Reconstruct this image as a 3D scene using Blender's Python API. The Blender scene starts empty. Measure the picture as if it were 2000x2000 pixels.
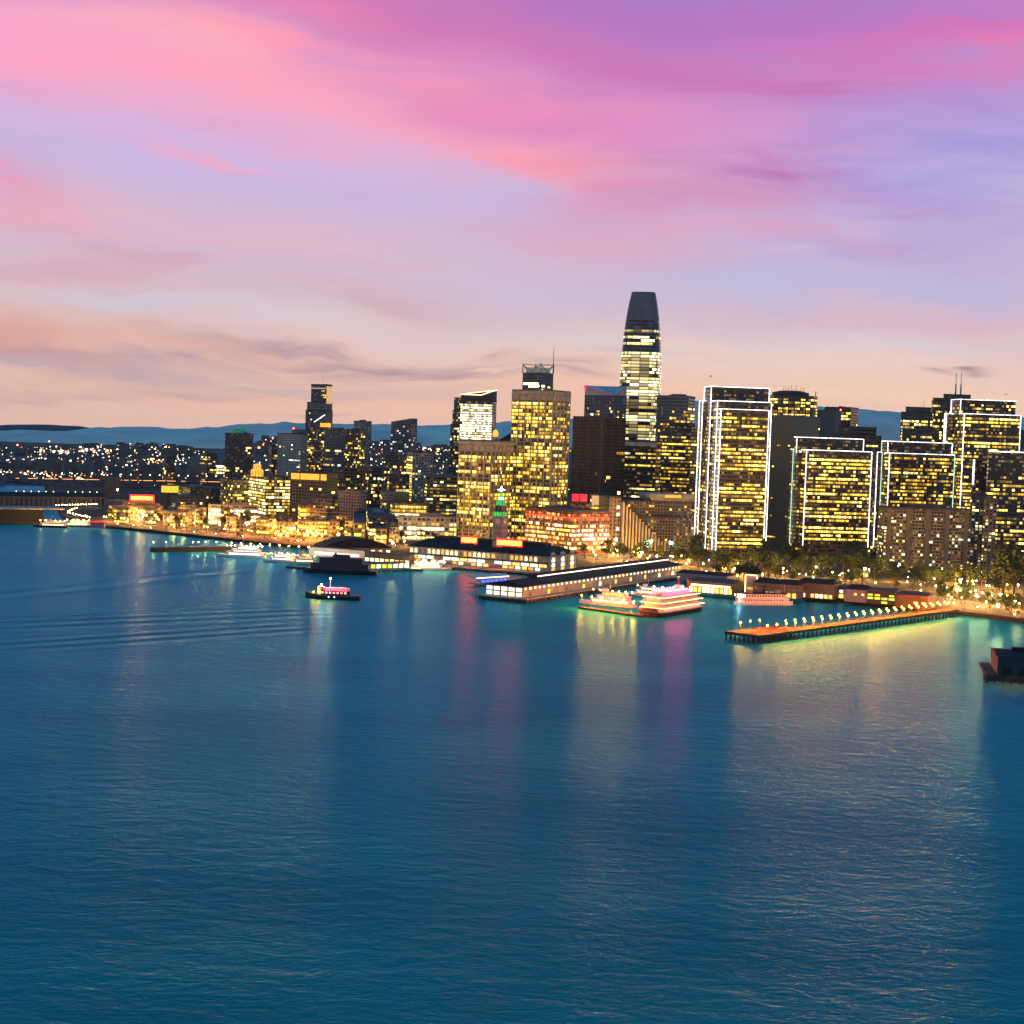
import bpy, math, random
from mathutils import Vector, Matrix
from math import sin, cos, pi, atan2, radians, sqrt, exp

SC = bpy.context.scene
COL = SC.collection
RND = random.Random(11)

# ------------------------------------------------------------------ camera
FPX = 3000.0                       # focal length in photo pixels (photo is 2000 px wide)
CAM = Vector((0.0, 0.0, 118.0))    # a drone over the bay
HOR, ROLL = 852.0, 0.033
PITCH = math.atan((1000.0 - HOR) / FPX)
_f = Vector((0, cos(PITCH), -sin(PITCH)))
_r0 = Vector((1, 0, 0))
_u0 = Vector((0, sin(PITCH), cos(PITCH)))
CR = _r0 * cos(ROLL) + _u0 * sin(ROLL)
CU = _u0 * cos(ROLL) - _r0 * sin(ROLL)
cd = bpy.data.cameras.new('camera')
cam = bpy.data.objects.new('camera', cd)
COL.objects.link(cam)
cd.sensor_width = 36.0
cd.lens = 36.0 * FPX / 2000.0
cd.clip_start, cd.clip_end = 1.0, 80000.0
m3 = Matrix((CR, CU, -_f)).transposed()
cam.matrix_world = Matrix.Translation(CAM) @ m3.to_4x4()
SC.camera = cam

def ray(px, py):
    return _f * FPX + CR * (px - 1000.0) - CU * (py - 1000.0)
def at(px, py, Y):                 # the surveyed point seen at a photo pixel, Y metres away
    d = ray(px, py)
    return CAM + d * (Y / d.y)
def gnd(px, py, z=0.0):
    d = ray(px, py)
    return CAM + d * ((z - CAM.z) / d.z)
def proj(p):
    d = p - CAM
    z = d.dot(_f)
    return 1000 + FPX * d.dot(CR) / z, 1000 - FPX * d.dot(CU) / z
def run_to(p, dirv, px):           # how far along dirv from p until photo column px
    a, b = 0.0, 1.0
    fa = proj(p)[0] - px
    for _ in range(40):
        fb = proj(p + dirv * b)[0] - px
        if abs(fb - fa) < 1e-9:
            break
        c = b - fb * (b - a) / (fb - fa)
        c = max(-2000.0, min(2000.0, c))
        a, fa = b, fb
        b = c
        if abs(b - a) < 1e-5:
            break
    return b

# ------------------------------------------------------------------ scene tags
def tag(o, label=None, cat=None, group=None, kind=None):
    if label: o['label'] = label
    if cat: o['category'] = cat
    if group: o['group'] = group
    if kind: o['kind'] = kind
    return o
def thing(name, label, cat, loc=(0, 0, 0), rz=0.0, group=None):
    o = bpy.data.objects.new(name, None)
    o.empty_display_size = 2.0
    COL.objects.link(o)
    o.location = loc
    o.rotation_euler = (0, 0, rz)
    return tag(o, label, cat, group)
def copy_tree(o, parent=None):
    c = o.copy()
    COL.objects.link(c)
    if parent is not None:
        c.parent = parent
    for ch in list(o.children):
        copy_tree(ch, c)
    return c

# ------------------------------------------------------------------ mesh builder
class MB:
    def __init__(s):
        s.v, s.f, s.uv, s.sm = [], [], [], []
    def face(s, pts, uvs=None, smooth=False):
        i = len(s.v)
        s.v += [tuple(p) for p in pts]
        s.f.append(tuple(range(i, i + len(pts))))
        s.uv += list(uvs) if uvs else [(0.0, 0.0)] * len(pts)
        s.sm.append(smooth)
    def box(s, x0, x1, y0, y1, z0, z1, bottom=True, top=True):
        p = [(x0, y0, z0), (x1, y0, z0), (x1, y1, z0), (x0, y1, z0), (x0, y0, z1), (x1, y0, z1), (x1, y1, z1), (x0, y1, z1)]
        fs = [(0, 1, 5, 4), (1, 2, 6, 5), (2, 3, 7, 6), (3, 0, 4, 7)]
        if top: fs.append((4, 5, 6, 7))
        if bottom: fs.append((3, 2, 1, 0))
        i = len(s.v)
        s.v += p
        for q in fs:
            s.f.append(tuple(i + k for k in q))
            s.uv += [(0.0, 0.0)] * 4
            s.sm.append(False)
    def obox(s, o, a, n, u0, u1, d0, d1, z0, z1, uvs=None):   # box on a facade: a along, n outward
        i = len(s.v)
        for z in (z0, z1):
            for (u, d) in ((u0, d1), (u1, d1), (u1, d0), (u0, d0)):
                p = o + a * u + n * d
                s.v.append((p.x, p.y, z))
        for q, isf in (((0, 1, 5, 4), 1), ((1, 2, 6, 5), 0), ((2, 3, 7, 6), 0), ((3, 0, 4, 7), 0), ((4, 5, 6, 7), 0), ((3, 2, 1, 0), 0)):
            s.f.append(tuple(i + k for k in q))
            s.uv += (list(uvs) if (uvs and isf) else ([uvs[0]] * 4 if uvs else [(0.0, 0.0)] * 4))
            s.sm.append(False)
    def bar(s, p0, p1, w, h=None):       # square bar between two points
        h = h or w
        p0, p1 = Vector(p0), Vector(p1)
        t = (p1 - p0)
        if t.length < 1e-6: return
        t.normalize()
        up = Vector((0, 0, 1)) if abs(t.z) < .95 else Vector((0, 1, 0))
        a = t.cross(up).normalized() * (w / 2)
        b = a.cross(t).normalized() * (h / 2)
        i = len(s.v)
        for p in (p0, p1):
            for q in (-a - b, a - b, a + b, -a + b):
                s.v.append(tuple(p + q))
        for q in ((0, 1, 5, 4), (1, 2, 6, 5), (2, 3, 7, 6), (3, 0, 4, 7), (4, 5, 6, 7), (3, 2, 1, 0)):
            s.f.append(tuple(i + k for k in q))
            s.uv += [(0.0, 0.0)] * 4
            s.sm.append(False)
    def rings(s, rings, cap0=True, cap1=True, smooth=True, closed=True, uvv=None):
        n = len(rings[0])
        i = len(s.v)
        for r in rings:
            s.v += [tuple(p) for p in r]
        m = n if closed else n - 1
        for k in range(len(rings) - 1):
            for j in range(m):
                j2 = (j + 1) % n
                s.f.append((i + k * n + j, i + k * n + j2, i + (k + 1) * n + j2, i + (k + 1) * n + j))
                if uvv:
                    s.uv += [(uvv[0] * j, uvv[1][k]), (uvv[0] * (j + 1), uvv[1][k]), (uvv[0] * (j + 1), uvv[1][k + 1]), (uvv[0] * j, uvv[1][k + 1])]
                else:
                    s.uv += [(0.0, 0.0)] * 4
                s.sm.append(smooth)
        if cap0:
            s.f.append(tuple(i + j for j in reversed(range(n)))); s.uv += [(0.0, 0.0)] * n; s.sm.append(False)
        if cap1:
            b = i + (len(rings) - 1) * n
            s.f.append(tuple(b + j for j in range(n))); s.uv += [(0.0, 0.0)] * n; s.sm.append(False)
    def lathe(s, prof, n=12, c=(0, 0, 0), smooth=True):
        s.rings([[(c[0] + r * cos(2 * pi * j / n), c[1] + r * sin(2 * pi * j / n), c[2] + z) for j in range(n)] for r, z in prof], smooth=smooth)
    def prism(s, poly, z0, z1):
        s.rings([[(x, y, z0) for x, y in poly], [(x, y, z1) for x, y in poly]], smooth=False)
    def ball(s, c, r, n=8, m=5, sz=1.0):
        prof = [(max(r * sin(pi * k / m), r * .02), -r * sz * cos(pi * k / m)) for k in range(m + 1)]
        s.lathe(prof, n, c)
    def mesh(s, name, mats):
        me = bpy.data.meshes.new(name)
        me.from_pydata(s.v, [], s.f)
        ul = me.uv_layers.new(name='UVMap')
        flat = [c for uv in s.uv for c in uv]
        ul.data.foreach_set('uv', flat)
        me.polygons.foreach_set('use_smooth', s.sm)
        for m in (mats if isinstance(mats, (list, tuple)) else [mats]):
            me.materials.append(m)
        me.update()
        return me
    def build(s, name, mats, parent=None, loc=None, rz=0.0):
        if not s.v: return None
        o = bpy.data.objects.new(name, s.mesh(name, mats))
        COL.objects.link(o)
        if parent is not None: o.parent = parent
        if loc is not None: o.location = loc
        o.rotation_euler = (0, 0, rz)
        return o

# ------------------------------------------------------------------ materials
def lin(c):
    return tuple(((x / 255.0) / 12.92 if x / 255.0 <= .04045 else ((x / 255.0 + .055) / 1.055) ** 2.4) for x in c)
class NT:
    def __init__(s, tree):
        s.t = tree
        s.n, s.l = tree.nodes, tree.links
    def new(s, typ, **kw):
        nd = s.n.new(typ)
        for k, v in kw.items(): setattr(nd, k, v)
        return nd
    def link(s, a, b): s.l.new(a, b)
    def put(s, sock, v):
        if hasattr(v, 'is_linked') or isinstance(v, bpy.types.NodeSocket): s.link(v, sock)
        else: sock.default_value = v
    def math(s, op, a, b=0.0, c=None, clamp=False):
        nd = s.new('ShaderNodeMath', operation=op)
        nd.use_clamp = clamp
        s.put(nd.inputs[0], a)
        if len(nd.inputs) > 1: s.put(nd.inputs[1], b)
        if c is not None: s.put(nd.inputs[2], c)
        return nd.outputs[0]
    def mix(s, fac, a, b, mode='MIX'):
        nd = s.new('ShaderNodeMix', data_type='RGBA', blend_type=mode)
        s.put(nd.inputs[0], fac); s.put(nd.inputs[6], a); s.put(nd.inputs[7], b)
        return nd.outputs[2]
    def noise(s, vec, scale, detail=3.0, rough=.5, dist=0.0):
        nd = s.new('ShaderNodeTexNoise')
        if vec is not None: s.link(vec, nd.inputs['Vector'])
        nd.inputs['Scale'].default_value = scale
        nd.inputs['Detail'].default_value = detail
        nd.inputs['Roughness'].default_value = rough
        nd.inputs['Distortion'].default_value = dist
        return nd
    def mapr(s, v, a, b, c, d, smooth=False):
        nd = s.new('ShaderNodeMapRange')
        if smooth: nd.interpolation_type = 'SMOOTHSTEP'
        s.put(nd.inputs[0], v)
        for k, x in zip((1, 2, 3, 4), (a, b, c, d)): nd.inputs[k].default_value = x
        return nd.outputs[0]
def rgba(c): return (c[0], c[1], c[2], 1.0)
def newmat(name):
    m = bpy.data.materials.new(name)
    m.use_nodes = True
    nt = NT(m.node_tree)
    b = nt.n.get('Principled BSDF')
    return m, nt, b
def surf(name, col, rough=.7, metal=0.0, var=.25, scale=.15, spec=.5):
    """plain painted / concrete / metal surface with weathering noise"""
    m, nt, b = newmat(name)
    tc = nt.new('ShaderNodeTexCoord')
    n = nt.noise(tc.outputs['Object'], scale, 4.0, .6)
    f = nt.mapr(n.outputs['Fac'], .3, .7, 1 - var, 1 + var)
    nt.link(nt.mix(1.0, rgba(col), f, 'MULTIPLY'), b.inputs['Base Color'])
    b.inputs['Roughness'].default_value = rough
    b.inputs['Metallic'].default_value = metal
    b.inputs['Specular IOR Level'].default_value = spec
    return m
def glow(name, col, strength, sample='AUTO', var=0.0):
    m, nt, b = newmat(name)
    b.inputs['Base Color'].default_value = rgba((.05, .05, .05))
    b.inputs['Emission Color'].default_value = rgba(col)
    b.inputs['Emission Strength'].default_value = strength
    if var:
        tc = nt.new('ShaderNodeTexCoord')
        n = nt.noise(tc.outputs['Object'], .6, 2.0)
        nt.link(nt.mapr(n.outputs['Fac'], .3, .7, strength * (1 - var), strength * (1 + var)), b.inputs['Emission Strength'])
    m.cycles.emission_sampling = sample
    return m
def facade(name, wall, glass, mu, s0, s1, wr=.75, gr=.12, wvar=.2, dimthr=.62):
    """wall grid: one UV unit is one bay wide and one storey high; glass between mullions and spandrels"""
    m, nt, b = newmat(name)
    tc = nt.new('ShaderNodeTexCoord')
    sp = nt.new('ShaderNodeSeparateXYZ')
    nt.link(tc.outputs['UV'], sp.inputs[0])
    fu = nt.math('FRACT', sp.outputs[0]); fv = nt.math('FRACT', sp.outputs[1])
    g = nt.math('MULTIPLY', nt.math('GREATER_THAN', fu, mu), nt.math('LESS_THAN', fu, 1 - mu))
    g = nt.math('MULTIPLY', g, nt.math('GREATER_THAN', fv, s0))
    g = nt.math('MULTIPLY', g, nt.math('LESS_THAN', fv, s1))
    fl = nt.new('ShaderNodeCombineXYZ')
    nt.link(nt.math('FLOOR', sp.outputs[0]), fl.inputs[0]); nt.link(nt.math('FLOOR', sp.outputs[1]), fl.inputs[1])
    wn = nt.new('ShaderNodeTexWhiteNoise', noise_dimensions='2D')
    nt.link(fl.outputs[0], wn.inputs['Vector'])
    n = nt.noise(tc.outputs['Object'], .05, 4.0, .6)
    wc = nt.mix(1.0, rgba(wall), nt.mapr(n.outputs['Fac'], .3, .7, 1 - wvar, 1 + wvar), 'MULTIPLY')
    gc = nt.mix(1.0, rgba(glass), nt.mapr(wn.outputs['Value'], 0, 1, .5, 1.7), 'MULTIPLY')
    nt.link(nt.mix(g, wc, gc), b.inputs['Base Color'])
    nt.link(nt.mapr(g, 0, 1, wr, gr), b.inputs['Roughness'])
    # rooms with a single lamp left on: a few cells glow faintly behind the glass
    w3 = nt.new('ShaderNodeTexWhiteNoise', noise_dimensions='3D')
    nt.link(fl.outputs[0], w3.inputs['Vector'])
    dim = nt.math('POWER', nt.math('MAXIMUM', nt.math('SUBTRACT', w3.outputs['Value'], dimthr), 0.0), 1.5)
    nt.link(nt.mix(wn.outputs['Value'], rgba((1, .72, .25)), rgba((1, .5, .1))), b.inputs['Emission Color'])
    nt.link(nt.math('MULTIPLY', nt.math('MULTIPLY', dim, g), 1.6), b.inputs['Emission Strength'])
    m.cycles.emission_sampling = 'NONE'
    bu = nt.new('ShaderNodeBump')
    bu.inputs['Strength'].default_value = .5
    bu.inputs['Distance'].default_value = .3
    nt.link(nt.math('SUBTRACT', 1.0, g), bu.inputs['Height'])
    nt.link(bu.outputs[0], b.inputs['Normal'])
    return m
def litmat(name, cols, smin, smax, bays=True, mu=.1):
    """lit window run: UV x counts bays (unique offsets), floor(UV y) is the run's own number"""
    m, nt, b = newmat(name)
    tc = nt.new('ShaderNodeTexCoord')
    sp = nt.new('ShaderNodeSeparateXYZ')
    nt.link(tc.outputs['UV'], sp.inputs[0])
    fu = nt.math('FRACT', sp.outputs[0]); fv = nt.math('FRACT', sp.outputs[1])
    w1 = nt.new('ShaderNodeTexWhiteNoise', noise_dimensions='1D')
    nt.link(nt.math('FLOOR', sp.outputs[1]), w1.inputs['W'])
    w2 = nt.new('ShaderNodeTexWhiteNoise', noise_dimensions='1D')
    nt.link(nt.math('ADD', nt.math('FLOOR', sp.outputs[0]), .37), w2.inputs['W'])
    rp = nt.new('ShaderNodeValToRGB')
    rp.color_ramp.interpolation = 'LINEAR'
    el = rp.color_ramp.elements
    while len(el) < len(cols): el.new(.5)
    for k, c in enumerate(cols):
        el[k].position = k / max(1, len(cols) - 1)
        el[k].color = rgba(c)
    nt.link(nt.math('ADD', nt.math('MULTIPLY', w1.outputs['Value'], .7), nt.math('MULTIPLY', w2.outputs['Value'], .3)), rp.inputs[0])
    s = nt.math('MULTIPLY', nt.mapr(w1.outputs['Value'], 0, 1, smax, smin), nt.mapr(nt.math('POWER', w2.outputs['Value'], 1.6), 0, 1, .16, 1.7))
    if bays:
        mm = nt.math('MULTIPLY', nt.math('GREATER_THAN', fu, mu), nt.math('LESS_THAN', fu, 1 - mu))
        s = nt.math('MULTIPLY', s, nt.mapr(mm, 0, 1, .12, 1.0))
    # ceiling lamps are brightest near the head of the window, furniture and blinds dim the foot
    s = nt.math('MULTIPLY', s, nt.mapr(fv, .1, .8, .55, 1.1))
    nt.link(rp.outputs[0], b.inputs['Emission Color'])
    nt.link(s, b.inputs['Emission Strength'])
    b.inputs['Base Color'].default_value = rgba((.04, .035, .03))
    b.inputs['Roughness'].default_value = .2
    m.cycles.emission_sampling = 'NONE'
    return m
M = {}
M['concrete'] = surf('concrete', (.36, .32, .24), .85)
M['pale_stone'] = surf('pale_stone', (.42, .38, .34), .85)
M['pink_stone'] = surf('pink_stone', (.3, .2, .21), .85)
M['roof_dark'] = surf('roof_dark', (.05, .05, .055), .8)
M['roof_grey'] = surf('roof_grey', (.16, .16, .17), .85)
M['roof_slate'] = surf('roof_slate', (.016, .015, .017), .8, spec=.25)
M['tar'] = surf('tar', (.012, .012, .013), .8)
M['asphalt'] = surf('asphalt', (.05, .05, .05), .9)
M['paving'] = surf('paving', (.07, .065, .055), .9)
M['land'] = surf('land', (.012, .015, .009), .95, scale=.02)
M['steel'] = surf('steel', (.2, .21, .22), .5, .6)
M['dark_steel'] = surf('dark_steel', (.04, .045, .05), .6, .3)
M['timber'] = surf('timber', (.07, .05, .035), .9, var=.4)
M['deck_wood'] = surf('deck_wood', (.032, .026, .018), .85, var=.3)
M['boat_grey_dark'] = surf('boat_grey_dark', (.035, .04, .055), .6)
M['hull_navy'] = surf('hull_navy', (.012, .016, .04), .35)
M['hull_black'] = surf('hull_black', (.015, .015, .017), .45)
M['boat_white'] = surf('boat_white', (.72, .7, .68), .45, var=.1)
M['boat_cream'] = surf('boat_cream', (.62, .5, .42), .5, var=.1)
M['boat_grey'] = surf('boat_grey', (.18, .19, .22), .5, var=.1)
M['brick_wall'] = surf('brick_wall', (.22, .07, .05), .85)
M['lamp_warm'] = glow('lamp_warm', (1, .48, .09), 2000)
M['lamp_gold'] = glow('lamp_gold', (1, .42, .055), 3600)
M['lamp_pier'] = glow('lamp_pier', (1, .215, .018), 2600)
M['lamp_big'] = glow('lamp_big', (1, .5, .16), 600)
M['lamp_bigcool'] = glow('lamp_bigcool', (.85, .93, 1), 600)
M['lamp_white'] = glow('lamp_white', (1, .52, .15), 1700)
M['lamp_cool'] = glow('lamp_cool', (.9, .8, .7), 900)
M['lamp_orange'] = glow('lamp_orange', (1, .24, .015), 3000)
M['strip'] = glow('strip', (1, .95, .97), 3.2, 'NONE', var=.7)
M['strip_green'] = glow('strip_green', (.6, .95, .75), 1.3, 'NONE')
M['red'] = glow('red', (1, .03, .05), 4)
M['red_lamp'] = glow('red_lamp', (1, .03, .02), 40, 'NONE')
M['red_board_glow'] = glow('red_board_glow', (1, .0006, .0006), 110.0)
M['lamp_dim'] = glow('lamp_dim', (1, .55, .2), 160)
M['neon_letter'] = glow('neon_letter', (1, .17, .008), 40)
M['sign_red'] = glow('sign_red', (1, .01, .03), 1.3, var=.3)
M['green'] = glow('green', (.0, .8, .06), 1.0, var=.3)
M['green_dim'] = glow('green_dim', (.01, .5, .2), .28, var=.4)
M['teal_dim'] = glow('teal_dim', (.05, .45, .4), .12, var=.4)
M['pink'] = glow('pink', (1, .16, .3), 3.0, var=.4)
M['blue_led'] = glow('blue_led', (.05, .1, 1), 3.0, var=.5)
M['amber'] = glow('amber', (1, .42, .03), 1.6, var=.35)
M['gold_wash'] = glow('gold_wash', (1, .55, .06), 1.1, var=.4)
M['white_glow'] = glow('white_glow', (1, .92, .78), 5)
M['warm_glow'] = glow('warm_glow', (1, .68, .3), 4)
M['lime'] = glow('lime', (.75, .9, .06), 1.4, var=.4)
M['star'] = glow('star', (1, .95, .8), 10)
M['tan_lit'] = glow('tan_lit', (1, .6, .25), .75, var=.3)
M['lit_gold'] = litmat('lit_gold', [(1, .8, .26), (1, .66, .1), (1, .54, .035), (1, .42, .015)], .3, 6.0)
M['lit_white'] = litmat('lit_white', [(1, .93, .7), (1, .85, .48), (1, .74, .25)], 1.6, 6.5)
M['lit_mix'] = litmat('lit_mix', [(1, .92, .62), (1, .78, .28), (1, .64, .09), (1, .45, .03)], .4, 6.5)
M['lit_amber'] = litmat('lit_amber', [(1, .7, .2), (1, .48, .07), (1, .34, .03)], .8, 2.6)
M['lit_home'] = litmat('lit_home', [(.95, .97, .9), (1, .88, .5), (1, .74, .2), (1, .56, .06)], .5, 4.2, bays=False)
M['lit_red'] = litmat('lit_red', [(1, .4, .09), (1, .22, .03), (1, .1, .02)], 1.2, 3.8)
M['lit_cool'] = litmat('lit_cool', [(.85, 1, .95), (1, .95, .8), (1, .85, .45)], .6, 2.2)

_fc = {}
WALL = {  # wall colour, glass colour, wall roughness, glass roughness
    'concrete': ((.27, .235, .17), (.025, .024, .022), .85, .15),
    'tan': ((.24, .19, .12), (.02, .02, .02), .85, .15),
    'brown': ((.13, .11, .08), (.018, .018, .018), .7, .15),
    'olive': ((.16, .145, .08), (.02, .02, .02), .8, .15),
    'dark': ((.07, .068, .062), (.012, .013, .016), .5, .1),
    'black': ((.038, .037, .036), (.01, .011, .014), .4, .1),
    'grey': ((.2, .2, .205), (.03, .03, .034), .8, .15),
    'pale': ((.36, .345, .33), (.04, .04, .045), .85, .2),
    'blue': ((.05, .07, .1), (.012, .025, .05), .3, .06),
    'teal': ((.03, .06, .07), (.01, .035, .05), .3, .06),
    'brick': ((.2, .065, .04), (.03, .015, .012), .85, .15),
    'white': ((.5, .48, .44), (.05, .05, .05), .8, .2),
    'bronze': ((.085, .07, .048), (.02, .016, .012), .45, .12),
}
def wallmat(kind, st):
    k = (kind, st['mu'], st['s0'], st['s1'])
    if k not in _fc:
        w = WALL[kind]
        _fc[k] = facade('facade_' + kind, w[0], w[1], st['mu'], st['s0'], st['s1'], w[2], w[3], dimthr=.9 if st['p'] < .02 else (.8 if st['p'] < .15 else .6))
    return _fc[k]

def ST(**kw):
    d = dict(bw=3.2, fh=3.9, mu=.12, s0=.28, s1=.88, p=.45, keep=.7, pal='lit_gold', top=4.0, bot=6.0, rowvar=1.0, fp=None, maxrun=99)
    d.update(kw)
    return d
# ------------------------------------------------------------------ dusk sky
W = bpy.data.worlds.new('World')
SC.world = W
W.use_nodes = True
nt = NT(W.node_tree)
bg = nt.n.get('Background')
tc = nt.new('ShaderNodeTexCoord')
sp = nt.new('ShaderNodeSeparateXYZ')
nt.link(tc.outputs['Generated'], sp.inputs[0])
hyp = nt.math('SQRT', nt.math('ADD', nt.math('MULTIPLY', sp.outputs[0], sp.outputs[0]), nt.math('MULTIPLY', sp.outputs[1], sp.outputs[1])))
U = nt.math('ARCTAN2', sp.outputs[0], sp.outputs[1])
V = nt.math('DIVIDE', sp.outputs[2], nt.math('MAXIMUM', hyp, .02))
V = nt.math('ADD', V, nt.math('MULTIPLY', nt.math('SINE', U), ROLL))      # the cloud deck lies a little askew
def uv(px, py):
    d = ray(px, py)
    a = atan2(d.x, d.y)
    return a, d.z / sqrt(d.x * d.x + d.y * d.y) + sin(a) * ROLL
# long soft drifting streaks: noise stretched along the horizon bends the cloud edges
cv = nt.new('ShaderNodeCombineXYZ')
nt.link(nt.math('MULTIPLY', U, 3.2), cv.inputs[0]); nt.link(nt.math('MULTIPLY', V, 11.0), cv.inputs[1])
w1 = nt.noise(cv.outputs[0], 1.6, 3.0, .5)
w2 = nt.noise(cv.outputs[0], 1.9, 3.0, .5); cv2 = nt.new('ShaderNodeVectorMath', operation='ADD')
nt.link(cv.outputs[0], cv2.inputs[0]); cv2.inputs[1].default_value = (7.3, 3.1, 1.7)
nt.link(cv2.outputs[0], w2.inputs['Vector'])
U2 = nt.math('ADD', U, nt.math('MULTIPLY', nt.math('SUBTRACT', w1.outputs['Fac'], .5), .2))
V2 = nt.math('ADD', V, nt.math('MULTIPLY', nt.math('SUBTRACT', w2.outputs['Fac'], .5), .055))
P = nt.new('ShaderNodeCombineXYZ')
nt.link(U2, P.inputs[0]); nt.link(V2, P.inputs[1])
st = nt.new('ShaderNodeCombineXYZ')
nt.link(nt.math('MULTIPLY', U2, 5.0), st.inputs[0]); nt.link(nt.math('MULTIPLY', V2, 34.0), st.inputs[1])
sn = nt.noise(st.outputs[0], 1.5, 5.0, .55)
STREAK = nt.mapr(sn.outputs['Fac'], .3, .66, .12, 1.3)
st2 = nt.new('ShaderNodeCombineXYZ')
nt.link(nt.math('MULTIPLY', U2, 9.0), st2.inputs[0]); nt.link(nt.math('MULTIPLY', V2, 90.0), st2.inputs[1])
sn2 = nt.noise(st2.outputs[0], 1.5, 5.0, .6)
WISP = nt.mapr(sn2.outputs['Fac'], .38, .66, 0.0, 1.15)
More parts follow.
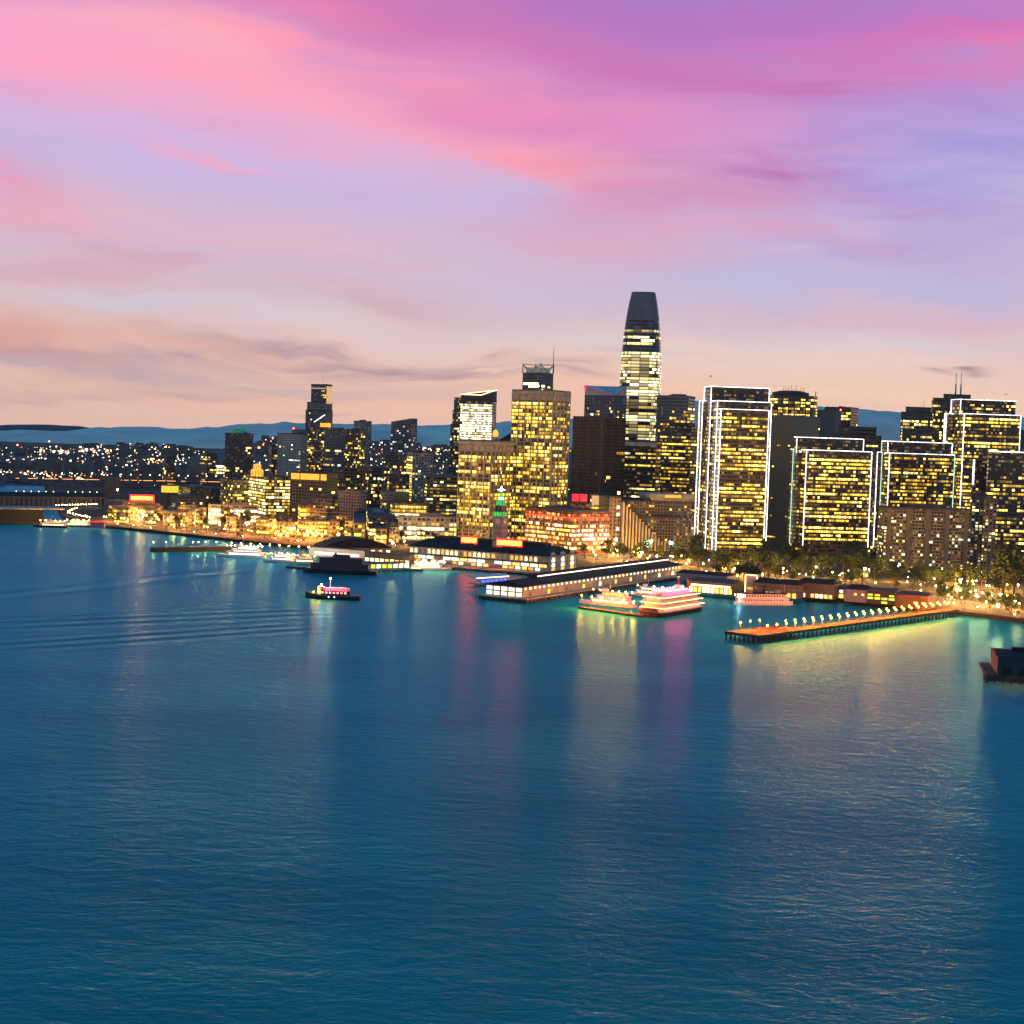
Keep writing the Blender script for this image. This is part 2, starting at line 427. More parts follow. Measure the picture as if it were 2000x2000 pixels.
# clear sky: peach at the horizon, lavender above, blue overhead brightened to light the water
rp = nt.new('ShaderNodeValToRGB')
stops = [(-.02, (226, 190, 178)), (.02, (243, 203, 184)), (.05, (233, 198, 190)), (.085, (214, 190, 202)), (.12, (206, 184, 210)),
         (.165, (196, 182, 218)), (.21, (188, 172, 220)), (.27, (172, 140, 205)), (.305, (140, 126, 198)), (.335, (54, 128, 190)), (.5, (28, 136, 192)), (.8, (26, 138, 188)), (1.4, (22, 120, 172))]
el = rp.color_ramp.elements
while len(el) < len(stops): el.new(.5)
for k, (p, c) in enumerate(stops):
    el[k].position = (p + .02) / 1.5
    el[k].color = rgba(lin(c))
nt.link(nt.math('DIVIDE', nt.math('ADD', V, .02), 1.5), rp.inputs[0])
col = rp.outputs[0]
blobs = [  # photo px, size px, tilt, colour, amount, texture
    (1750, 300, 420, 130, -3, (156, 150, 218), .85, 'S'), (450, 290, 520, 75, 4, (202, 186, 230), .9, 'S'),
    (1400, 560, 700, 60, -6, (188, 178, 214), .6, 'S'), (1750, 470, 300, 90, 0, (170, 158, 214), .7, 'S'),
    (350, 160, 700, 75, 3, (255, 170, 190), .95, 'N'), (60, 60, 300, 90, 0, (246, 166, 205), .8, 'N'),
    (420, 95, 430, 50, 7, (255, 182, 188), .95, 'S'), (620, 20, 420, 50, 4, (236, 138, 180), .9, 'N'),
    (880, 60, 260, 60, 5, (212, 125, 175), .8, 'N'), (1180, 20, 330, 60, 3, (170, 122, 194), .9, 'N'),
    (1250, 140, 430, 80, 3, (200, 118, 182), .95, 'N'), (1950, 90, 260, 80, -4, (218, 126, 184), .9, 'S'), (1990, 95, 90, 40, 0, (238, 132, 170), .7, 'S'),
    (1650, 110, 260, 70, -8, (208, 120, 186), .8, 'S'), (1500, 40, 400, 40, 0, (184, 116, 190), .7, 'N'),
    (950, 200, 420, 60, 9, (236, 150, 190), .9, 'S'), (1100, 240, 330, 60, 4, (218, 138, 192), .85, 'N'),
    (1000, 300, 300, 38, 14, (248, 172, 190), .95, 'S'), (1180, 340, 240, 32, 7, (240, 156, 176), .95, 'S'),
    (1450, 330, 190, 22, -3, (184, 118, 178), .9, 'S'), (1400, 385, 220, 34, -5, (192, 138, 188), .75, 'S'),
    (1250, 420, 260, 40, -5, (216, 162, 194), .7, 'S'), (1660, 455, 150, 22, 12, (212, 156, 188), .8, 'S'),
    (30, 350, 120, 45, 8, (230, 146, 184), .9, 'S'), (60, 420, 170, 30, 3, (240, 168, 182), .8, 'S'), (430, 308, 160, 12, 5, (232, 172, 202), .75, 'S'),
    (400, 440, 420, 45, 4, (224, 184, 200), .8, 'S'), (60, 520, 180, 28, -10, (214, 164, 180), .75, 'S'), (1200, 490, 220, 34, 2, (222, 166, 186), .65, 'S'),
    (260, 580, 140, 22, 4, (196, 164, 184), .6, 'W'), (60, 650, 240, 45, 4, (216, 156, 146), .85, 'S'), (350, 670, 350, 26, 2, (224, 172, 158), .6, 'S'),
    (830, 612, 330, 26, 3, (206, 166, 178), .75, 'S'), (1500, 615, 330, 30, 3, (216, 176, 190), .7, 'S'), (1850, 620, 240, 25, -4, (220, 178, 192), .6, 'S'),
    (800, 655, 420, 20, -2, (224, 208, 208), .6, 'S'), (1500, 700, 520, 50, 0, (238, 214, 204), .7, 'N'),
    (500, 735, 460, 28, 1, (196, 168, 178), .8, 'S'), (180, 745, 300, 24, 0, (184, 164, 172), .7, 'S'), (780, 708, 170, 13, 2, (166, 142, 156), .95, 'W'),
    (1130, 712, 80, 11, -4, (162, 140, 156), .95, 'W'), (990, 690, 60, 8, 0, (172, 150, 164), .8, 'W'),
    (620, 790, 700, 30, 0, (242, 198, 176), .8, 'N'), (1150, 770, 300, 40, 0, (246, 200, 178), .8, 'N'), (1700, 775, 420, 34, 0, (248, 212, 184), .85, 'N'),
    (150, 590, 240, 26, -3, (206, 200, 216), .8, 'S'), (560, 620, 260, 20, 2, (216, 206, 216), .7, 'S'), (1480, 560, 420, 34, -4, (190, 188, 220), .85, 'S'), (950, 560, 300, 24, 3, (208, 194, 216), .7, 'S'), (1800, 560, 260, 30, 4, (186, 184, 220), .7, 'S'),
    (1700, 655, 400, 24, 0, (216, 206, 216), .75, 'S'), (1120, 650, 260, 20, 3, (214, 206, 216), .7, 'S'), (250, 715, 420, 16, 2, (176, 168, 182), .8, 'W'), (480, 700, 320, 12, -1, (170, 156, 172), .8, 'W'), (120, 770, 300, 12, 1, (196, 170, 172), .7, 'W'), (420, 765, 240, 9, -1, (190, 164, 170), .7, 'W'),
    (700, 690, 320, 12, 3, (176, 150, 164), .8, 'W'), (880, 728, 220, 9, -3, (178, 152, 162), .8, 'W'), (1060, 735, 160, 9, -4, (190, 160, 168), .7, 'W'), (330, 500, 300, 18, 6, (208, 158, 182), .6, 'W'), (700, 520, 300, 16, 4, (214, 176, 194), .6, 'W'),
    (1500, 300, 240, 14, -4, (196, 132, 186), .7, 'W'), (1750, 400, 240, 18, 4, (190, 140, 196), .6, 'W'), (1300, 450, 260, 20, -3, (226, 160, 186), .7, 'W'), (560, 350, 340, 16, 5, (206, 172, 214), .6, 'W'), (200, 210, 340, 18, 5, (226, 160, 200), .6, 'W'), (700, 130, 340, 24, 7, (255, 160, 184), .7, 'S'), (1500, 180, 320, 20, -3, (188, 108, 176), .7, 'W'), (1780, 60, 260, 24, -6, (216, 112, 180), .7, 'W'), (900, 20, 260, 20, 5, (206, 116, 176), .7, 'W'),
    (1850, 722, 36, 5, -3, (128, 108, 122), .7, 'N'), (1782, 728, 22, 3.5, 0, (180, 154, 160), .7, 'N'), (1450, 745, 300, 8, 1, (226, 196, 190), .6, 'W'),
    (1290, 690, 120, 9, 0, (196, 160, 176), .7, 'W'), (650, 815, 60, 5, -5, (176, 150, 160), .7, 'W'),
]
for (px, py, sx, sy, rot, c, amt, tx) in blobs:
    u0, v0 = uv(px, py)
    mp = nt.new('ShaderNodeMapping', vector_type='TEXTURE')
    nt.link(P.outputs[0], mp.inputs[0])
    mp.inputs['Location'].default_value = (u0, v0, 0)
    mp.inputs['Rotation'].default_value = (0, 0, -radians(rot) )
    mp.inputs['Scale'].default_value = (sx / FPX, sy / FPX, 1)
    d = nt.new('ShaderNodeVectorMath', operation='DOT_PRODUCT')
    nt.link(mp.outputs[0], d.inputs[0]); nt.link(mp.outputs[0], d.inputs[1])
    g = nt.math('EXPONENT', nt.math('MULTIPLY', d.outputs['Value'], -.9))
    k = nt.math('MULTIPLY', g, amt)
    if tx == 'S': k = nt.math('MULTIPLY', k, STREAK, clamp=True)
    if tx == 'W': k = nt.math('MULTIPLY', k, WISP, clamp=True)
    col = nt.mix(k, col, rgba(lin(c)))
# sky opposite the sunset: blue grey, brightened to light fog and facades
east = nt.mapr(nt.math('ABSOLUTE', U), .8, 1.7, 0, .85, True)
low = nt.mapr(V, .25, .7, 1, 0, True)
col = nt.mix(nt.math('MULTIPLY', east, low), col, rgba(lin((158, 164, 168))))
# a trace of the physical twilight sky under the clouds
sky = nt.new('ShaderNodeTexSky')
sky.sky_type = 'NISHITA'
sky.sun_disc = False
sky.sun_elevation = radians(-1.5)
sky.sun_rotation = radians(40)
tw = nt.mix(1.0, sky.outputs[0], rgba((.05, .05, .05)), 'MULTIPLY')
hs = nt.new('ShaderNodeHueSaturation'); hs.inputs['Saturation'].default_value = 1.04; nt.link(col, hs.inputs['Color'])
gm = nt.new('ShaderNodeGamma'); gm.inputs['Gamma'].default_value = 1.04; nt.link(hs.outputs[0], gm.inputs['Color'])
col = nt.mix(1.0, gm.outputs[0], tw, 'ADD')
nt.link(col, bg.inputs['Color'])
bg.inputs['Strength'].default_value = 1.04

# ------------------------------------------------------------------ bay water
m, nt, b = newmat('bay_water')
tc = nt.new('ShaderNodeTexCoord')
def scaled(vec, s, rz=0.0):
    mp = nt.new('ShaderNodeMapping'); nt.link(vec, mp.inputs[0])
    mp.inputs['Scale'].default_value = s; mp.inputs['Rotation'].default_value = (0, 0, rz)
    return mp.outputs[0]
ob = tc.outputs['Object']
n1 = nt.noise(scaled(ob, (.55, 1.0, 1), .25), .16, 4.0, .6, .5)       # wind waves ~6 m
n2 = nt.noise(scaled(ob, (.6, 1.0, 1), -.3), .55, 3.0, .6, .3)        # ripples ~2 m
n3 = nt.noise(scaled(ob, (.5, 1, 1), .1), .012, 2.0, .5)              # wind patches
n4 = nt.noise(scaled(ob, (.2, 1, 1), -.1), .004, 3.0, .5)
patch = nt.mapr(nt.math('ADD', n3.outputs['Fac'], nt.math('MULTIPLY', nt.math('SUBTRACT', n4.outputs['Fac'], .5), .8)), .3, .7, .6, 1.3)
hgt = nt.math('ADD', nt.math('MULTIPLY', n1.outputs['Fac'], 1.5), nt.math('MULTIPLY', n2.outputs['Fac'], .42))
hgt = nt.math('MULTIPLY', hgt, patch)
# wake trains of the ferry: long parallel swells that fan out behind and beside it
FER = gnd(650, 1168)
sx = nt.new('ShaderNodeSeparateXYZ'); nt.link(ob, sx.inputs[0])
def line_wave(pa, pb, wid, lam, amp):
    a, c = gnd(*pa), gnd(*pb)
    t = (c - a); L = t.length; t.normalize()
    nrm = Vector((-t.y, t.x, 0))
    q = nt.math('ADD', nt.math('ADD', nt.math('MULTIPLY', sx.outputs[0], nrm.x), nt.math('MULTIPLY', sx.outputs[1], nrm.y)), -(a.x * nrm.x + a.y * nrm.y))
    s = nt.math('ADD', nt.math('ADD', nt.math('MULTIPLY', sx.outputs[0], t.x), nt.math('MULTIPLY', sx.outputs[1], t.y)), -(a.x * t.x + a.y * t.y))
    q = nt.math('ADD', q, nt.math('MULTIPLY', nt.math('SUBTRACT', n4.outputs['Fac'], .5), wid * .8))
    e = nt.math('EXPONENT', nt.math('MULTIPLY', nt.math('MULTIPLY', q, q), -1.0 / (wid * wid)))
    e = nt.math('MULTIPLY', e, nt.mapr(s, -L * .08, L * .12, 0, 1, True))
    e = nt.math('MULTIPLY', e, nt.mapr(s, L * .75, L * 1.1, 1, 0, True))
    return nt.math('MULTIPLY', nt.math('MULTIPLY', nt.math('SINE', nt.math('MULTIPLY', q, 2 * pi / lam)), e), amp)
for args in (((720, 1168), (900, 1140), 6, 7, .8), ((600, 1160), (-60, 1225), 10, 9, .8), ((625, 1195), (-40, 1224), 26, 24, 1.5), ((590, 1224), (-20, 1266), 26, 21, 1.3),
             ((480, 1112), (-60, 1172), 24, 40, 1.6), ((900, 1150), (760, 1165), 8, 9, .4), ((180, 1100), (-20, 1122), 7, 8, .3)):
    hgt = nt.math('ADD', hgt, line_wave(*args))
bu = nt.new('ShaderNodeBump')
bu.inputs['Strength'].default_value = 1.0
bu.inputs['Distance'].default_value = .6
nt.link(hgt, bu.inputs['Height'])
wc = nt.mix(nt.mapr(n3.outputs['Fac'], .35, .65, 0, 1), rgba((.0, .19, .18)), rgba((.0, .265, .235)))
df = nt.new('ShaderNodeBsdfDiffuse'); nt.link(wc, df.inputs['Color']); nt.link(bu.outputs[0], df.inputs['Normal'])
gl = nt.new('ShaderNodeBsdfGlossy'); gl.inputs['Color'].default_value = (.11, .62, .95, 1); nt.link(bu.outputs[0], gl.inputs['Normal'])
nt.link(nt.mapr(n4.outputs['Fac'], .3, .7, .27, .34), gl.inputs['Roughness'])
fr = nt.new('ShaderNodeFresnel'); fr.inputs['IOR'].default_value = 1.33; nt.link(bu.outputs[0], fr.inputs['Normal'])
g2 = nt.new('ShaderNodeBsdfGlossy'); g2.inputs['Color'].default_value = (.7, .8, .95, 1); g2.inputs['Roughness'].default_value = .23; nt.link(bu.outputs[0], g2.inputs['Normal'])
mg = nt.new('ShaderNodeMixShader'); mg.inputs[0].default_value = .16; nt.link(gl.outputs[0], mg.inputs[1]); nt.link(g2.outputs[0], mg.inputs[2])
mx = nt.new('ShaderNodeMixShader'); nt.link(nt.math('MULTIPLY', fr.outputs[0], .5), mx.inputs[0]); nt.link(df.outputs[0], mx.inputs[1]); nt.link(mg.outputs[0], mx.inputs[2])
nt.link(mx.outputs[0], nt.n.get('Material Output').inputs['Surface']); nt.n.remove(b)
M['water'] = m
w = MB()
w.face([(-5000, -250, 0), (5000, -250, 0), (5000, 9750, 0), (-5000, 9750, 0)])
tag(w.build('water', M['water']), kind='structure')

# ------------------------------------------------------------------ land: one raised sheet behind a sea wall
shore_px = [(-900, 932), (-30, 940), (98, 950), (110, 984), (104, 990), (124, 1014), (176, 1026), (200, 1031), (300, 1041), (400, 1052), (500, 1063), (600, 1073), (700, 1079), (790, 1087), (860, 1103),
            (1010, 1117), (1075, 1119), (1130, 1120), (1330, 1118), (1345, 1150), (1440, 1160), (1560, 1168), (1640, 1176), (1760, 1190), (1860, 1200), (1930, 1208), (2060, 1226), (2600, 1300)]
shore = [gnd(px, py) for px, py in shore_px]
land = MB()
poly = [(p.x, p.y) for p in shore] + [(4900, shore[-1].y), (4900, 9700), (-4900, 9700), (-4900, shore[0].y + 60)]
land.face([(x, y, 3.0) for x, y in poly])
n = len(poly)
for k in range(n - 1):
    (xa, ya), (xb, yb) = poly[k], poly[k + 1]
    land.face([(xa, ya, -4), (xb, yb, -4), (xb, yb, 3.0), (xa, ya, 3.0)])
tag(land.build('ground', M['land']), kind='structure')
def offset(pts, d):
    out = []
    for k, p in enumerate(pts):
        a = pts[max(0, k - 1)]; c = pts[min(len(pts) - 1, k + 1)]
        t = (c - a).normalized()
        out.append(p + Vector((-t.y, t.x, 0)) * d)
    return out
def ribbon(name, pts, d0, d1, z, mat_):
    a, c = offset(pts, d0), offset(pts, d1)
    mb = MB()
    for k in range(len(pts) - 1):
        mb.face([(a[k].x, a[k].y, z), (a[k + 1].x, a[k + 1].y, z), (c[k + 1].x, c[k + 1].y, z), (c[k].x, c[k].y, z)])
    return tag(mb.build(name, mat_), kind='structure')
# smooth road line through the waterfront, inland of the piers
road_px = [(180, 1019), (230, 1022), (300, 1031), (400, 1041), (500, 1050), (600, 1058), (700, 1064), (800, 1066), (900, 1070), (1000, 1076), (1080, 1084), (1150, 1092), (1250, 1098), (1340, 1110),
           (1440, 1124), (1560, 1138), (1660, 1150), (1760, 1162), (1840, 1174), (1900, 1184), (2010, 1204), (2120, 1222)]
road_pts = [gnd(px, py, 3) for px, py in road_px]
ribbon('pavement', road_pts, -16, 24, 3.03, M['paving'])
ribbon('road', road_pts, -10, 14, 3.06, M['asphalt'])

# ------------------------------------------------------------------ hills and the fog lying behind them
def ridge(name, prof, Y, depth, mat_, x0, x1, nx, lump, seed, back=None, zmin=2.5):
    r = random.Random(seed)
    ph = [(r.uniform(0, 6.28), r.uniform(.5, 1.6)) for _ in range(9)]
    def ztop(px):
        for k in range(len(prof) - 1):
            (a, ya), (c, yc) = prof[k], prof[k + 1]
            if px <= c or k == len(prof) - 2:
                t = max(0, min(1, (px - a) / (c - a)))
                t = t * t * (3 - 2 * t)
                return at(px, ya + (yc - ya) * t, Y).z
    mb = MB()
    rows = []
    ny = 22
    for j in range(ny + 1):
        yy = Y - depth + 2 * depth * j / ny
        w = cos((j / ny - .5) * pi) ** .8 if 0 < j < ny else 0
        row = []
        for i in range(nx + 1):
            px = x0 + (x1 - x0) * i / nx
            X = at(px, 900, Y).x
            z = ztop(px)
            s = sum(sin(i * (.37 if nx < 400 else .15) * f * (q + 1) * .6 + p + j * .5 * f) / (q + 1) for q, (p, f) in enumerate(ph))
            row.append((X, yy, zmin + (max(z - zmin, 0) + s * lump * (1 if j != ny // 2 else .6)) * w if w > 0 else zmin - 8))
        rows.append(row)
    mb.rings(rows, False, False, True, closed=False)
    return tag(mb.build(name, mat_), kind='structure')
M['hill'] = surf('hill', (.055, .06, .065), .95, var=.35, scale=.004)
M['far_hill'] = surf('far_hill', (.02, .035, .06), 1.0, var=.2, scale=.001)
m, nt, b = newmat('fog')
tc = nt.new('ShaderNodeTexCoord')
mp = nt.new('ShaderNodeMapping'); nt.link(tc.outputs['Object'], mp.inputs[0]); mp.inputs['Scale'].default_value = (.5, .5, 2.2)
n = nt.noise(mp.outputs[0], .005, 6.0, .62, 1.0)
nt.link(nt.mix(nt.mapr(n.outputs['Fac'], .3, .7, 0, 1), rgba((.7, .5, .44)), rgba((1.0, .8, .72))), b.inputs['Base Color'])
b.inputs['Roughness'].default_value = 1.0
b.inputs['Specular IOR Level'].default_value = 0.0
M['fog'] = m
HILL_PROF = [(-260, 884), (-60, 882), (60, 880), (130, 878), (210, 876), (290, 873), (350, 878), (430, 889), (480, 880), (520, 862), (570, 860), (640, 866), (760, 870), (850, 879), (960, 884), (1120, 878), (1300, 890), (2100, 905)]
ridge('hill', HILL_PROF, 5200, 1500, M['hill'], -260, 2100, 150, 2.2, 5)
ridge('far_hill', [(-300, 834), (-40, 832), (30, 829), (90, 829), (140, 832), (190, 838), (300, 850), (2100, 900)], 9150, 500, M['far_hill'], -300, 700, 60, 1.5, 9)
FOG_PROF = [(-300, 846), (-50, 843), (120, 840), (200, 836), (300, 834), (340, 836), (410, 835), (480, 828), (530, 829), (580, 825), (720, 829), (800, 831), (860, 829), (940, 826), (1000, 824), (1120, 816), (1250, 800), (1365, 782), (1420, 784),
            (1560, 792), (1680, 798), (1720, 803), (1765, 808), (1900, 812), (1990, 816), (2100, 822), (2300, 830)]
ridge("fog_bank", FOG_PROF, 8800, 800, M['fog'], -300, 2300, 640, 5.0, 3)
# ------------------------------------------------------------------ buildings
UID = [0]
class Bld:
    def __init__(s, name, label, cat='tower', phi=20, group=None):
        s.phi = radians(phi)
        s.ax = Vector((cos(s.phi), sin(s.phi), 0))      # along the right-hand face
        s.ay = Vector((-sin(s.phi), cos(s.phi), 0))     # along the left-hand face, going back
        s.root = None
        s.meta = (name, label, cat, group)
        s.runs = []
        UID[0] += 1
        s.rnd = random.Random(1000 + UID[0] * 7)
    def loc(s, p):
        d = p - s.org
        return Vector((d.dot(s.ax), d.dot(s.ay), p.z))
    def block(s, xl, xc, xr, yt, Y, wall, st, z0=3.0, dl=25.0, dr=25.0, faces='LR', roof=True, roofmat='roof_dark', parapet=1.0, name='wall', wallmat_=None):
        p = at(xc, yt, Y)
        if s.root is None:
            s.org = Vector((p.x, p.y, 0))
            nm, lb, ct, gr = s.meta
            s.root = thing(nm, lb, ct, s.org, s.phi, gr)
        wr = dr if xr is None else run_to(p, s.ax, xr)
        wl = dl if xl is None else run_to(p, s.ay, xl)
        wr = max(3.0, wr); wl = max(3.0, wl)
        if xl is not None and abs(xl - xc) < 1.5: wl = dl
        q = s.loc(p)
        x0, y0, z1 = q.x, q.y, p.z
        return s.raw(x0, x0 + wr, y0, y0 + wl, z0, z1, wall, st, faces, roof, roofmat, parapet, name, wallmat_)
    def raw(s, x0, x1, y0, y1, z0, z1, wall, st, faces='LR', roof=True, roofmat='roof_dark', parapet=1.0, name='wall', wallmat_=None):
        if s.root is None: raise RuntimeError('no root')
        mb = MB()
        nf = max(1, (z1 - z0) / st['fh'])
        for (o, a, n, Wd, key) in ((Vector((x0, y0, 0)), Vector((1, 0, 0)), Vector((0, -1, 0)), x1 - x0, 'R'),
                                  (Vector((x0, y1, 0)), Vector((0, -1, 0)), Vector((-1, 0, 0)), y1 - y0, 'L'),
                                  (Vector((x1, y0, 0)), Vector((0, 1, 0)), Vector((1, 0, 0)), y1 - y0, 'E'),
                                  (Vector((x1, y1, 0)), Vector((-1, 0, 0)), Vector((0, 1, 0)), x1 - x0, 'B')):
            nb = max(1, round(Wd / st['bw']))
            c = o + a * Wd
            mb.face([(o.x, o.y, z0), (c.x, c.y, z0), (c.x, c.y, z1), (o.x, o.y, z1)], [(0, 0), (nb, 0), (nb, nf), (0, nf)])
            if key in faces:
                s.lit(o, a, n, Wd, z0, z1, st)
        mb.build(name, wallmat_ or wallmat(wall, st), s.root)
        if roof:
            rb = MB()
            rb.box(x0 - .3, x1 + .3, y0 - .3, y1 + .3, z1, z1 + .35)
            if parapet:
                t = .6
                rb.box(x0 - .3, x1 + .3, y0 - .3, y0 - .3 + t, z1 + .35, z1 + .35 + parapet, bottom=False)
                rb.box(x0 - .3, x1 + .3, y1 + .3 - t, y1 + .3, z1 + .35, z1 + .35 + parapet, bottom=False)
                rb.box(x0 - .3, x0 - .3 + t, y0 - .3 + t, y1 + .3 - t, z1 + .35, z1 + .35 + parapet, bottom=False)
                rb.box(x1 + .3 - t, x1 + .3, y0 - .3 + t, y1 + .3 - t, z1 + .35, z1 + .35 + parapet, bottom=False)
            rb.build('roof', M[roofmat], s.root)
            for k in range(s.rnd.choice((1, 2, 2, 3)) if (x1 - x0) > 14 and (y1 - y0) > 10 else 0):
                u, v = s.rnd.uniform(.08, .72), s.rnd.uniform(.05, .6)
                s.box('roof_unit', s.rnd.choice(('roof_grey', 'steel', 'roof_dark')), x0 + (x1 - x0) * u, x0 + (x1 - x0) * u + s.rnd.uniform(2.5, 6), y0 + (y1 - y0) * v, y0 + (y1 - y0) * v + s.rnd.uniform(2, 5), z1 + .36, z1 + s.rnd.uniform(1.6, 3.4))
            if s.rnd.random() < .3 and z1 > 60:
                mb = MB(); mb.lathe([(.22, 0), (.1, s.rnd.uniform(6, 13))], 5, (x0 + (x1 - x0) * s.rnd.uniform(.2, .8), y0 + (y1 - y0) * .4, z1 + .36)); mb.build('aerial', M['dark_steel'], s.root)
        return (x0, x1, y0, y1, z0, z1)
    def lit(s, o, a, n, Wd, z0, z1, st):
        r = s.rnd
        nb = max(1, round(Wd / st['bw']))
        bw = Wd / nb
        fh = st['fh']
        f = int((st['bot']) / fh)
        nf = int((z1 - z0 - st['top']) / fh)
        k = 0
        for fl in range(f, nf):
            pf = st['p'] * (r.choice((.06, .3, .7, 1, 1.3, 1.9)) if st['rowvar'] else 1)
            if st['fp']: pf = st['fp'](fl / max(1, nf), pf)
            pf = min(.97, pf)
            b = 0
            while b < nb:
                if r.random() < pf:
                    e = b + 1
                    while e < nb and e - b < st['maxrun'] and r.random() < st['keep'] * (.75 + .35 * pf): e += 1
                    s.runs.append(((e - b) * bw * fh, o, a, n, b * bw + st['mu'] * bw, e * bw - st['mu'] * bw, z0 + (fl + st['s0']) * fh, z0 + (fl + st['s1']) * fh, e - b, st['pal'], st['mu']))
                    b = e + (1 if r.random() < .6 else 0)
                else:
                    b += 1
    def part(s, mb, name, mat_):
        return mb.build(name, M[mat_] if isinstance(mat_, str) else mat_, s.root)
    def box(s, name, mat_, x0, x1, y0, y1, z0, z1):
        mb = MB(); mb.box(x0, x1, y0, y1, z0, z1)
        return s.part(mb, name, mat_)
    def finish(s, cap=100):
        s.runs.sort(key=lambda t: -t[0])
        rest = {}
        for i, (ar, o, a, n, u0, u1, za, zb, nb, pal, mu) in enumerate(s.runs):
            UID[0] += 1
            off = (UID[0] * 13) % 6000
            rid = (UID[0] * 7) % 5000
            uvs = [(off + mu, rid + .02), (off + nb - mu, rid + .02), (off + nb - mu, rid + .98), (off + mu, rid + .98)]
            if i < cap:
                mb = MB(); mb.obox(o, a, n, u0, u1, -.1, .06, za, zb, uvs)
                mb.build('window', M[pal], s.root)
            else:
                rest.setdefault(pal, MB()).obox(o, a, n, u0, u1, -.1, .06, za, zb, uvs)
        for pal, mb in rest.items():
            tag(mb.build('windows', M[pal], s.root), kind='stuff')
        return s
def simple(label, xl, xc, xr, yt, Y, phi, wall, st, name='office_tower', cat='tower', mech=True, **kw):
    b = Bld(name, label, cat, phi)
    bb = b.block(xl, xc, xr, yt, Y, wall, st, **kw)
    if mech:
        x0, x1, y0, y1, z0, z1 = bb
        r = b.rnd
        mx, my = (x1 - x0), (y1 - y0)
        a = r.uniform(.15, .35); c = r.uniform(.15, .35)
        b.box('roof_plant', 'roof_grey', x0 + a * mx, x0 + (a + .4) * mx, y0 + c * my, y0 + (c + .4) * my, z1 + .35, z1 + r.uniform(2.5, 4.5))
    b.bb = bb
    return b

OFF = ST()
OFFHI = ST(p=.75, keep=.85)
OFFLO = ST(p=.14, keep=.5)
HOME = ST(bw=3.6, fh=3.1, mu=.2, s0=.25, s1=.85, p=.2, keep=.15, pal='lit_home', rowvar=0, bot=4, top=2)
HOMELO = ST(bw=3.6, fh=3.1, mu=.2, s0=.25, s1=.85, p=.07, keep=.2, pal='lit_home', rowvar=0, bot=4, top=2)
BAND = ST(bw=4, fh=4.2, mu=.03, s0=.4, s1=.85, p=.5, keep=.9, pal='lit_mix')

# ---- far left: South Beach
b = simple('dark tower topped by a green glowing crown, alone above the left shore', 440, 478, 495, 848, 2300, 60, 'black', ST(p=.1, keep=.6, pal='lit_mix')); x0, x1, y0, y1, z0, z1 = b.bb
c = MB(); c.lathe([(10.5, .35), (10.8, 2), (10.5, 6.5), (9.8, 7.5), (.2, 8)], 18, ((x0 + x1) / 2, (y0 + y1) / 2, z1)); b.part(c, 'crown', 'green_dim')
b.finish()
b = simple('thin dark tower peeking out left of the grey grid apartment tower', 530, 531, 546, 871, 2380, 20, 'dark', ST(p=.12)); b.finish()
b = Bld('apartment_tower', 'light grey gridded apartment tower with a small roof hut and red beacon', 'tower', 50)
bb = b.block(542, 588, 607, 849, 2250, 'pale', ST(bw=4.2, fh=3.2, mu=.22, s0=.3, s1=.8, p=.12, keep=.3, pal='lit_home', rowvar=0, fp=lambda t, p: p * (2.2 if t < .4 else .7)))
x0, x1, y0, y1, z0, z1 = bb
b.box('roof_plant', 'roof_grey', x0 + 4, x0 + 15, y0 + 8, y0 + 24, z1 + .35, z1 + 8)
c = MB(); c.ball((x0 + 5, y0 + 22, z1 + 9), 1.1); b.part(c, 'beacon', 'red_lamp'); b.finish()
b = Bld('stepped_tower', 'tallest tower of the left cluster, stepped, with a slanting white light bar', 'tower', 62)
st = ST(bw=3.4, fh=3.4, p=.05, keep=.5, pal='lit_mix', top=2)
bb = b.block(597, 636, 650, 803, 2480, 'blue', st)
bb2 = b.block(600, 630, 649, 787, 2484, 'grey', ST(bw=3.4, fh=3.4, p=.02, top=9), z0=bb[5] + .4)
bb3 = b.block(608, 638, 649, 752, 2490, 'blue', ST(bw=3.4, fh=3.4, p=.05, top=8), z0=bb2[5] + .4)
x0, x1, y0, y1, z0, z1 = bb3
c = MB(); c.obox(Vector((x0, y1, 0)), Vector((0, -1, 0)), Vector((-1, 0, 0)), .5, y1 - y0 - .5, .02, .2, z1 - 6.5, z1 - 4.5); b.part(c, 'crown_band', glow('crown_band', (.8, .5, .62), .6, 'NONE'))
c = MB(); c.obox(Vector((x0, y0, 0)), Vector((1, 0, 0)), Vector((0, -1, 0)), .3, x1 - x0 - .3, .02, .2, z1 - 30, z1 - 2); b.part(c, 'tan_glow_sheet', 'tan_lit')  # tan right face, its brightness put in as glow
x0, x1, y0, y1, z0, z1 = bb
c = MB(); c.bar((x0 - .5, y0 + (y1 - y0) * .55, z1 - 18), (x0 - .5, y0 + 1, z1 - 6), .9); b.part(c, 'light_bar', 'strip'); b.finish()
b = simple('dark residential tower with an amber lit top corner, left of the dark blue block', 601, 638, 648, 836, 2200, 62, 'black', ST(bw=3, fh=3.2, p=.24, keep=.25, pal='lit_gold', rowvar=0, mu=.15), name='apartment_tower')
x0, x1, y0, y1, z0, z1 = b.bb
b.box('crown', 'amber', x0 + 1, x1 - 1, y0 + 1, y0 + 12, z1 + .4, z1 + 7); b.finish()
b = simple('dark blue glass block between two dark residential towers', 633, 668, 690, 841, 2140, 55, 'blue', ST(bw=3, fh=4, p=.16, keep=.8, pal='lit_mix', top=22)); b.finish()
b = simple('pale slab tower rising behind its dark yellow windowed twin', 691, 713, 726, 824, 2190, 60, 'pale', ST(bw=4, fh=3.2, p=.05, pal='lit_home'), name='apartment_tower', mech=False); b.finish()
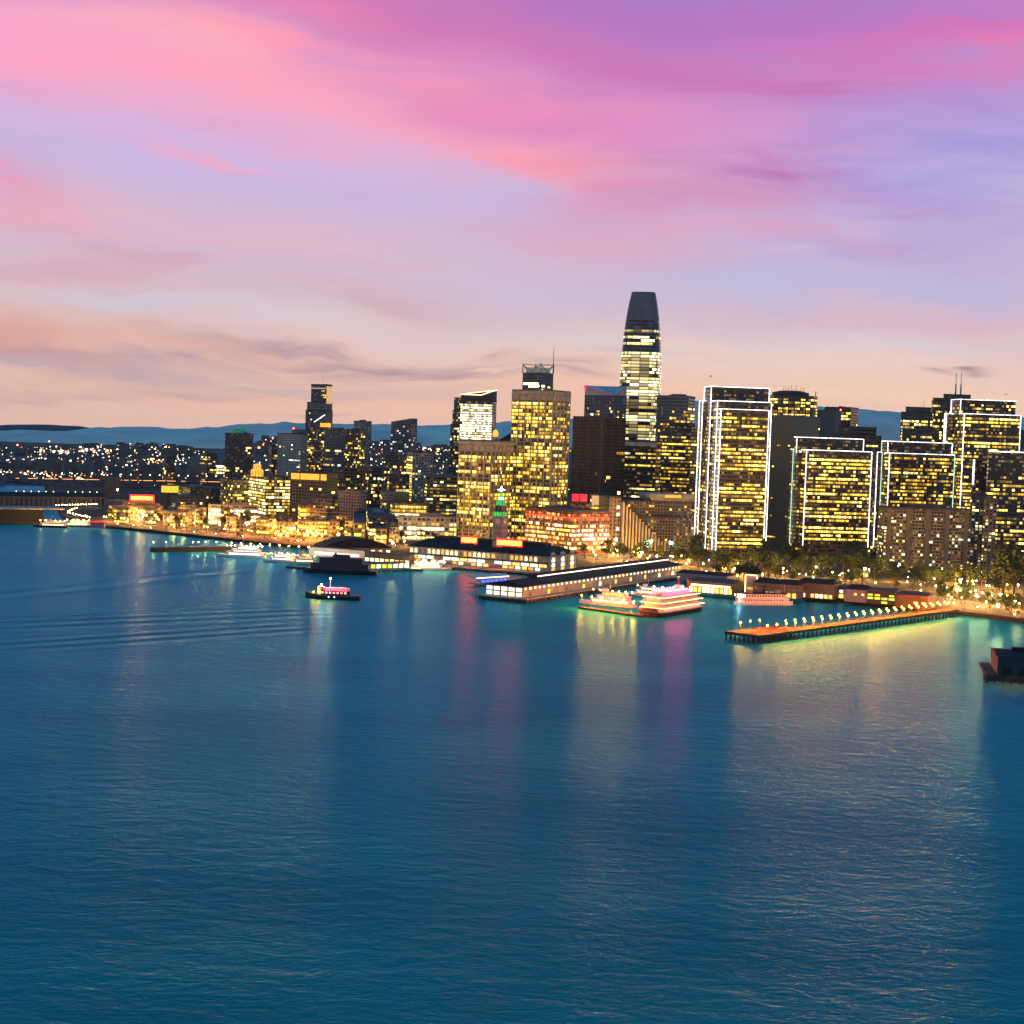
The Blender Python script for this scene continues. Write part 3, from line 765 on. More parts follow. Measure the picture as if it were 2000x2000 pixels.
b = simple('dark residential tower speckled with yellow windows in front of the pale slab', 676, 703, 713, 840, 2100, 60, 'black', ST(bw=3, fh=3.2, p=.3, keep=.25, pal='lit_gold', rowvar=0), name='apartment_tower'); b.finish()
b = Bld('apartment_tower', 'grey apartment tower with a slanting roof and sparse white windows', 'tower', 62)
bb = b.block(764, 803, 815, 826, 2200, 'grey', ST(bw=3.4, fh=3.2, p=.12, keep=.2, pal='lit_cool', rowvar=0), parapet=0)
x0, x1, y0, y1, z0, z1 = bb
c = MB(); h = 6.5
c.rings([[(x0, y0, z1 + .36), (x1, y0, z1 + .36), (x1, y1, z1 + .36), (x0, y1, z1 + .36)], [(x0, y0, z1 + h), (x1, y0, z1 + h), (x1, y1, z1 + .9), (x0, y1, z1 + .9)]], smooth=False); b.part(c, 'sloped_roof', 'roof_grey'); b.finish()
b = simple('squat dark stepped block below the slant roofed apartment tower', 752, 785, 802, 892, 2060, 55, 'dark', ST(p=.3, keep=.4, bw=3)); b.finish()
b = simple('pale gridded tower with one edge of bright yellow bays', 795, 806, 846, 884, 1950, 12, 'pale', ST(bw=4, fh=3.4, mu=.2, p=.16, keep=.2, pal='lit_home', rowvar=0, bot=50), name='apartment_tower', faces='R')
x0, x1, y0, y1, z0, z1 = b.bb
b.lit(Vector((x0, y1, 0)), Vector((0, -1, 0)), Vector((-1, 0, 0)), y1 - y0, z0, z1, ST(bw=3.5, fh=3.4, p=.95, keep=.9, pal='lit_gold', rowvar=0)); b.finish()
b = simple('broad banded office block with rows of yellow white windows left of the concrete towers', 830, 834, 899, 930, 1840, 10, 'olive', BAND, name='office_block', cat='building', roofmat='roof_grey'); b.finish()
b = simple('dark block with a few yellow rows behind the green roofed low block', 757, 760, 800, 928, 1900, 10, 'dark', ST(p=.35, bw=4, fh=4.5, keep=.8), name='office_block', cat='building'); b.finish()
b = Bld('office_block', 'low block with a dark green upper storey and two bright window bands', 'building', 8)
bb = b.block(763, 766, 833, 983, 1750, 'olive', ST(fh=4.6, bw=3, p=.8, keep=.95, top=1, bot=8, pal='lit_mix', rowvar=0))
x0, x1, y0, y1, z0, z1 = bb
b.box('upper_storey', surf('green_panel', (.01, .06, .04), .5), x0 + 2, x0 + (x1 - x0) * .5, y0 + 3, y1 - 3, z1 + .4, z1 + 12); b.finish()
b = Bld('domed_office_block', 'brilliantly lit office block carrying a two tiered amber dome', 'building', 25)
bb = b.block(480, 520, 568, 932, 1950, 'olive', ST(bw=3.4, fh=4.1, p=.85, keep=.75, pal='lit_mix', rowvar=0, top=3))
x0, x1, y0, y1, z0, z1 = bb
cx, cy = at(502, 930, 1962).x, at(502, 930, 1962).y
q = b.loc(Vector((cx, cy, 0)))
for zz, rr, hh in ((.4, 8.2, 9.0), (9.6, 5.2, 6.2)):
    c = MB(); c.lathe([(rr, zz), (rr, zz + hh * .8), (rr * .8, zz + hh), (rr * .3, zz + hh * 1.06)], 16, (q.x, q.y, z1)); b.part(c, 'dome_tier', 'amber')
    for k in range(12):
        c = MB(); a = 2 * pi * k / 12; c.box(q.x + rr * cos(a) - .35, q.x + rr * cos(a) + .35, q.y + rr * sin(a) - .35, q.y + rr * sin(a) + .35, z1 + zz, z1 + zz + hh * .85); b.part(c, 'column', 'pale_stone')
c = MB(); c.lathe([(.9, 15.8), (.2, 19.5)], 8, (q.x, q.y, z1)); b.part(c, 'finial', 'pale_stone'); b.finish()
b = simple('olive block with dim windows at the left foot of the green crowned tower', 430, 455, 486, 938, 2010, 30, 'olive', ST(p=.2, bw=3, pal='lit_gold', keep=.3), name='office_block', cat='building'); b.finish()
b = simple('long low office block with glaring white window bands near the left shore', 404, 407, 502, 986, 1800, 4, 'white', ST(bw=3.6, fh=4.6, mu=.04, p=.93, keep=.96, pal='lit_white', rowvar=0, top=1, bot=3), name='office_block', cat='building', roofmat='roof_grey'); b.finish()
b = simple('low office block with four rows of square yellow windows beside the white banded block', 345, 348, 403, 991, 1825, 5, 'tan', ST(bw=3, fh=4.2, mu=.2, p=.85, keep=.2, pal='lit_mix', rowvar=0, top=1, bot=3), name='office_block', cat='building'); b.finish()
b = Bld('office_block', 'waterfront office block with yellow window rows under a red neon roof sign', 'building', 8)
bb = b.block(205, 212, 318, 988, 1880, 'brown', ST(bw=3.4, fh=4.6, mu=.1, p=.85, keep=.8, pal='lit_gold', rowvar=0, top=1, bot=3))
x0, x1, y0, y1, z0, z1 = bb
bb = b.block(238, 240, 302, 980, 1890, 'brown', ST(p=0), z0=z1 + .4); b.finish()
sg = thing('roof_sign', 'long red neon roof sign with glowing yellow letters above the left shore', 'sign', at(254, 978, 1888) + Vector((0, 0, -.3)), radians(3))
wd = (at(300, 978, 1888).x - at(254, 978, 1888).x); hg = 7.5
c = MB(); c.box(0, wd, 0, .6, .8, hg); c.build('backboard', M['red_board_glow'], sg)  # board glows itself, in place of neon light falling on it
c = MB(); c.box(-.4, wd + .4, .62, .8, .4, hg + .4); c.build('light_shield', M['hull_black'], sg)  # added dark sheet, stops the red glow spilling backwards
c = MB()
for k in range(6): c.bar((wd * (k + .5) / 6, .9, -.2), (wd * (k + .5) / 6, .9, hg), .4)
c.build('frame', M['dark_steel'], sg)
for k in range(9):
    c = MB(); u = wd * (.06 + k * .1); c.box(u, u + wd * .075, -.25, -.05, 2.4, 5.6); c.build('letter', M['neon_letter'], sg)
b = simple('grey office block crowned by one bright amber storey', 567, 640, 660, 926, 1900, 68, 'brown', ST(p=.1, bw=4, keep=.5, top=10), name='office_block', cat='building', mech=False)
x0, x1, y0, y1, z0, z1 = b.bb
for k in range(3):
    c = MB(); L = (y1 - y0); a0 = [.03, .28, .82][k]; a1 = [.25, .78, .97][k]
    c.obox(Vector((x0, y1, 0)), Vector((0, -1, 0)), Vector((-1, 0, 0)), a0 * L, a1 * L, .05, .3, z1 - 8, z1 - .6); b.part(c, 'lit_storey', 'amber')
b.finish()
b = simple('plain brown brick warehouse with a few lit windows on the left waterfront', 606, 640, 662, 996, 1700, 50, 'brown', ST(p=.06, pal='lit_mix'), name='warehouse', cat='building', mech=False); b.finish()
b = simple('narrow office block with stacked bright yellow storeys left of the brown warehouse', 583, 586, 612, 988, 1745, 10, 'brown', ST(fh=5, bw=4, p=.9, keep=.95, pal='lit_gold', rowvar=0, top=1, bot=3), name='office_block', cat='building'); b.finish()
b = simple('grey honeycomb block with a plain side wall behind the left waterfront', 660, 702, 717, 962, 1800, 62, 'grey', ST(bw=3.6, fh=3.6, mu=.2, p=.06, pal='lit_cool'), name='apartment_block', cat='building', roofmat='roof_grey', faces='L'); b.finish()
b = simple('dark block with sparse lamps below the dark blue glass block', 655, 672, 702, 917, 1960, 30, 'dark', ST(p=.13, keep=.3), name='office_block', cat='building'); b.finish()
b = simple('black tower with scattered bright windows in the middle of the left district', 702, 726, 746, 915, 1890, 40, 'black', ST(p=.22, bw=3.4, fh=4.2, keep=.3, pal='lit_mix'), name='office_tower'); b.finish()
b = simple('narrow grey gridded block right of the black speckled tower', 744, 746, 770, 961, 1790, 10, 'grey', ST(bw=3, fh=3.6, mu=.2, p=.08), name='apartment_block', cat='building', roofmat='roof_grey'); b.finish()
b = simple('wide white low block with two lit storeys in front of the banded office block', 776, 778, 896, 1008, 1640, 4, 'white', ST(fh=5, bw=5, p=.5, keep=.85, pal='lit_mix', rowvar=0, top=1, bot=3), name='low_block', cat='building', roofmat='roof_grey', mech=True); b.finish()
b = simple('small brown block on the waterfront road between the warehouse and the white low block', 716, 720, 774, 1012, 1655, 6, 'brown', ST(fh=4.4, bw=4, p=.35, pal='lit_mix', top=1, bot=3), name='low_block', cat='building'); b.finish()
b = simple('small olive block with yellow framed bays at the roadside left of centre', 690, 692, 714, 1022, 1600, 6, 'olive', ST(fh=4.4, bw=4, p=.8, keep=.2, pal='lit_gold', rowvar=0, top=1, bot=2), name='low_block', cat='building'); b.finish()
b = simple('little glowing yellow roadside pavilion left of the clock tower', 732, 734, 756, 1034, 1565, 6, 'tan', ST(fh=5, bw=5, p=1, keep=.95, pal='lit_mix', rowvar=0, top=.5, bot=0), name='pavilion', cat='building', mech=False); b.finish()
b = simple('dark mansion block far behind the red signed office block', 318, 326, 342, 892, 2700, 30, 'dark', ST(p=.12, pal='lit_mix'), name='apartment_block', cat='building'); b.finish()
b = simple('distant low hall with a glaring white lit front', 400, 404, 441, 905, 2900, 10, 'grey', ST(fh=6, bw=6, p=.9, keep=.9, pal='lit_white', rowvar=0, top=1, bot=6), name='hall', cat='building', mech=False); b.finish()
b = simple('distant dark block with a red beacon left of the green crowned tower', 392, 404, 424, 886, 2860, 30, 'dark', ST(p=.15, pal='lit_mix'), name='apartment_block', cat='building'); b.finish()
b = simple('low dark block below the bridge end with yellow dotted windows', 350, 372, 430, 955, 2080, 20, 'dark', ST(p=.25, pal='lit_mix', keep=.3), name='office_block', cat='building'); b.finish()
b = simple('dim terrace of low flats right of the lit top bridge pier', 335, 348, 400, 972, 1960, 20, 'brown', ST(p=.35, pal='lit_mix', keep=.3, fh=3.4), name='apartment_block', cat='building'); b.finish()
b = simple('dark wide block with lit rows behind the brown warehouse', 612, 650, 676, 972, 1840, 55, 'dark', ST(p=.25, bw=4, keep=.6), name='office_block', cat='building'); b.finish()

# ---- centre
b = Bld('stepped_tower', 'dark teal glass tower stepping down on its left beside the white lit tower', 'tower', 55)
st = ST(p=.25, keep=.5, pal='lit_mix', bw=3.2)
bb = b.block(880, 897, 912, 830, 2250, 'teal', st)
b.block(884, 899, 912, 803, 2254, 'teal', st, z0=bb[5] + .4); b.block(887, 901, 912, 778, 2258, 'teal', st, z0=bb[5] + 20); b.finish()
b = Bld('crowned_tower', 'tower with brilliant white window rows under a slanting outlined crown', 'tower', 74)
bb = b.block(900, 962, 970, 784, 2150, 'dark', ST(bw=3.2, fh=3.6, mu=.04, s0=.2, s1=.86, p=.92, keep=.93, pal='lit_white', rowvar=0, top=4, fp=lambda t, p: .92), faces='L')
x0, x1, y0, y1, z0, z1 = bb
c = MB(); ht = 14
c.rings([[(x0, y0, z1 + .36), (x1, y0, z1 + .36), (x1, y1, z1 + .36), (x0, y1, z1 + .36)], [(x0, y0, z1 + ht), (x1, y0, z1 + ht + 2), (x1, y1, z1 + 10), (x0, y1, z1 + 8.5)]], smooth=False)
b.part(c, 'crown', 'dark_steel')
e = [Vector((x0 - .5, y1, z1 + 8.8)), Vector((x0 - .5, y0 + (y1 - y0) * .35, z1 + 8.6)), Vector((x0 - .5, y0, z1 + ht + .4)), Vector((x1, y0, z1 + ht + 2.4)), Vector((x1, y1, z1 + 10.4))]
for k in range(4):
    c = MB(); c.bar(e[k], e[k + 1], 1.0); b.part(c, 'light_strip', 'warm_glow')
b.finish()
dm = thing('domed_hall', 'small amber lantern dome on a dark pitched roof between the white and the concrete towers', 'building', at(972, 862, 1980) * 1.0)
dm.location.z = 0; zt = at(972, 862, 1980).z
c = MB(); c.box(-6, 18, -1, 24, 3, zt); c.build('wall', wallmat('dark', OFF), dm)
c = MB(); c.rings([[(-1, -1, zt), (19, -1, zt), (19, 24, zt), (-1, 24, zt)], [(17, 4, zt + 12), (18.5, 4, zt + 12), (18.5, 20, zt + 12), (17, 20, zt + 12)]], smooth=False); c.build('roof', M['roof_slate'], dm)
c = MB(); c.lathe([(2.6, 0), (2.6, 6)], 12, (-3, 4, zt)); c.build('drum', M['pale_stone'], dm)
c = MB(); c.lathe([(3.4, 6), (3.6, 10), (2.8, 13.5), (.4, 15)], 14, (-3, 4, zt)); c.build('dome', M['amber'], dm)
GRID = dict(mu=.1, s0=.2, s1=.9, pal='lit_gold')
b = Bld('concrete_tower', 'shorter of the paired concrete grid towers, full of yellow windows, behind the clock tower', 'tower', 58)
bb = b.block(897, 960, 1003, 863, 1600, 'tan', ST(bw=2.6, fh=3.9, p=.62, keep=.75, top=11, **GRID), roofmat='roof_grey')
def piers(b, bb, step, d=.9, w=1.0, mat_='concrete', frieze=9, faces='LR'):
    x0, x1, y0, y1, z0, z1 = bb
    mb = MB()
    for key, o, a, n, L in (('R', Vector((x0, y0, 0)), Vector((1, 0, 0)), Vector((0, -1, 0)), x1 - x0), ('L', Vector((x0, y1, 0)), Vector((0, -1, 0)), Vector((-1, 0, 0)), y1 - y0)):
        if key not in faces: continue
        nn = max(2, round(L / step))
        for k in range(nn + 1):
            u = L * k / nn
            mb.obox(o, a, n, max(0, u - w / 2), min(L, u + w / 2), .01, d, z0, z1 - .02)
        if frieze: mb.obox(o, a, n, 0, L, d, d + .3, z1 - 3.4, z1 - .03)
        for k in range(nn):
            if frieze: mb.obox(o, a, n, L * (k + .12) / nn, L * (k + .88) / nn, .02, .1, z1 - 10, z1 - 4)
    b.part(mb, 'frame', mat_)
piers(b, bb, 7.8); b.finish()
b = Bld('concrete_tower', 'taller of the paired concrete grid towers, full of yellow windows, below the spired glass tower', 'tower', 60)
bb = b.block(1001, 1081, 1114, 764, 1625, 'tan', ST(bw=2.6, fh=3.9, p=.6, keep=.75, top=11, **GRID), roofmat='roof_grey')
piers(b, bb, 7.8); b.finish()
b = Bld('spired_tower', 'grey glass tower with an open truss crown and a needle spire', 'tower', 48)
bb = b.block(1021, 1056, 1081, 728, 2050, 'blue', ST(p=.09, pal='lit_mix', bw=3, top=10, keep=.7), parapet=0)
x0, x1, y0, y1, z0, z1 = bb
xm, ym = (x0 + x1) / 2, (y0 + y1) / 2
c = MB()
for a, q in (((x0, y1), (x0, y0)), ((x0, y0), (x1, y0)), ((x1, y0), (x1, y1)), ((x1, y1), (x0, y1))):
    mx, my = (a[0] + q[0]) / 2, (a[1] + q[1]) / 2
    c.bar((a[0], a[1], z1 + 11), (mx, my, z1 + 1), .9); c.bar((q[0], q[1], z1 + 11), (mx, my, z1 + 1), .9)
    c.bar((a[0], a[1], z1), (a[0], a[1], z1 + 12.5), 1.0)
    c.bar((a[0], a[1], z1 + 11.5), (q[0], q[1], z1 + 11.5), .5)
b.part(c, 'crown_truss', 'pale_stone')
c = MB(); c.rings([[(x0 + 3, y0 + 3, z1 + .4), (x1 - 3, y0 + 3, z1 + .4), (x1 - 3, y1 - 3, z1 + .4), (x0 + 3, y1 - 3, z1 + .4)], [(x0 + 4, y0 + 4, z1 + 7.5), (x1 - 4, y0 + 4, z1 + 7.5), (x1 - 4, y1 - 4, z1 + 7.5), (x0 + 4, y1 - 4, z1 + 7.5)]], smooth=False)
b.part(c, 'crown', glow('crown_glow', (.62, .72, .5), .22, var=.3))  # crown made pale by a faint glow put into it
c = MB(); c.lathe([(.75, 0), (.5, 14), (.2, 36)], 6, (x1 - .4, y0 + .4, z1)); b.part(c, 'spire', 'steel')
c = MB()
for zb in (18, 40, 62, 84, 106): 
    c.bar((x0 - .2, y1, z1 - zb - 22), (x0 - .2, y0, z1 - zb), .8); c.bar((x0, y0 - .2, z1 - zb - 22), (x1, y0 - .2, z1 - zb), .8)
b.part(c, 'bracing', 'steel')
for (u0, u1, zz) in ((.05, .3, 16), (.35, .95, 19.5), (.3, .9, 16), (1.1, 1.35, 19)):
    c = MB()
    if u0 < 1: c.obox(Vector((x0, y1, 0)), Vector((0, -1, 0)), Vector((-1, 0, 0)), (y1 - y0) * u0, (y1 - y0) * u1, .03, .2, z1 - zz, z1 - zz + 2.8)
    else: c.obox(Vector((x0, y0, 0)), Vector((1, 0, 0)), Vector((0, -1, 0)), (x1 - x0) * (u0 - 1), (x1 - x0) * (u1 - 1), .03, .2, z1 - zz, z1 - zz + 2.8)
    b.part(c, 'window', 'warm_glow')
for (u, zz) in ((.3, 24), (.7, 24), (1.2, 24), (1.65, 24)):
    c = MB(); p = (x0 - .4, y1 - (y1 - y0) * u) if u < 1 else (x0 + (x1 - x0) * (u - 1), y0 - .4); c.ball((p[0], p[1], z1 - zz), .9); b.part(c, 'beacon', 'red_lamp')
b.finish()
# the rounded giant
def giant():
    Y = 2137; bx = at(1248, 900, Y).x
    t = thing('rounded_tower', 'tallest tower, glassy and rounded, tapering to a flat open crown', 'tower', (bx, Y + 24, 0), radians(-8))
    rows = [(870, 1212, 1284), (800, 1207, 1287), (740, 1208, 1288), (700, 1210, 1287), (650, 1214, 1285), (620, 1219, 1283), (590, 1225, 1280), (568, 1231, 1277)]
    zs, hw = [], []
    for y, a, c in rows:
        zs.append(at(1248, y, Y).z); hw.append((at(c, y, Y).x - at(a, y, Y).x) / 2)
    zs = [3.0] + zs; hw = [hw[0]] + hw
    def half(z):
        for k in range(len(zs) - 1):
            if z <= zs[k + 1] or k == len(zs) - 2:
                q = max(0, min(1, (z - zs[k]) / (zs[k + 1] - zs[k])))
                return hw[k] + (hw[k + 1] - hw[k]) * q
    def plan(h, n=40, off=0.0):
        out = []
        for j in range(n):
            a = 2 * pi * j / n
            ca, sa = cos(a), sin(a)
            e = .42
            out.append(((h * abs(ca) ** e + off) * (1 if ca >= 0 else -1), (h * abs(sa) ** e + off) * (1 if sa >= 0 else -1)))
        return out
    fh = 4.4
    n = 40
    nfl = int((zs[-1] - 3) / fh)
    rings = [[(x, y, 3 + fh * k) for x, y in plan(half(3 + fh * k))] for k in range(nfl + 1)]
    mb = MB(); split = nfl - 9
    mb.rings(rings[:split + 1], False, True, False, uvv=(1.0, [float(k) for k in range(split + 1)]))
    mb.build('wall', wallmat('blue', ST(mu=.05, s0=.2, s1=.97, p=0)), t)
    cr = MB(); cr.rings(rings[split:], False, True, False, uvv=(3.0, [k * 2.0 for k in range(len(rings) - split)]))
    cr.build('crown', facade('crown_mesh', (.15, .17, .2), (.05, .07, .09), .2, .25, .9, .6, .3, dimthr=2.0), t)
    rb = MB()
    for k in range(0, split, 1):
        h = half(3 + fh * k)
        P1 = plan(h, off=.25); P0 = plan(h, off=-.1)
        rb.rings([[(x, y, 3 + fh * k - .3) for x, y in P1], [(x, y, 3 + fh * k + .35) for x, y in P1]], False, False, False)
    rb.build('floor_fins', M['steel'], t)
    runs = []
    r = random.Random(4)
    order = [j % n for j in range(n // 2 - 1, n + 2)]
    for k in range(6, split - 2):
        z0, z1 = 3 + fh * k + .7, 3 + fh * (k + 1) - .45
        fr = k / split
        pf = .8 if fr < .84 else (.75 if k in (split - 4, split - 6) else .05)
        pf *= r.choice((.35, .7, .9, 1, 1.1))
        i = 0
        while i < len(order) - 1:
            if r.random() < pf:
                e = i + 1
                while e < len(order) - 1 and e - i < 9 and r.random() < .82: e += 1
                runs.append((k, i, e, z0, z1)); i = e
            else: i += 1
    runs.sort(key=lambda q: -(q[2] - q[1]))
    rest = MB()
    for idx, (k, i, e, z0, z1) in enumerate(runs):
        mb = MB() if idx < 100 else rest
        A, B = plan(half(z0), off=.12), plan(half(z1), off=.12)
        UID[0] += 1; off = (UID[0] * 17) % 6000; rid = (UID[0] * 7) % 5000
        for q in range(i, e):
            j, j2 = order[q], order[q + 1]
            mb.face([(*A[j], z0), (*A[j2], z0), (*B[j2], z1), (*B[j], z1)], [(off + q + .02, rid + .02), (off + q + .98, rid + .02), (off + q + .98, rid + .98), (off + q + .02, rid + .98)])
        if idx < 100: mb.build('window', M['lit_giant'], t)
    if rest.v: tag(rest.build('windows', M['lit_giant'], t), kind='stuff')
M['lit_giant'] = litmat('lit_giant', [(1, .93, .7), (1, .85, .45), (1, .75, .24), (1, .62, .1)], .45, 3.0, mu=.06)
giant()
b = Bld('ribbed_tower', 'broad black ribbed tower, nearly unlit, left of the rounded giant', 'tower', 48)
bb = b.block(1120, 1176, 1222, 816, 1700, 'bronze', ST(bw=2.2, fh=3.9, p=.012, keep=.8, pal='lit_gold', mu=.1, s0=.2, s1=.95, rowvar=0, top=14))
piers(b, bb, 2.6, .6, .5, 'rib', frieze=0) if M.setdefault('rib', surf('rib', (.07, .06, .045), .6)) else None
x0, x1, y0, y1, z0, z1 = bb
b.box('corner_pier', M['rib'], x0 - .9, x0 + 1.4, y0 - .9, y0 + 1.4, z0, z1 + .2); b.finish()
b = Bld('slanted_tower', 'dark blue glass tower with a pale slanting roof plane, behind the black ribbed tower', 'tower', 40)
bb = b.block(1142, 1200, 1224, 772, 1960, 'blue', ST(p=.14, pal='lit_mix', bw=3, keep=.5, top=12), parapet=0, roof=False)
x0, x1, y0, y1, z0, z1 = bb
c = MB(); c.rings([[(x0, y0, z1), (x1, y0, z1), (x1, y1, z1), (x0, y1, z1)], [(x0, y0, z1 + 1), (x1, y0, z1 + 12), (x1, y1, z1 + 13), (x0, y1, z1 + 13)]], smooth=False); b.part(c, 'slanted_roof', surf('roof_glass', (.45, .36, .35), .3))
c = MB(); c.bar((x0 - .3, y1, z1 + 7), (x0 - .3, y1, z1 + 13.4), 1.6); b.part(c, 'beacon', 'red'); b.finish()
b = simple('grey office tower with a blank upper band just right of the rounded giant', 1283, 1345, 1358, 775, 2000, 70, 'grey', ST(p=.2, keep=.9, pal='lit_gold', fh=4.2, top=14, bw=3), roofmat='roof_grey'); b.finish()
b = Bld('office_tower', 'dark tower with yellow window bands between the rounded giant and the outlined tower', 'tower', 62)
bb = b.block(1290, 1350, 1364, 834, 1850, 'bronze', ST(p=.36, keep=.88, pal='lit_gold', fh=4.2, bw=3, mu=.05, s0=.4, s1=.85, top=10))
x0, x1, y0, y1, z0, z1 = bb
b.box('roof_plant', 'roof_dark', x0 + 2, x1 - 2, y0 + 4, y0 + (y1 - y0) * .75, z1 + .4, z1 + 5); b.finish()
b = simple('black office tower with long white window bands at the foot of the rounded giant', 1217, 1282, 1292, 864, 1800, 70, 'black', ST(p=.6, keep=.95, pal='lit_mix', fh=4.6, bw=3, mu=.02, s0=.4, s1=.8, top=9, fp=lambda t, p: .03 if .55 < t < .8 else p))
x0, x1, y0, y1, z0, z1 = b.bb
c = MB(); c.obox(Vector((x0, y1, 0)), Vector((0, -1, 0)), Vector((-1, 0, 0)), 0, y1 - y0, .05, .4, z1 - 5, z1 - .5); b.part(c, 'cornice', surf('cornice', (.4, .42, .33), .7)); b.finish()
b = Bld('brick_block', 'red brick corner block with rows of orange windows and red lit eaves', 'building', 40)
bb = b.block(1027, 1118, 1191, 1000, 1510, 'brick', ST(bw=2.7, fh=4.3, mu=.16, s0=.25, s1=.8, p=.88, keep=.5, pal='lit_mix', rowvar=0, top=9.5, bot=5), roofmat='roof_dark')
x0, x1, y0, y1, z0, z1 = bb
for o, a, n, L in ((Vector((x0, y0, 0)), Vector((1, 0, 0)), Vector((0, -1, 0)), x1 - x0), (Vector((x0, y1, 0)), Vector((0, -1, 0)), Vector((-1, 0, 0)), y1 - y0)):
    b.lit(o, a, n, L, z1 - 10.5, z1 + .1, ST(bw=2.7, fh=4.3, mu=.12, s0=.3, s1=.85, p=.93, keep=.3, pal='lit_red', rowvar=0, top=1, bot=0))
    c = MB(); c.obox(o, a, n, -.5, L + .5, .05, .9, z1 - 1.2, z1 - .6); b.part(c, 'cornice', 'brick_wall')
    c = MB(); c.obox(o, a, n, 0, L, .06, .35, z1 - 6.35, z1 - 5.5); b.part(c, 'light_strip', glow('eave_red', (1, .05, .01), 3))
b.finish()
b = simple('small tan block with a floodlit blank top behind the red brick block', 1152, 1156, 1191, 966, 1640, 8, 'tan', ST(p=.2), name='office_block', cat='building', mech=False)
x0, x1, y0, y1, z0, z1 = b.bb
c = MB(); c.obox(Vector((x0, y0, 0)), Vector((1, 0, 0)), Vector((0, -1, 0)), .3, x1 - x0 - .3, .05, .3, z1 - 11, z1 - 1); b.part(c, 'glow_panel', 'tan_lit'); b.finish()  # floodlight on the blank wall is put in as glow
b = simple('dark blue grey block carrying a pair of red roof signs behind the red brick block', 1114, 1118, 1152, 984, 1620, 8, 'dark', ST(p=.05), name='office_block', cat='building', mech=False); b.finish()
sg = thing('roof_sign', 'pair of square glowing red roof signs above the red brick block', 'sign', at(1117, 980, 1618), radians(6))
for k in (0, 1):
    c = MB(); c.box(k * 8.6, k * 8.6 + 7.6, 0, .6, .6, 8.4); c.build('panel', M['sign_red'], sg)
    c = MB(); c.bar((k * 8.6 + 3.8, 1.2, -2), (k * 8.6 + 3.8, 1.2, 8), .4); c.build('post', M['dark_steel'], sg)
# stepped hotel with fins
M['pale_fin'] = surf('pale_fin', (.5, .44, .3), .85)
def hotel():
    b = Bld('terraced_hotel', 'terraced hotel with rows of stepped concrete fins beside the outlined tower', 'hotel', 12)
    bb = b.block(1190, 1214, 1356, 1010, 1600, 'brown', ST(bw=3.2, fh=3.2, mu=.2, p=.2, keep=.1, pal='lit_amber', rowvar=0, top=2, bot=8), roof=True)
    x0, x1, y0, y1, z0, z1 = bb
    Wd = x1 - x0
    # receding terraces rise towards the left; every terrace wall carries its own fins
    nst = 15
    mb = MB(); fl = MB()
    for k in range(nst):
        u0 = x0 + Wd * .68 * k / nst; u1 = x0 + Wd * .68 * (k + .42) / nst
        zt = z1 + 15.5 - k * 3.35
        mb.box(u0, u1, y0 - 5.5 + k * .18, y0 + 6, 3, max(zt, 12))
        fl.box(u1, x0 + Wd * .68 * (k + 1) / nst, y0 - 3.0 + k * .12, y0 + 6, 3, max(zt - 2.2, 11))
    b.part(mb, 'fins', 'pale_fin'); b.part(fl, 'balcony_wall', surf('balcony_dark', (.05, .045, .035), .8))
    b.raw(x0 + Wd * .02, x1, y0 + 6.2, y1, z1 + .5, z1 + 16, 'brown', ST(bw=3.2, fh=3.2, mu=.2, p=.16, keep=.1, pal='lit_amber', rowvar=0, top=1, bot=0))
    bt = b.raw(x0 - 13, x0 - .5, y0 + 2, y1, 3, z1 + 20, 'tan', ST(bw=4, fh=4, p=.0, pal='lit_mix', mu=.3))
    c = MB()
    for k in range(7):
        c = MB(); zz = 16 + k * 7.5; c.obox(Vector((bt[0], bt[2], 0)), Vector((1, 0, 0)), Vector((0, -1, 0)), 8.2, 11, .02, .2, zz, zz + 3.2)
        if k in (1, 3, 4, 6): b.part(c, 'window', 'warm_glow')
    c = MB(); c.rings([[(x0 + Wd * .45, y0 + 8, z1 + 16.4), (x1 + 2, y0 + 8, z1 + 16.4), (x1 + 2, y1 - 2, z1 + 16.4), (x0 + Wd * .45, y1 - 2, z1 + 16.4)], [(x0 + Wd * .4, y0 + 4, z1 + 21), (x1 + 3, y0 + 4, z1 + 21), (x1 + 3, y1, z1 + 21), (x0 + Wd * .4, y1, z1 + 21)],
                        [(x0 + Wd * .4, y0 + 4, z1 + 25), (x1 + 3, y0 + 4, z1 + 25), (x1 + 3, y1, z1 + 25), (x0 + Wd * .4, y1, z1 + 25)]], smooth=False); b.part(c, 'rooftop_restaurant', 'concrete')
    c = MB(); c.obox(Vector((x0 + Wd * .6, y0 + 4, 0)), Vector((1, 0, 0)), Vector((0, -1, 0)), 0, Wd * .22, .1, .4, z1 + 21.6, z1 + 24); b.part(c, 'restaurant_window', 'amber')
    b.finish()
hotel()

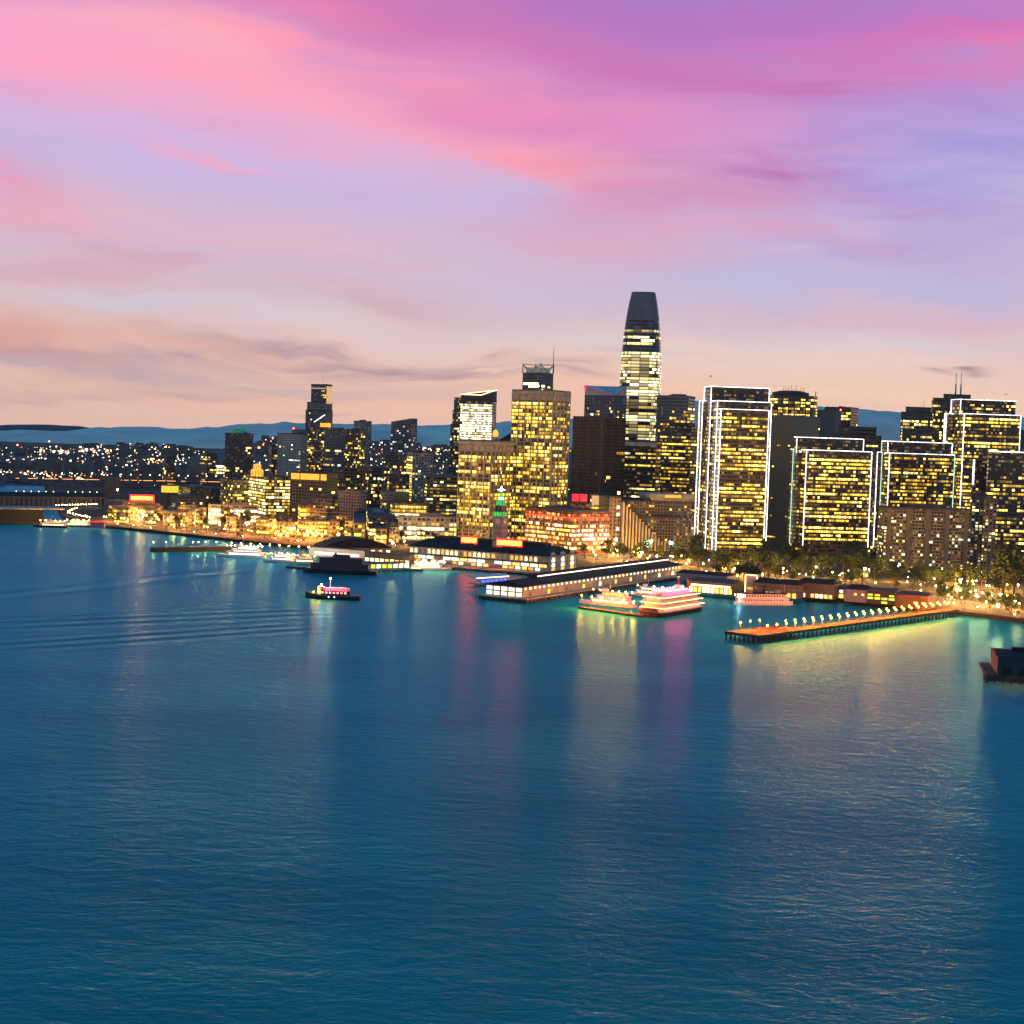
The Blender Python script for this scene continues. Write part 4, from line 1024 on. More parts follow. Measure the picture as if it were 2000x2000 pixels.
# ---- right: outlined towers
EC = ST(bw=2.7, fh=3.95, mu=.07, s0=.34, s1=.86, p=.5, keep=.86, pal='lit_gold', top=4, bot=7)
ECUP = dict(EC, top=3, p=.5)
def outline(b, bb, verts='ABC', tops='FL', sw=.62, zb=9.0, green=''):
    x0, x1, y0, y1, z0, z1 = bb
    P = {'A': (x0 - .4, y0 - .4), 'B': (x1 + .4, y0 - .4), 'C': (x0 - .4, y1 + .2)}
    for k in verts:
        c = MB(); c.bar((*P[k], max(z0, zb)), (*P[k], z1 + 1.3), sw); b.part(c, 'light_strip', 'strip_green' if k in green else 'strip')
    for k in tops:
        c = MB()
        if k == 'F': c.bar((x0 - .4, y0 - .4, z1 + 1.3), (x1 + .4, y0 - .4, z1 + 1.3), sw)
        else: c.bar((x0 - .4, y0 - .4, z1 + 1.3), (x0 - .4, y1 + .2, z1 + 1.3), sw)
        b.part(c, 'light_strip', 'strip')
DK = ST(bw=2.7, fh=3.95, mu=.07, s0=.34, s1=.86, p=.25, keep=.3, pal='lit_gold', top=26, bot=7, rowvar=1)
b = Bld('outlined_tower', 'tall dark slab tower outlined in white lights, leftmost of its kind, beside the terraced hotel', 'tower', 8)
q = b.block(1397, 1409, 1501, 801, 1550, 'bronze', ST(bw=2.7, fh=3.95, mu=.07, s0=.34, s1=.86, p=.6, keep=.9, pal='lit_gold', top=1, bot=10)); outline(b, q, 'AB')
q = b.block(1391, 1402, 1506, 785, 1562, 'bronze', dict(DK, top=3, p=.3)); outline(b, q, 'AB')
q = b.block(1377, 1390, 1502, 757, 1580, 'black', DK); outline(b, q, 'ABC')
q = b.block(1367, 1373, 1490, 785, 1600, 'bronze', DK); outline(b, q, 'AC'); b.finish(100)
b = Bld('outlined_tower', 'widest and lower light outlined tower, second from the left of the four outlined towers', 'tower', 6)
q = b.block(1558, 1576, 1702, 881, 1600, 'bronze', ST(bw=2.7, fh=3.95, mu=.07, s0=.34, s1=.86, p=.5, keep=.86, pal='lit_gold', top=1, bot=16)); outline(b, q, 'ABC', zb=14)
q = b.block(1552, 1557, 1686, 856, 1616, 'black', dict(DK, p=.12, top=5)); outline(b, q, 'AB', zb=110)
q = b.block(1600, 1606, 1713, 881, 1612, 'bronze', dict(DK, p=.1)); outline(b, q, 'B', '', zb=14)
q = b.block(1545, 1550, 1722, 880, 1626, 'bronze', dict(DK, p=.1)); outline(b, q, 'AB', zb=14, green='AB'); b.finish(100)
b = Bld('outlined_tower', 'dark slab tower outlined in white lights, its foot hidden by the speckled apartment slab', 'tower', 6)
q = b.block(1729, 1738, 1864, 887, 1660, 'bronze', ST(bw=2.7, fh=3.95, mu=.07, s0=.34, s1=.86, p=.5, keep=.8, pal='lit_gold', top=1, bot=16)); outline(b, q, 'AB', zb=20, green='B')
q = b.block(1723, 1735, 1859, 864, 1678, 'black', dict(DK, p=.12, top=5)); outline(b, q, 'ABC', zb=20, green='C'); b.finish(100)
b = Bld('outlined_tower', 'tall dark slab tower outlined in white lights at the right, below the twin masts', 'tower', 6)
q = b.block(1874, 1884, 1993, 810, 1760, 'bronze', ST(bw=2.7, fh=3.95, mu=.07, s0=.34, s1=.86, p=.5, keep=.88, pal='lit_gold', top=1, bot=16)); outline(b, q, 'AB', zb=20)
q = b.block(1859, 1877, 1984, 782, 1778, 'black', dict(DK, p=.2, top=3)); outline(b, q, 'AC', zb=20)
q = b.block(1846, 1849, 1960, 810, 1796, 'bronze', DK); outline(b, q, 'AC', zb=20); b.finish(100)
b = Bld('office_tower', 'huge black tower at the right edge with orange window rows and one white roofline', 'tower', 4)
q = b.block(1929, 1932, 2075, 884, 1500, 'black', ST(bw=3, fh=4.0, mu=.08, s0=.35, s1=.85, p=.42, keep=.5, pal='lit_gold', top=16, bot=5)); outline(b, q, '', 'F', sw=.85)
q = b.block(1899, 1903, 1950, 900, 1520, 'black', dict(DK, p=.1)); outline(b, q, 'A', '', zb=85, sw=1.3); b.finish(100)
b = simple('plain grey brown tower, dimly lit, standing between the first two outlined towers', 1503, 1550, 1602, 815, 1730, 46, 'olive', ST(p=.035, keep=.6, bw=3, fh=4, mu=.02, s0=.45, s1=.8, pal='lit_gold', top=10), roofmat='roof_grey', faces='LR', wallmat_=surf('olive_panel', (.15, .135, .08), .5, var=.12, scale=.03)); b.finish()
def round_tower():
    p = at(1550, 768, 2010)
    t = thing('faceted_tower', 'faceted dark round tower full of yellow windows with roof aerials, behind the first outlined tower', 'tower', (p.x, p.y, 0), 0)
    R_, fh = 31.0, 3.9
    n = 26
    nf = int((p.z - 3) / fh)
    mb = MB(); rings = [[(R_ * cos(2 * pi * j / n), R_ * sin(2 * pi * j / n), 3 + fh * k) for j in range(n)] for k in (0, nf)]
    mb.rings(rings, False, True, False, uvv=(2.0, [0.0, float(nf)])); mb.build('wall', wallmat('bronze', ST(mu=.08, s0=.25, s1=.9)), t)
    r = random.Random(8); runs = []
    for k in range(nf - 26, nf - 1):
        for j in range(n // 2, n):
            if r.random() < .62: runs.append((k, j))
    rest = MB()
    for i, (k, j) in enumerate(sorted(runs, key=lambda q: -q[0])):
        A = [R_ * 1.002 * cos(2 * pi * (j + u) / n) for u in (.1, .9)]; B = [R_ * 1.002 * sin(2 * pi * (j + u) / n) for u in (.1, .9)]
        z0, z1 = 3 + fh * (k + .3), 3 + fh * (k + .85)
        UID[0] += 1; off = (UID[0] * 17) % 6000; rid = (UID[0] * 7) % 5000
        mb = MB() if i < 100 else rest
        mb.face([(A[0], B[0], z0), (A[1], B[1], z0), (A[1], B[1], z1), (A[0], B[0], z1)], [(off + .05, rid), (off + 1.95, rid), (off + 1.95, rid + .98), (off + .05, rid + .98)])
        if i < 100: mb.build('window', M['lit_gold'], t)
    if rest.v: tag(rest.build('windows', M['lit_gold'], t), kind='stuff')
    zt = 3 + fh * nf
    c = MB(); c.lathe([(24, 0), (24, 4), (14, 6.5), (.5, 7)], 20, (-4, 0, zt)); c.build('roof', M['roof_dark'], t)
    c = MB()
    for k in range(9):
        c.bar((-14 + k * 3.2, -6, zt + 5), (-14 + k * 3.2, -6, zt + 8 + r.uniform(0, 5)), .5)
    c.bar((R_ * .93, 0, zt - 30), (R_ * .93, 0, zt + 7), .8)
    c.build('aerials', M['dark_steel'], t)
round_tower()
b = simple('blank grey block behind the first two outlined towers', 1590, 1632, 1643, 803, 2060, 60, 'grey', ST(p=0), name='office_tower', roofmat='roof_grey', wallmat_=M['roof_grey'], mech=False); b.finish()
b = simple('brown block with a red beacon in the skyline between the outlined towers', 1612, 1662, 1677, 797, 2150, 62, 'bronze', ST(p=.02, bw=4), mech=False)
x0, x1, y0, y1, z0, z1 = b.bb
c = MB(); c.ball((x0 - .5, (y0 + y1) / 2 - 4, z1 - 3), 1.0); b.part(c, 'beacon', 'red_lamp')
b.lit(Vector((x0, y1, 0)), Vector((0, -1, 0)), Vector((-1, 0, 0)), (y1 - y0), z1 - 18, z1, ST(fh=4, p=.5, keep=.9, top=6, bot=2, rowvar=0)); b.finish()
b = Bld('terraced_block', 'dark terraced block with banded storeys above the second outlined tower', 'building', 8)
q = b.block(1622, 1626, 1722, 850, 1950, 'brown', ST(p=.1, fh=5, bw=4, mu=.02, s0=.3, s1=.7, top=2)); q = b.block(1634, 1638, 1712, 834, 1958, 'brown', ST(p=.05, fh=5, bw=4, mu=.02, s0=.3, s1=.7, top=2), z0=q[5] + .4); b.finish()
b = Bld('office_tower', 'grey tower with chamfered shoulders and white window rows left of the mast tower', 'tower', 10)
q = b.block(1760, 1764, 1822, 806, 1950, 'brown', ST(p=.6, keep=.8, pal='lit_mix', bw=3, top=8)); q = b.block(1769, 1771, 1819, 796, 1954, 'brown', ST(p=0), z0=q[5] + .4); b.finish()
b = Bld('mast_tower', 'dark tower with a ragged stepped roof and two tall white masts', 'tower', 10)
q0 = b.block(1820, 1824, 1926, 784, 2050, 'bronze', ST(p=.3, keep=.4, bw=3.2, top=1))
q = b.block(1822, 1826, 1900, 777, 2056, 'bronze', ST(p=.3, keep=.3, bw=3.2, top=1), z0=q0[5] + .4, parapet=0); q = b.block(1843, 1845, 1896, 771, 2060, 'bronze', ST(p=0), z0=q0[5] + 1)
zt = q[5]
for px in (1866, 1876):
    p = b.loc(at(px, 775, 2066))
    c = MB(); c.lathe([(1.1, 0), (1.0, 14), (.45, 15), (.35, 30)], 8, (p.x, p.y, zt + .4)); b.part(c, 'mast', 'pale_stone')
b.finish()
b = Bld('apartment_slab', 'pale concrete apartment slab speckled with white and yellow windows in front of the outlined towers', 'apartments', 3)
q = b.block(1716, 1728, 1898, 992, 1430, 'pale', ST(bw=2.9, fh=3.05, mu=.2, s0=.25, s1=.8, p=.2, keep=.15, pal='lit_home', rowvar=0, bot=3, top=2, fp=lambda t, p: p * (1.9 if t < .2 else 1)), roofmat='roof_dark', wallmat_=facade('facade_slab', (.11, .108, .085), (.02, .02, .02), .2, .25, .8, .85, .2))
x0, x1, y0, y1, z0, z1 = q
c = MB()
for k in range(9):
    u = x0 + (x1 - x0) * (k + .5) / 9
    if k % 2 == 0: c.box(u - 2.1, u + 2.1, y0 - 1.2, y0 - .02, 3, z1)
b.part(c, 'pilasters', surf('pilaster', (.12, .118, .09), .85))
c = MB()
for k in range(9):
    if k % 2: 
        u = x0 + (x1 - x0) * (k + .5) / 9
        for f in range(1, int((z1 - 3) / 3.05)): c.box(u - 4.5, u + 4.5, y0 - 1.1, y0 - .1, 3 + f * 3.05, 3 + f * 3.05 + .5)
b.part(c, 'balconies', 'concrete')
b.box('roof_plant', 'roof_dark', x0 + (x1 - x0) * .3, x0 + (x1 - x0) * .72, y0 + 4, y1 - 4, z1 + .4, z1 + 4); b.finish()
b = simple('slim pale apartment tower right of the speckled apartment slab', 1922, 1926, 1948, 975, 1440, 6, 'pale', ST(bw=3.3, fh=3.05, mu=.2, p=.3, keep=.2, pal='lit_home', rowvar=0, bot=3), name='apartment_tower', wallmat_=facade('facade_slim', (.12, .115, .095), (.02, .02, .02), .2, .25, .8, .85, .2)); b.finish()
b = simple('dark apartment tower squeezed between the speckled slab and the slim pale tower', 1896, 1899, 1930, 965, 1500, 6, 'dark', HOME, name='apartment_tower'); b.finish()
b = simple('dark tower cut off by the right edge, behind the outlined tower with masts', 1988, 1992, 2040, 842, 1950, 6, 'dark', ST(p=.2), mech=False); b.finish()
# low lit pavilions under the outlined towers
for (xl, xr, yt, Y, lab, pal, p) in ((1372, 1402, 1100, 1470, 'low white lit pavilion at the foot of the first outlined tower', 'lit_white', 1), (1410, 1452, 1098, 1480, 'low yellow lit restaurant under the trees at the foot of the first outlined tower', 'lit_mix', .8),
                                    (1502, 1522, 1085, 1560, 'small glowing orange red shopfront between the first two outlined towers', 'lit_red', 1), (1580, 1690, 1088, 1560, 'dark podium with a dim olive roof below the second outlined tower', 'lit_gold', .12)):
    b = simple(lab, xl, xl + 3, xr, yt, Y, 4, 'olive', ST(fh=4.6, bw=4, p=p, keep=.8, pal=pal, rowvar=0, top=.4, bot=0), name='pavilion', cat='building', mech=False); b.finish()
# ------------------------------------------------------------------ ferry terminal with clock tower
def arch_pane(o, a, n, u, wd, z0, z1, d=.12):
    """round-headed window as a thin solid"""
    pts = [(u - wd / 2, z0), (u + wd / 2, z0)] + [(u + wd / 2 * cos(pi * k / 8), z1 - wd / 2 + wd / 2 * sin(pi * k / 8)) for k in range(9)]
    f = [o + a * x + n * d for x, _ in pts]; g = [o + a * x + n * (d - .1) for x, _ in pts]
    mb = MB()
    mb.rings([[(p.x, p.y, z) for p, (_, z) in zip(g, pts)], [(p.x, p.y, z) for p, (_, z) in zip(f, pts)]], smooth=False)
    return mb
def ferry_terminal():
    b = Bld('ferry_terminal', 'long dark roofed terminal hall with lit arched windows below the clock tower', 'building', 61)
    p0 = at(1070, 1088, 1312)
    q = b.block(800, 1070, 1125, 1087, 1312, 'pale', ST(p=0), wallmat_=M['pale_stone'], roof=False)
    x0, x1, y0, y1, z0, z1 = q
    L, Wd = y1 - y0, x1 - x0
    # hipped main roof with a long clerestory monitor
    c = MB()
    c.rings([[(x0 - 1, y0 - 1, z1), (x1 + 1, y0 - 1, z1), (x1 + 1, y1 + 1, z1), (x0 - 1, y1 + 1, z1)], [(x0 - 1, y0 - 1, z1 + .8), (x1 + 1, y0 - 1, z1 + .8), (x1 + 1, y1 + 1, z1 + .8), (x0 - 1, y1 + 1, z1 + .8)],
             [(x0 + Wd * .33, y0 + 9, z1 + 7), (x1 - Wd * .33, y0 + 9, z1 + 7), (x1 - Wd * .33, y1 - 9, z1 + 7), (x0 + Wd * .33, y1 - 9, z1 + 7)]], smooth=False)
    rf = b.part(c, 'roof', 'roof_slate')
    c = MB(); c.box(x0 + Wd * .38, x1 - Wd * .38, y0 + 14, y1 - 14, z1 + 7.02, z1 + 9.2); c.build('monitor', M['roof_slate'], b.root)
    o, a, n = Vector((x0, y1, 0)), Vector((0, -1, 0)), Vector((-1, 0, 0))
    r = random.Random(2)
    na = 30
    for k in range(na):
        u = L * (k + .5) / na
        lit_ = r.random()
        mt = 'lamp_arch' if lit_ > .55 else ('gold_wash' if lit_ > .3 else 'arch_dark')
        mb = arch_pane(o, a, n, u, L / na * .62, 11.0, z1 - 1.0); b.part(mb, 'window', mt)
    c = MB(); c.obox(o, a, n, 0, L, .02, 4.5, 9.6, 10.2); b.part(c, 'awning', 'roof_dark')
    for k in range(16):
        if k in (3, 9): continue
        c = MB(); c.obox(o, a, n, L * (k + .08) / 16, L * (k + .92) / 16, .05, .25, 6.4, 8.9); b.part(c, 'shop_window', ['lit_shop_white', 'lit_shop_gold'][1 if k % 3 == 0 else 0])
    for k in range(22):
        if r.random() < .8:
            c = MB(); c.obox(o, a, n, L * (k + .15) / 22, L * (k + .85) / 22, .05, .3, 3.3, 5.6); b.part(c, 'door', ['lit_shop_gold', 'gold_wash', 'lit_shop_white'][k % 3])
    # end pavilion: three tall arches with gables
    o, a, n = Vector((x0, y0, 0)), Vector((1, 0, 0)), Vector((0, -1, 0))
    for k in range(3):
        u = Wd * (k + .5) / 3
        c = MB(); c.obox(o, a, n, u - Wd / 6 + .4, u + Wd / 6 - .4, .01, .8, 3, z1 - 1); 
        c.rings([[(u - Wd / 6, -.9, z1 - .9), (u + Wd / 6, -.9, z1 - .9), (u, -.9, z1 + 3.4)], [(u - Wd / 6, .6, z1 - .9), (u + Wd / 6, .6, z1 - .9), (u, .6, z1 + 3.4)]], smooth=False)
        b.part(c, 'gable', 'pale_stone')
        for (za, zb, mt) in ((3.4, 7, 'gold_wash'), (8, 10.3, 'lit_shop_white'), (11, z1 - 1.2, 'lamp_arch')):
            if zb < z1: b.part(arch_pane(o, a, n, u, Wd / 8, za, zb, .95), 'window', mt)
    # quay the terminal stands on
    b.finish()
    qy = thing('quay', 'dark quay edge along the terminal hall on the water side', 'quay', b.org, b.phi)
    c = MB(); c.box(x0 - 15, x0 - 1.2, y0 - 4, y1 + 12, 1.6, 2.9); c.build('deck', M['concrete'], qy)
    c = MB()
    for k in range(40): c.box(x0 - 14.6, x0 - 13.8, y0 + k * (L / 40), y0 + k * (L / 40) + .7, -3, 1.6)
    tag(c.build('piles', M['timber'], qy))
    # clock tower
    bx = at(976, 1060, 1350)
    t = thing('clock_tower', 'pinkish clock tower glowing green at the top, tipped with a bright star', 'tower', (bx.x, bx.y, 0), radians(61))
    zz = lambda y: at(976, y, 1350).z
    hw = (at(990, 1030, 1350).x - at(963, 1030, 1350).x) / 2 / 1.36
    zs = zz(1008)
    c = MB(); c.rings([[(-h, -h, z), (h, -h, z), (h, h, z), (-h, h, z)] for h, z in ((hw * 1.1, 3), (hw * 1.06, zz(1040)), (hw, zs))], smooth=False); c.build('shaft', M['pink_stone'], t)
    for s_, (dx, dy, nx, ny) in enumerate(((0, -1, 1, 0), (-1, 0, 0, -1))):
        c = MB(); ctr = Vector((dx * hw * 1.03, dy * hw * 1.03, zz(1017)))
        c.rings([[tuple(ctr + Vector((nx, ny, 0)) * 2.3 * cos(2 * pi * k / 20) + Vector((0, 0, 1)) * 2.3 * sin(2 * pi * k / 20) + Vector((dx, dy, 0)) * e) for k in range(20)] for e in (0, .25)], smooth=False)
        ck = c.build('clock_face', M['boat_cream'], t)
        c = MB(); c.bar(ctr + Vector((dx, dy, 0)) * .35, ctr + Vector((dx, dy, 0)) * .35 + Vector((0, 0, 1.9)), .22); c.bar(ctr + Vector((dx, dy, 0)) * .35, ctr + Vector((dx, dy, 0)) * .35 + Vector((nx, ny, 0)) * 1.3, .22); c.build('hands', M['hull_black'], ck)
    for k in range(-2, 3):
        for (ax_, s1) in (('x', -1), ('y', -1)):
            u = k * hw * .36
            for zc in (zz(1030), zz(1042), zz(1054)):
                c = MB()
                if ax_ == 'x': c.box(-hw * 1.1, -hw * 1.02, u - .3, u + .3, zc - 1.2, zc + 1.2)
                else: c.box(u - .3, u + .3, -hw * 1.1, -hw * 1.02, zc - 1.2, zc + 1.2)
                c.build('window', M['hull_black'], t)
    def tier(y0_, y1_, w0, w1, mt, nm, cols=0):
        a_, b_ = zz(y0_), zz(y1_)
        c = MB(); c.rings([[(-w0, -w0, a_), (w0, -w0, a_), (w0, w0, a_), (-w0, w0, a_)], [(-w1, -w1, b_), (w1, -w1, b_), (w1, w1, b_), (-w1, w1, b_)]], smooth=False); c.build(nm, M[mt], t)
        if cols:
            for k in range(cols):
                for s_ in (0, 1):
                    u = -w0 + 2 * w0 * k / (cols - 1)
                    c = MB()
                    if s_ == 0: c.box(u - .3, u + .3, -w0 - .45, -w0 - .02, a_, b_)
                    else: c.box(-w0 - .45, -w0 - .02, u - .3, u + .3, a_, b_)
                    c.build('column', M['pink_stone'], t)
    tier(1010, 1008.6, hw * 1.12, hw * 1.16, 'pink_stone', 'cornice')
    tier(1008.4, 1000, hw * 1.0, hw * .98, 'green', 'belfry', 4)  # green belfry stages: floodlight on stone, put in as glow
    tier(999.8, 998.6, hw * 1.1, hw * 1.12, 'pink_stone', 'cornice')
    tier(998.4, 987, hw * .78, hw * .74, 'green_dark', 'upper_stage', 3)
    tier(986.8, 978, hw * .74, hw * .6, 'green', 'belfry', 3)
    tier(977.8, 976.4, hw * .55, hw * .5, 'pale_stone', 'cornice')
    tier(976.2, 971, hw * .46, hw * .42, 'lime_glow', 'lantern')  # this stage glows too, in place of floodlighting
    c = MB(); c.lathe([(hw * .44, 0), (hw * .3, 2.2), (hw * .1, 4.6), (.1, 5.4)], 12, (0, 0, zz(970.8))); c.build('cupola', M['green'], t)  # green floodlight on the cupola is put into its material
    c = MB(); c.lathe([(.16, 0), (.12, 7.5)], 6, (0, 0, zz(960))); c.build('flagpole', M['steel'], t)
    c = MB()
    zc = zz(956.5); v = Vector((cos(radians(61)), -sin(radians(61)), 0))
    for k in range(8):
        an = pi * k / 4; Lr = 3.2 if k % 2 == 0 else 1.7
        c.bar((0, 0, zc), tuple(v * (Lr * cos(an)) + Vector((0, 0, zc + Lr * sin(an)))), .5)
    c.ball((0, 0, zc), .9); c.build('star', M['star'], t)
    # roof lettering
    def letters(txt, pxa, pxb, py, Y):
        A, B = at(pxa, py, Y), at(pxb, py + (pxb - pxa) * .12, Y - (pxb - pxa) * .2)
        ang = atan2(B.y - A.y, B.x - A.x)
        Lw = (B - A).length
        s = thing('roof_sign', 'red neon roof lettering reading ' + txt + ' on the terminal hall roof', 'sign', A, ang)
        cu = bpy.data.curves.new('letters', 'FONT'); cu.body = txt; cu.size = 5.2; cu.extrude = .12; cu.offset = .09
        ob = bpy.data.objects.new('letters', cu); COL.objects.link(ob)
        bpy.context.view_layer.update()
        me = bpy.data.meshes.new_from_object(ob.evaluated_get(bpy.context.evaluated_depsgraph_get()))
        COL.objects.unlink(ob); bpy.data.objects.remove(ob)
        xs = [v.co.x for v in me.vertices]; wd = max(xs) - min(xs); x0_ = min(xs)
        for v in me.vertices: v.co.x = (v.co.x - x0_) * Lw / wd
        me.materials.clear(); me.materials.append(M['neon_letter'])
        o = bpy.data.objects.new('letters', me); COL.objects.link(o); o.parent = s
        o.rotation_euler = (pi / 2, 0, 0); o.location = (0, 0, 0)
        c = MB(); c.box(-.6, Lw + .6, .5, .7, -.9, 5.0); c.build('backboard', M['red_board_glow'], s)  # neon's red light on the board is put in as glow
        c = MB(); c.box(-.9, Lw + .9, .72, .85, -1.2, 5.3); c.build('light_shield', M['hull_black'], s)  # added to keep the board's red glow off the clock tower
        c = MB()
        for k in range(int(Lw / 4) + 1): c.bar((k * 4.0, .9, -4), (k * 4.0, .9, 4.6), .25)
        c.build('frame', M['dark_steel'], s)
    letters('PORT OF', 902, 930, 1058, 1348)
    letters('SAN FRANCISCO', 971, 1018, 1063, 1330)
M['lamp_arch'] = glow('lamp_arch', (1, .8, .45), 1.6, var=.4)
M['arch_dark'] = glow('arch_dark', (1, .6, .2), .12, 'NONE', var=.5)
M['lit_shop_white'] = glow('lit_shop_white', (.95, 1, .78), 1.9, var=.5)
M['lit_shop_gold'] = glow('lit_shop_gold', (1, .55, .09), 1.8, var=.5)
M['green_dark'] = surf('green_dark', (.02, .07, .07), .7)
M['lime_glow'] = glow('lime_glow', (.55, 1, .5), 2.2)
ferry_terminal()

# ------------------------------------------------------------------ lamps (thing > pole, globe)
def lamp_proto(name, mat_, h, r, arm=0.0):
    t = thing(name, 'lamp', 'street lamp', (0, 0, -500))
    c = MB(); c.lathe([(.16, 0), (.14, .3), (.09, .4), (.07, h - r)], 6)
    if arm: c.bar((0, 0, h - r), (arm, 0, h - r + .2), .12)
    c.build('pole', M['dark_steel'], t)
    c = MB(); c.ball((arm, 0, h), r, 8, 5); c.build('globe', M[mat_], t)
    return t
LP = {k: None for k in ()}
protos = {}
def lamp(kind, loc, label, group, name='street_lamp'):
    spec = {'gold': ('lamp_gold', 5.2, .48), 'warm': ('lamp_warm', 7.5, .46), 'white': ('lamp_white', 8.5, .5), 'big': ('lamp_big', 15, 1.05), 'bigcool': ('lamp_bigcool', 16, 1.1), 'pier': ('lamp_pier', 5.2, .48), 'orange': ('lamp_orange', 8, .55), 'small': ('lamp_white', 4.5, .3), 'gsmall': ('lamp_warm', 4.5, .32), 'dim': ('lamp_dim', 4.5, .4)}[kind]
    if kind not in protos:
        t = lamp_proto(name, *spec); protos[kind] = t
    else:
        t = copy_tree(protos[kind])
    t.location = loc
    t['label'] = label; t['category'] = 'street lamp'; t['group'] = group
    return t
def along(pts, d, step, start=0.0):
    q = offset(pts, d)
    out, acc = [], -start
    for k in range(len(q) - 1):
        a, c = q[k], q[k + 1]; L = (c - a).length
        s = -acc if acc < 0 else (step - acc) % step
        while s < L:
            out.append(a + (c - a) * (s / L)); s += step
        acc = (acc + L) % step if acc >= 0 else acc + L
    return out
nl = [0]
for d, step, kind in ((-12, 27, 'warm'), (17, 30, 'white')):
    for p in along(road_pts, d, step):
        p = p + Vector((RND.uniform(-7, 7), RND.uniform(-3, 3), 0)); px = proj(p)[0]
        if RND.random() < .12: continue
        k = kind
        if 440 < px < 620 and d < 0: k = 'orange'
        elif RND.random() < .45: k = 'gold'
        where = 'left of the clock tower' if px < 960 else ('below the outlined towers' if px < 1700 else 'by the lamp lined pier root')
        side = 'water side' if d < 0 else 'city side'
        col_ = {'warm': 'warm', 'white': 'white', 'orange': 'orange', 'gold': 'golden'}[k]
        lamp(k, Vector((p.x, p.y, 3.03)), f'{col_} lamp, {side} of the waterfront road, {where}', f'{col_} road lamps, {side}, {where}')
# scattered lamps in the plazas and side streets
def scatter(n, box, kinds, where, grp):
    for i in range(n):
        px = RND.uniform(box[0], box[1]); py = RND.uniform(box[2], box[3]) + (px - box[0]) * box[4]
        p = gnd(px, py, 3)
        k = RND.choice(kinds)
        c_ = {'warm': 'warm', 'white': 'white', 'gold': 'golden', 'orange': 'orange', 'small': 'small white', 'gsmall': 'small warm'}[k]
        lamp(k, Vector((p.x, p.y, 3.0)), f'{c_} lamp {where}', f'{c_} {grp}')
scatter(26, (1135, 1345, 1070, 1092, .08), ('warm', 'gold', 'white', 'gold'), 'in the bright plaza below the terraced hotel', 'plaza lamps below the terraced hotel')
scatter(24, (1400, 1720, 1112, 1126, .06), ('white', 'small', 'warm', 'gold'), 'among the dark trees below the two outlined towers', 'lamps among the dark trees')
scatter(30, (1740, 1990, 1128, 1150, .06), ('white', 'warm', 'small', 'gold'), 'in the park below the speckled apartment slab', 'park lamps below the apartment slab')
scatter(22, (1840, 1995, 1165, 1182, .12), ('white', 'warm', 'white'), 'on the open ground behind the root of the lamp lined pier', 'lamps behind the pier root')
scatter(32, (200, 440, 1004, 1018, .08), ('gold', 'warm', 'white', 'orange'), 'at the foot of the left waterfront offices', 'lamps by the left offices')
scatter(40, (440, 640, 1026, 1044, .06), ('gold', 'orange', 'orange', 'warm'), 'on the orange lit square left of the brown warehouse', 'lamps on the orange square')
scatter(18, (640, 900, 1040, 1052, .02), ('gold', 'warm', 'small'), 'in the streets behind the dark vaulted shed', 'lamps behind the vaulted shed')
for (px, py, k, lab) in ((1202, 1057, 'bigcool', 'tall floodlight left of the terraced hotel foot'), (1270, 1062, 'bigcool', 'tall floodlight before the middle of the terraced hotel'), (1310, 1064, 'bigcool', 'tall floodlight at the right foot of the terraced hotel'), (1252, 1084, 'big', 'large white floodlight in the plaza below the terraced hotel'),
                         (660, 1046, 'big', 'large glaring lamp at the left end of the road by the brown warehouse'), (766, 1064, 'big', 'large glaring lamp right of the dark vaulted shed'), (737, 1018, 'bigcool', 'cool white floodlight above the yellow roadside pavilion'), (1947, 1199, 'big', 'large white lamp on the sea wall right of the lamp lined pier'),
                         (1688, 1118, 'big', 'large white lamp left of the speckled apartment slab foot'), (1754, 1110, 'big', 'large white lamp under the speckled apartment slab'), (229, 948, 'big', 'glaring lamp where the bridge meets the left shore')):
    p = gnd(px, py + 28, 3); lamp(k, Vector((p.x, p.y, 3)), lab, 'large floodlights', name='floodlight')

# ------------------------------------------------------------------ lamp lined fishing pier
A = gnd(1417, 1230, 5.0); B = gnd(1496, 1240, 5.0); Cc = gnd(1872, 1191, 5.0)
t_ = (Cc - B); Lp = t_.length; t_.normalize(); n_ = Vector((-t_.y, t_.x, 0))
pier = thing('fishing_pier', 'long timber pier with paired lamps running out from the right shore', 'pier', (B.x, B.y, 0), atan2(t_.y, t_.x))
c = MB(); c.box(0, Lp, 0, 9.5, 4.1, 5.0); c.box(-8, 46, 9.51, 24, 4.1, 5.0); c.box(-8, -.01, 0, 9.5, 4.1, 5.0); c.build('deck', M['deck_wood'], pier)
c = MB(); c.box(-8, Lp, -.25, -.02, 3.5, 5.2); c.box(-8.25, -8.02, 0, 24, 3.5, 5.2); c.build('fascia', M['timber'], pier)
npl = 0
for k in range(int(Lp / 5.2)):
    for yy in ((.5,) if k > 8 else (.5, 9.0)):
        if npl < 92:
            c = MB(); c.lathe([(.62, -4), (.55, 4.1)], 6, (1 + k * 5.2, yy, 0)); c.build('pile', M['timber'], pier); npl += 1
for k in range(8):
    c = MB(); c.lathe([(.62, -4), (.55, 4.1)], 6, (-7.2, 1 + k * 3.2, 0)); c.build('pile', M['timber'], pier)
for yy in (.15, 9.35):
    c = MB()
    for k in range(int(Lp / 2.5)): c.box(k * 2.5, k * 2.5 + .12, yy - .06, yy + .06, 5.0, 6.1)
    c.box(0, Lp, yy - .05, yy + .05, 6.1, 6.2); c.box(0, Lp, yy - .04, yy + .04, 5.5, 5.56); c.build('railing', M['dark_steel'], pier)
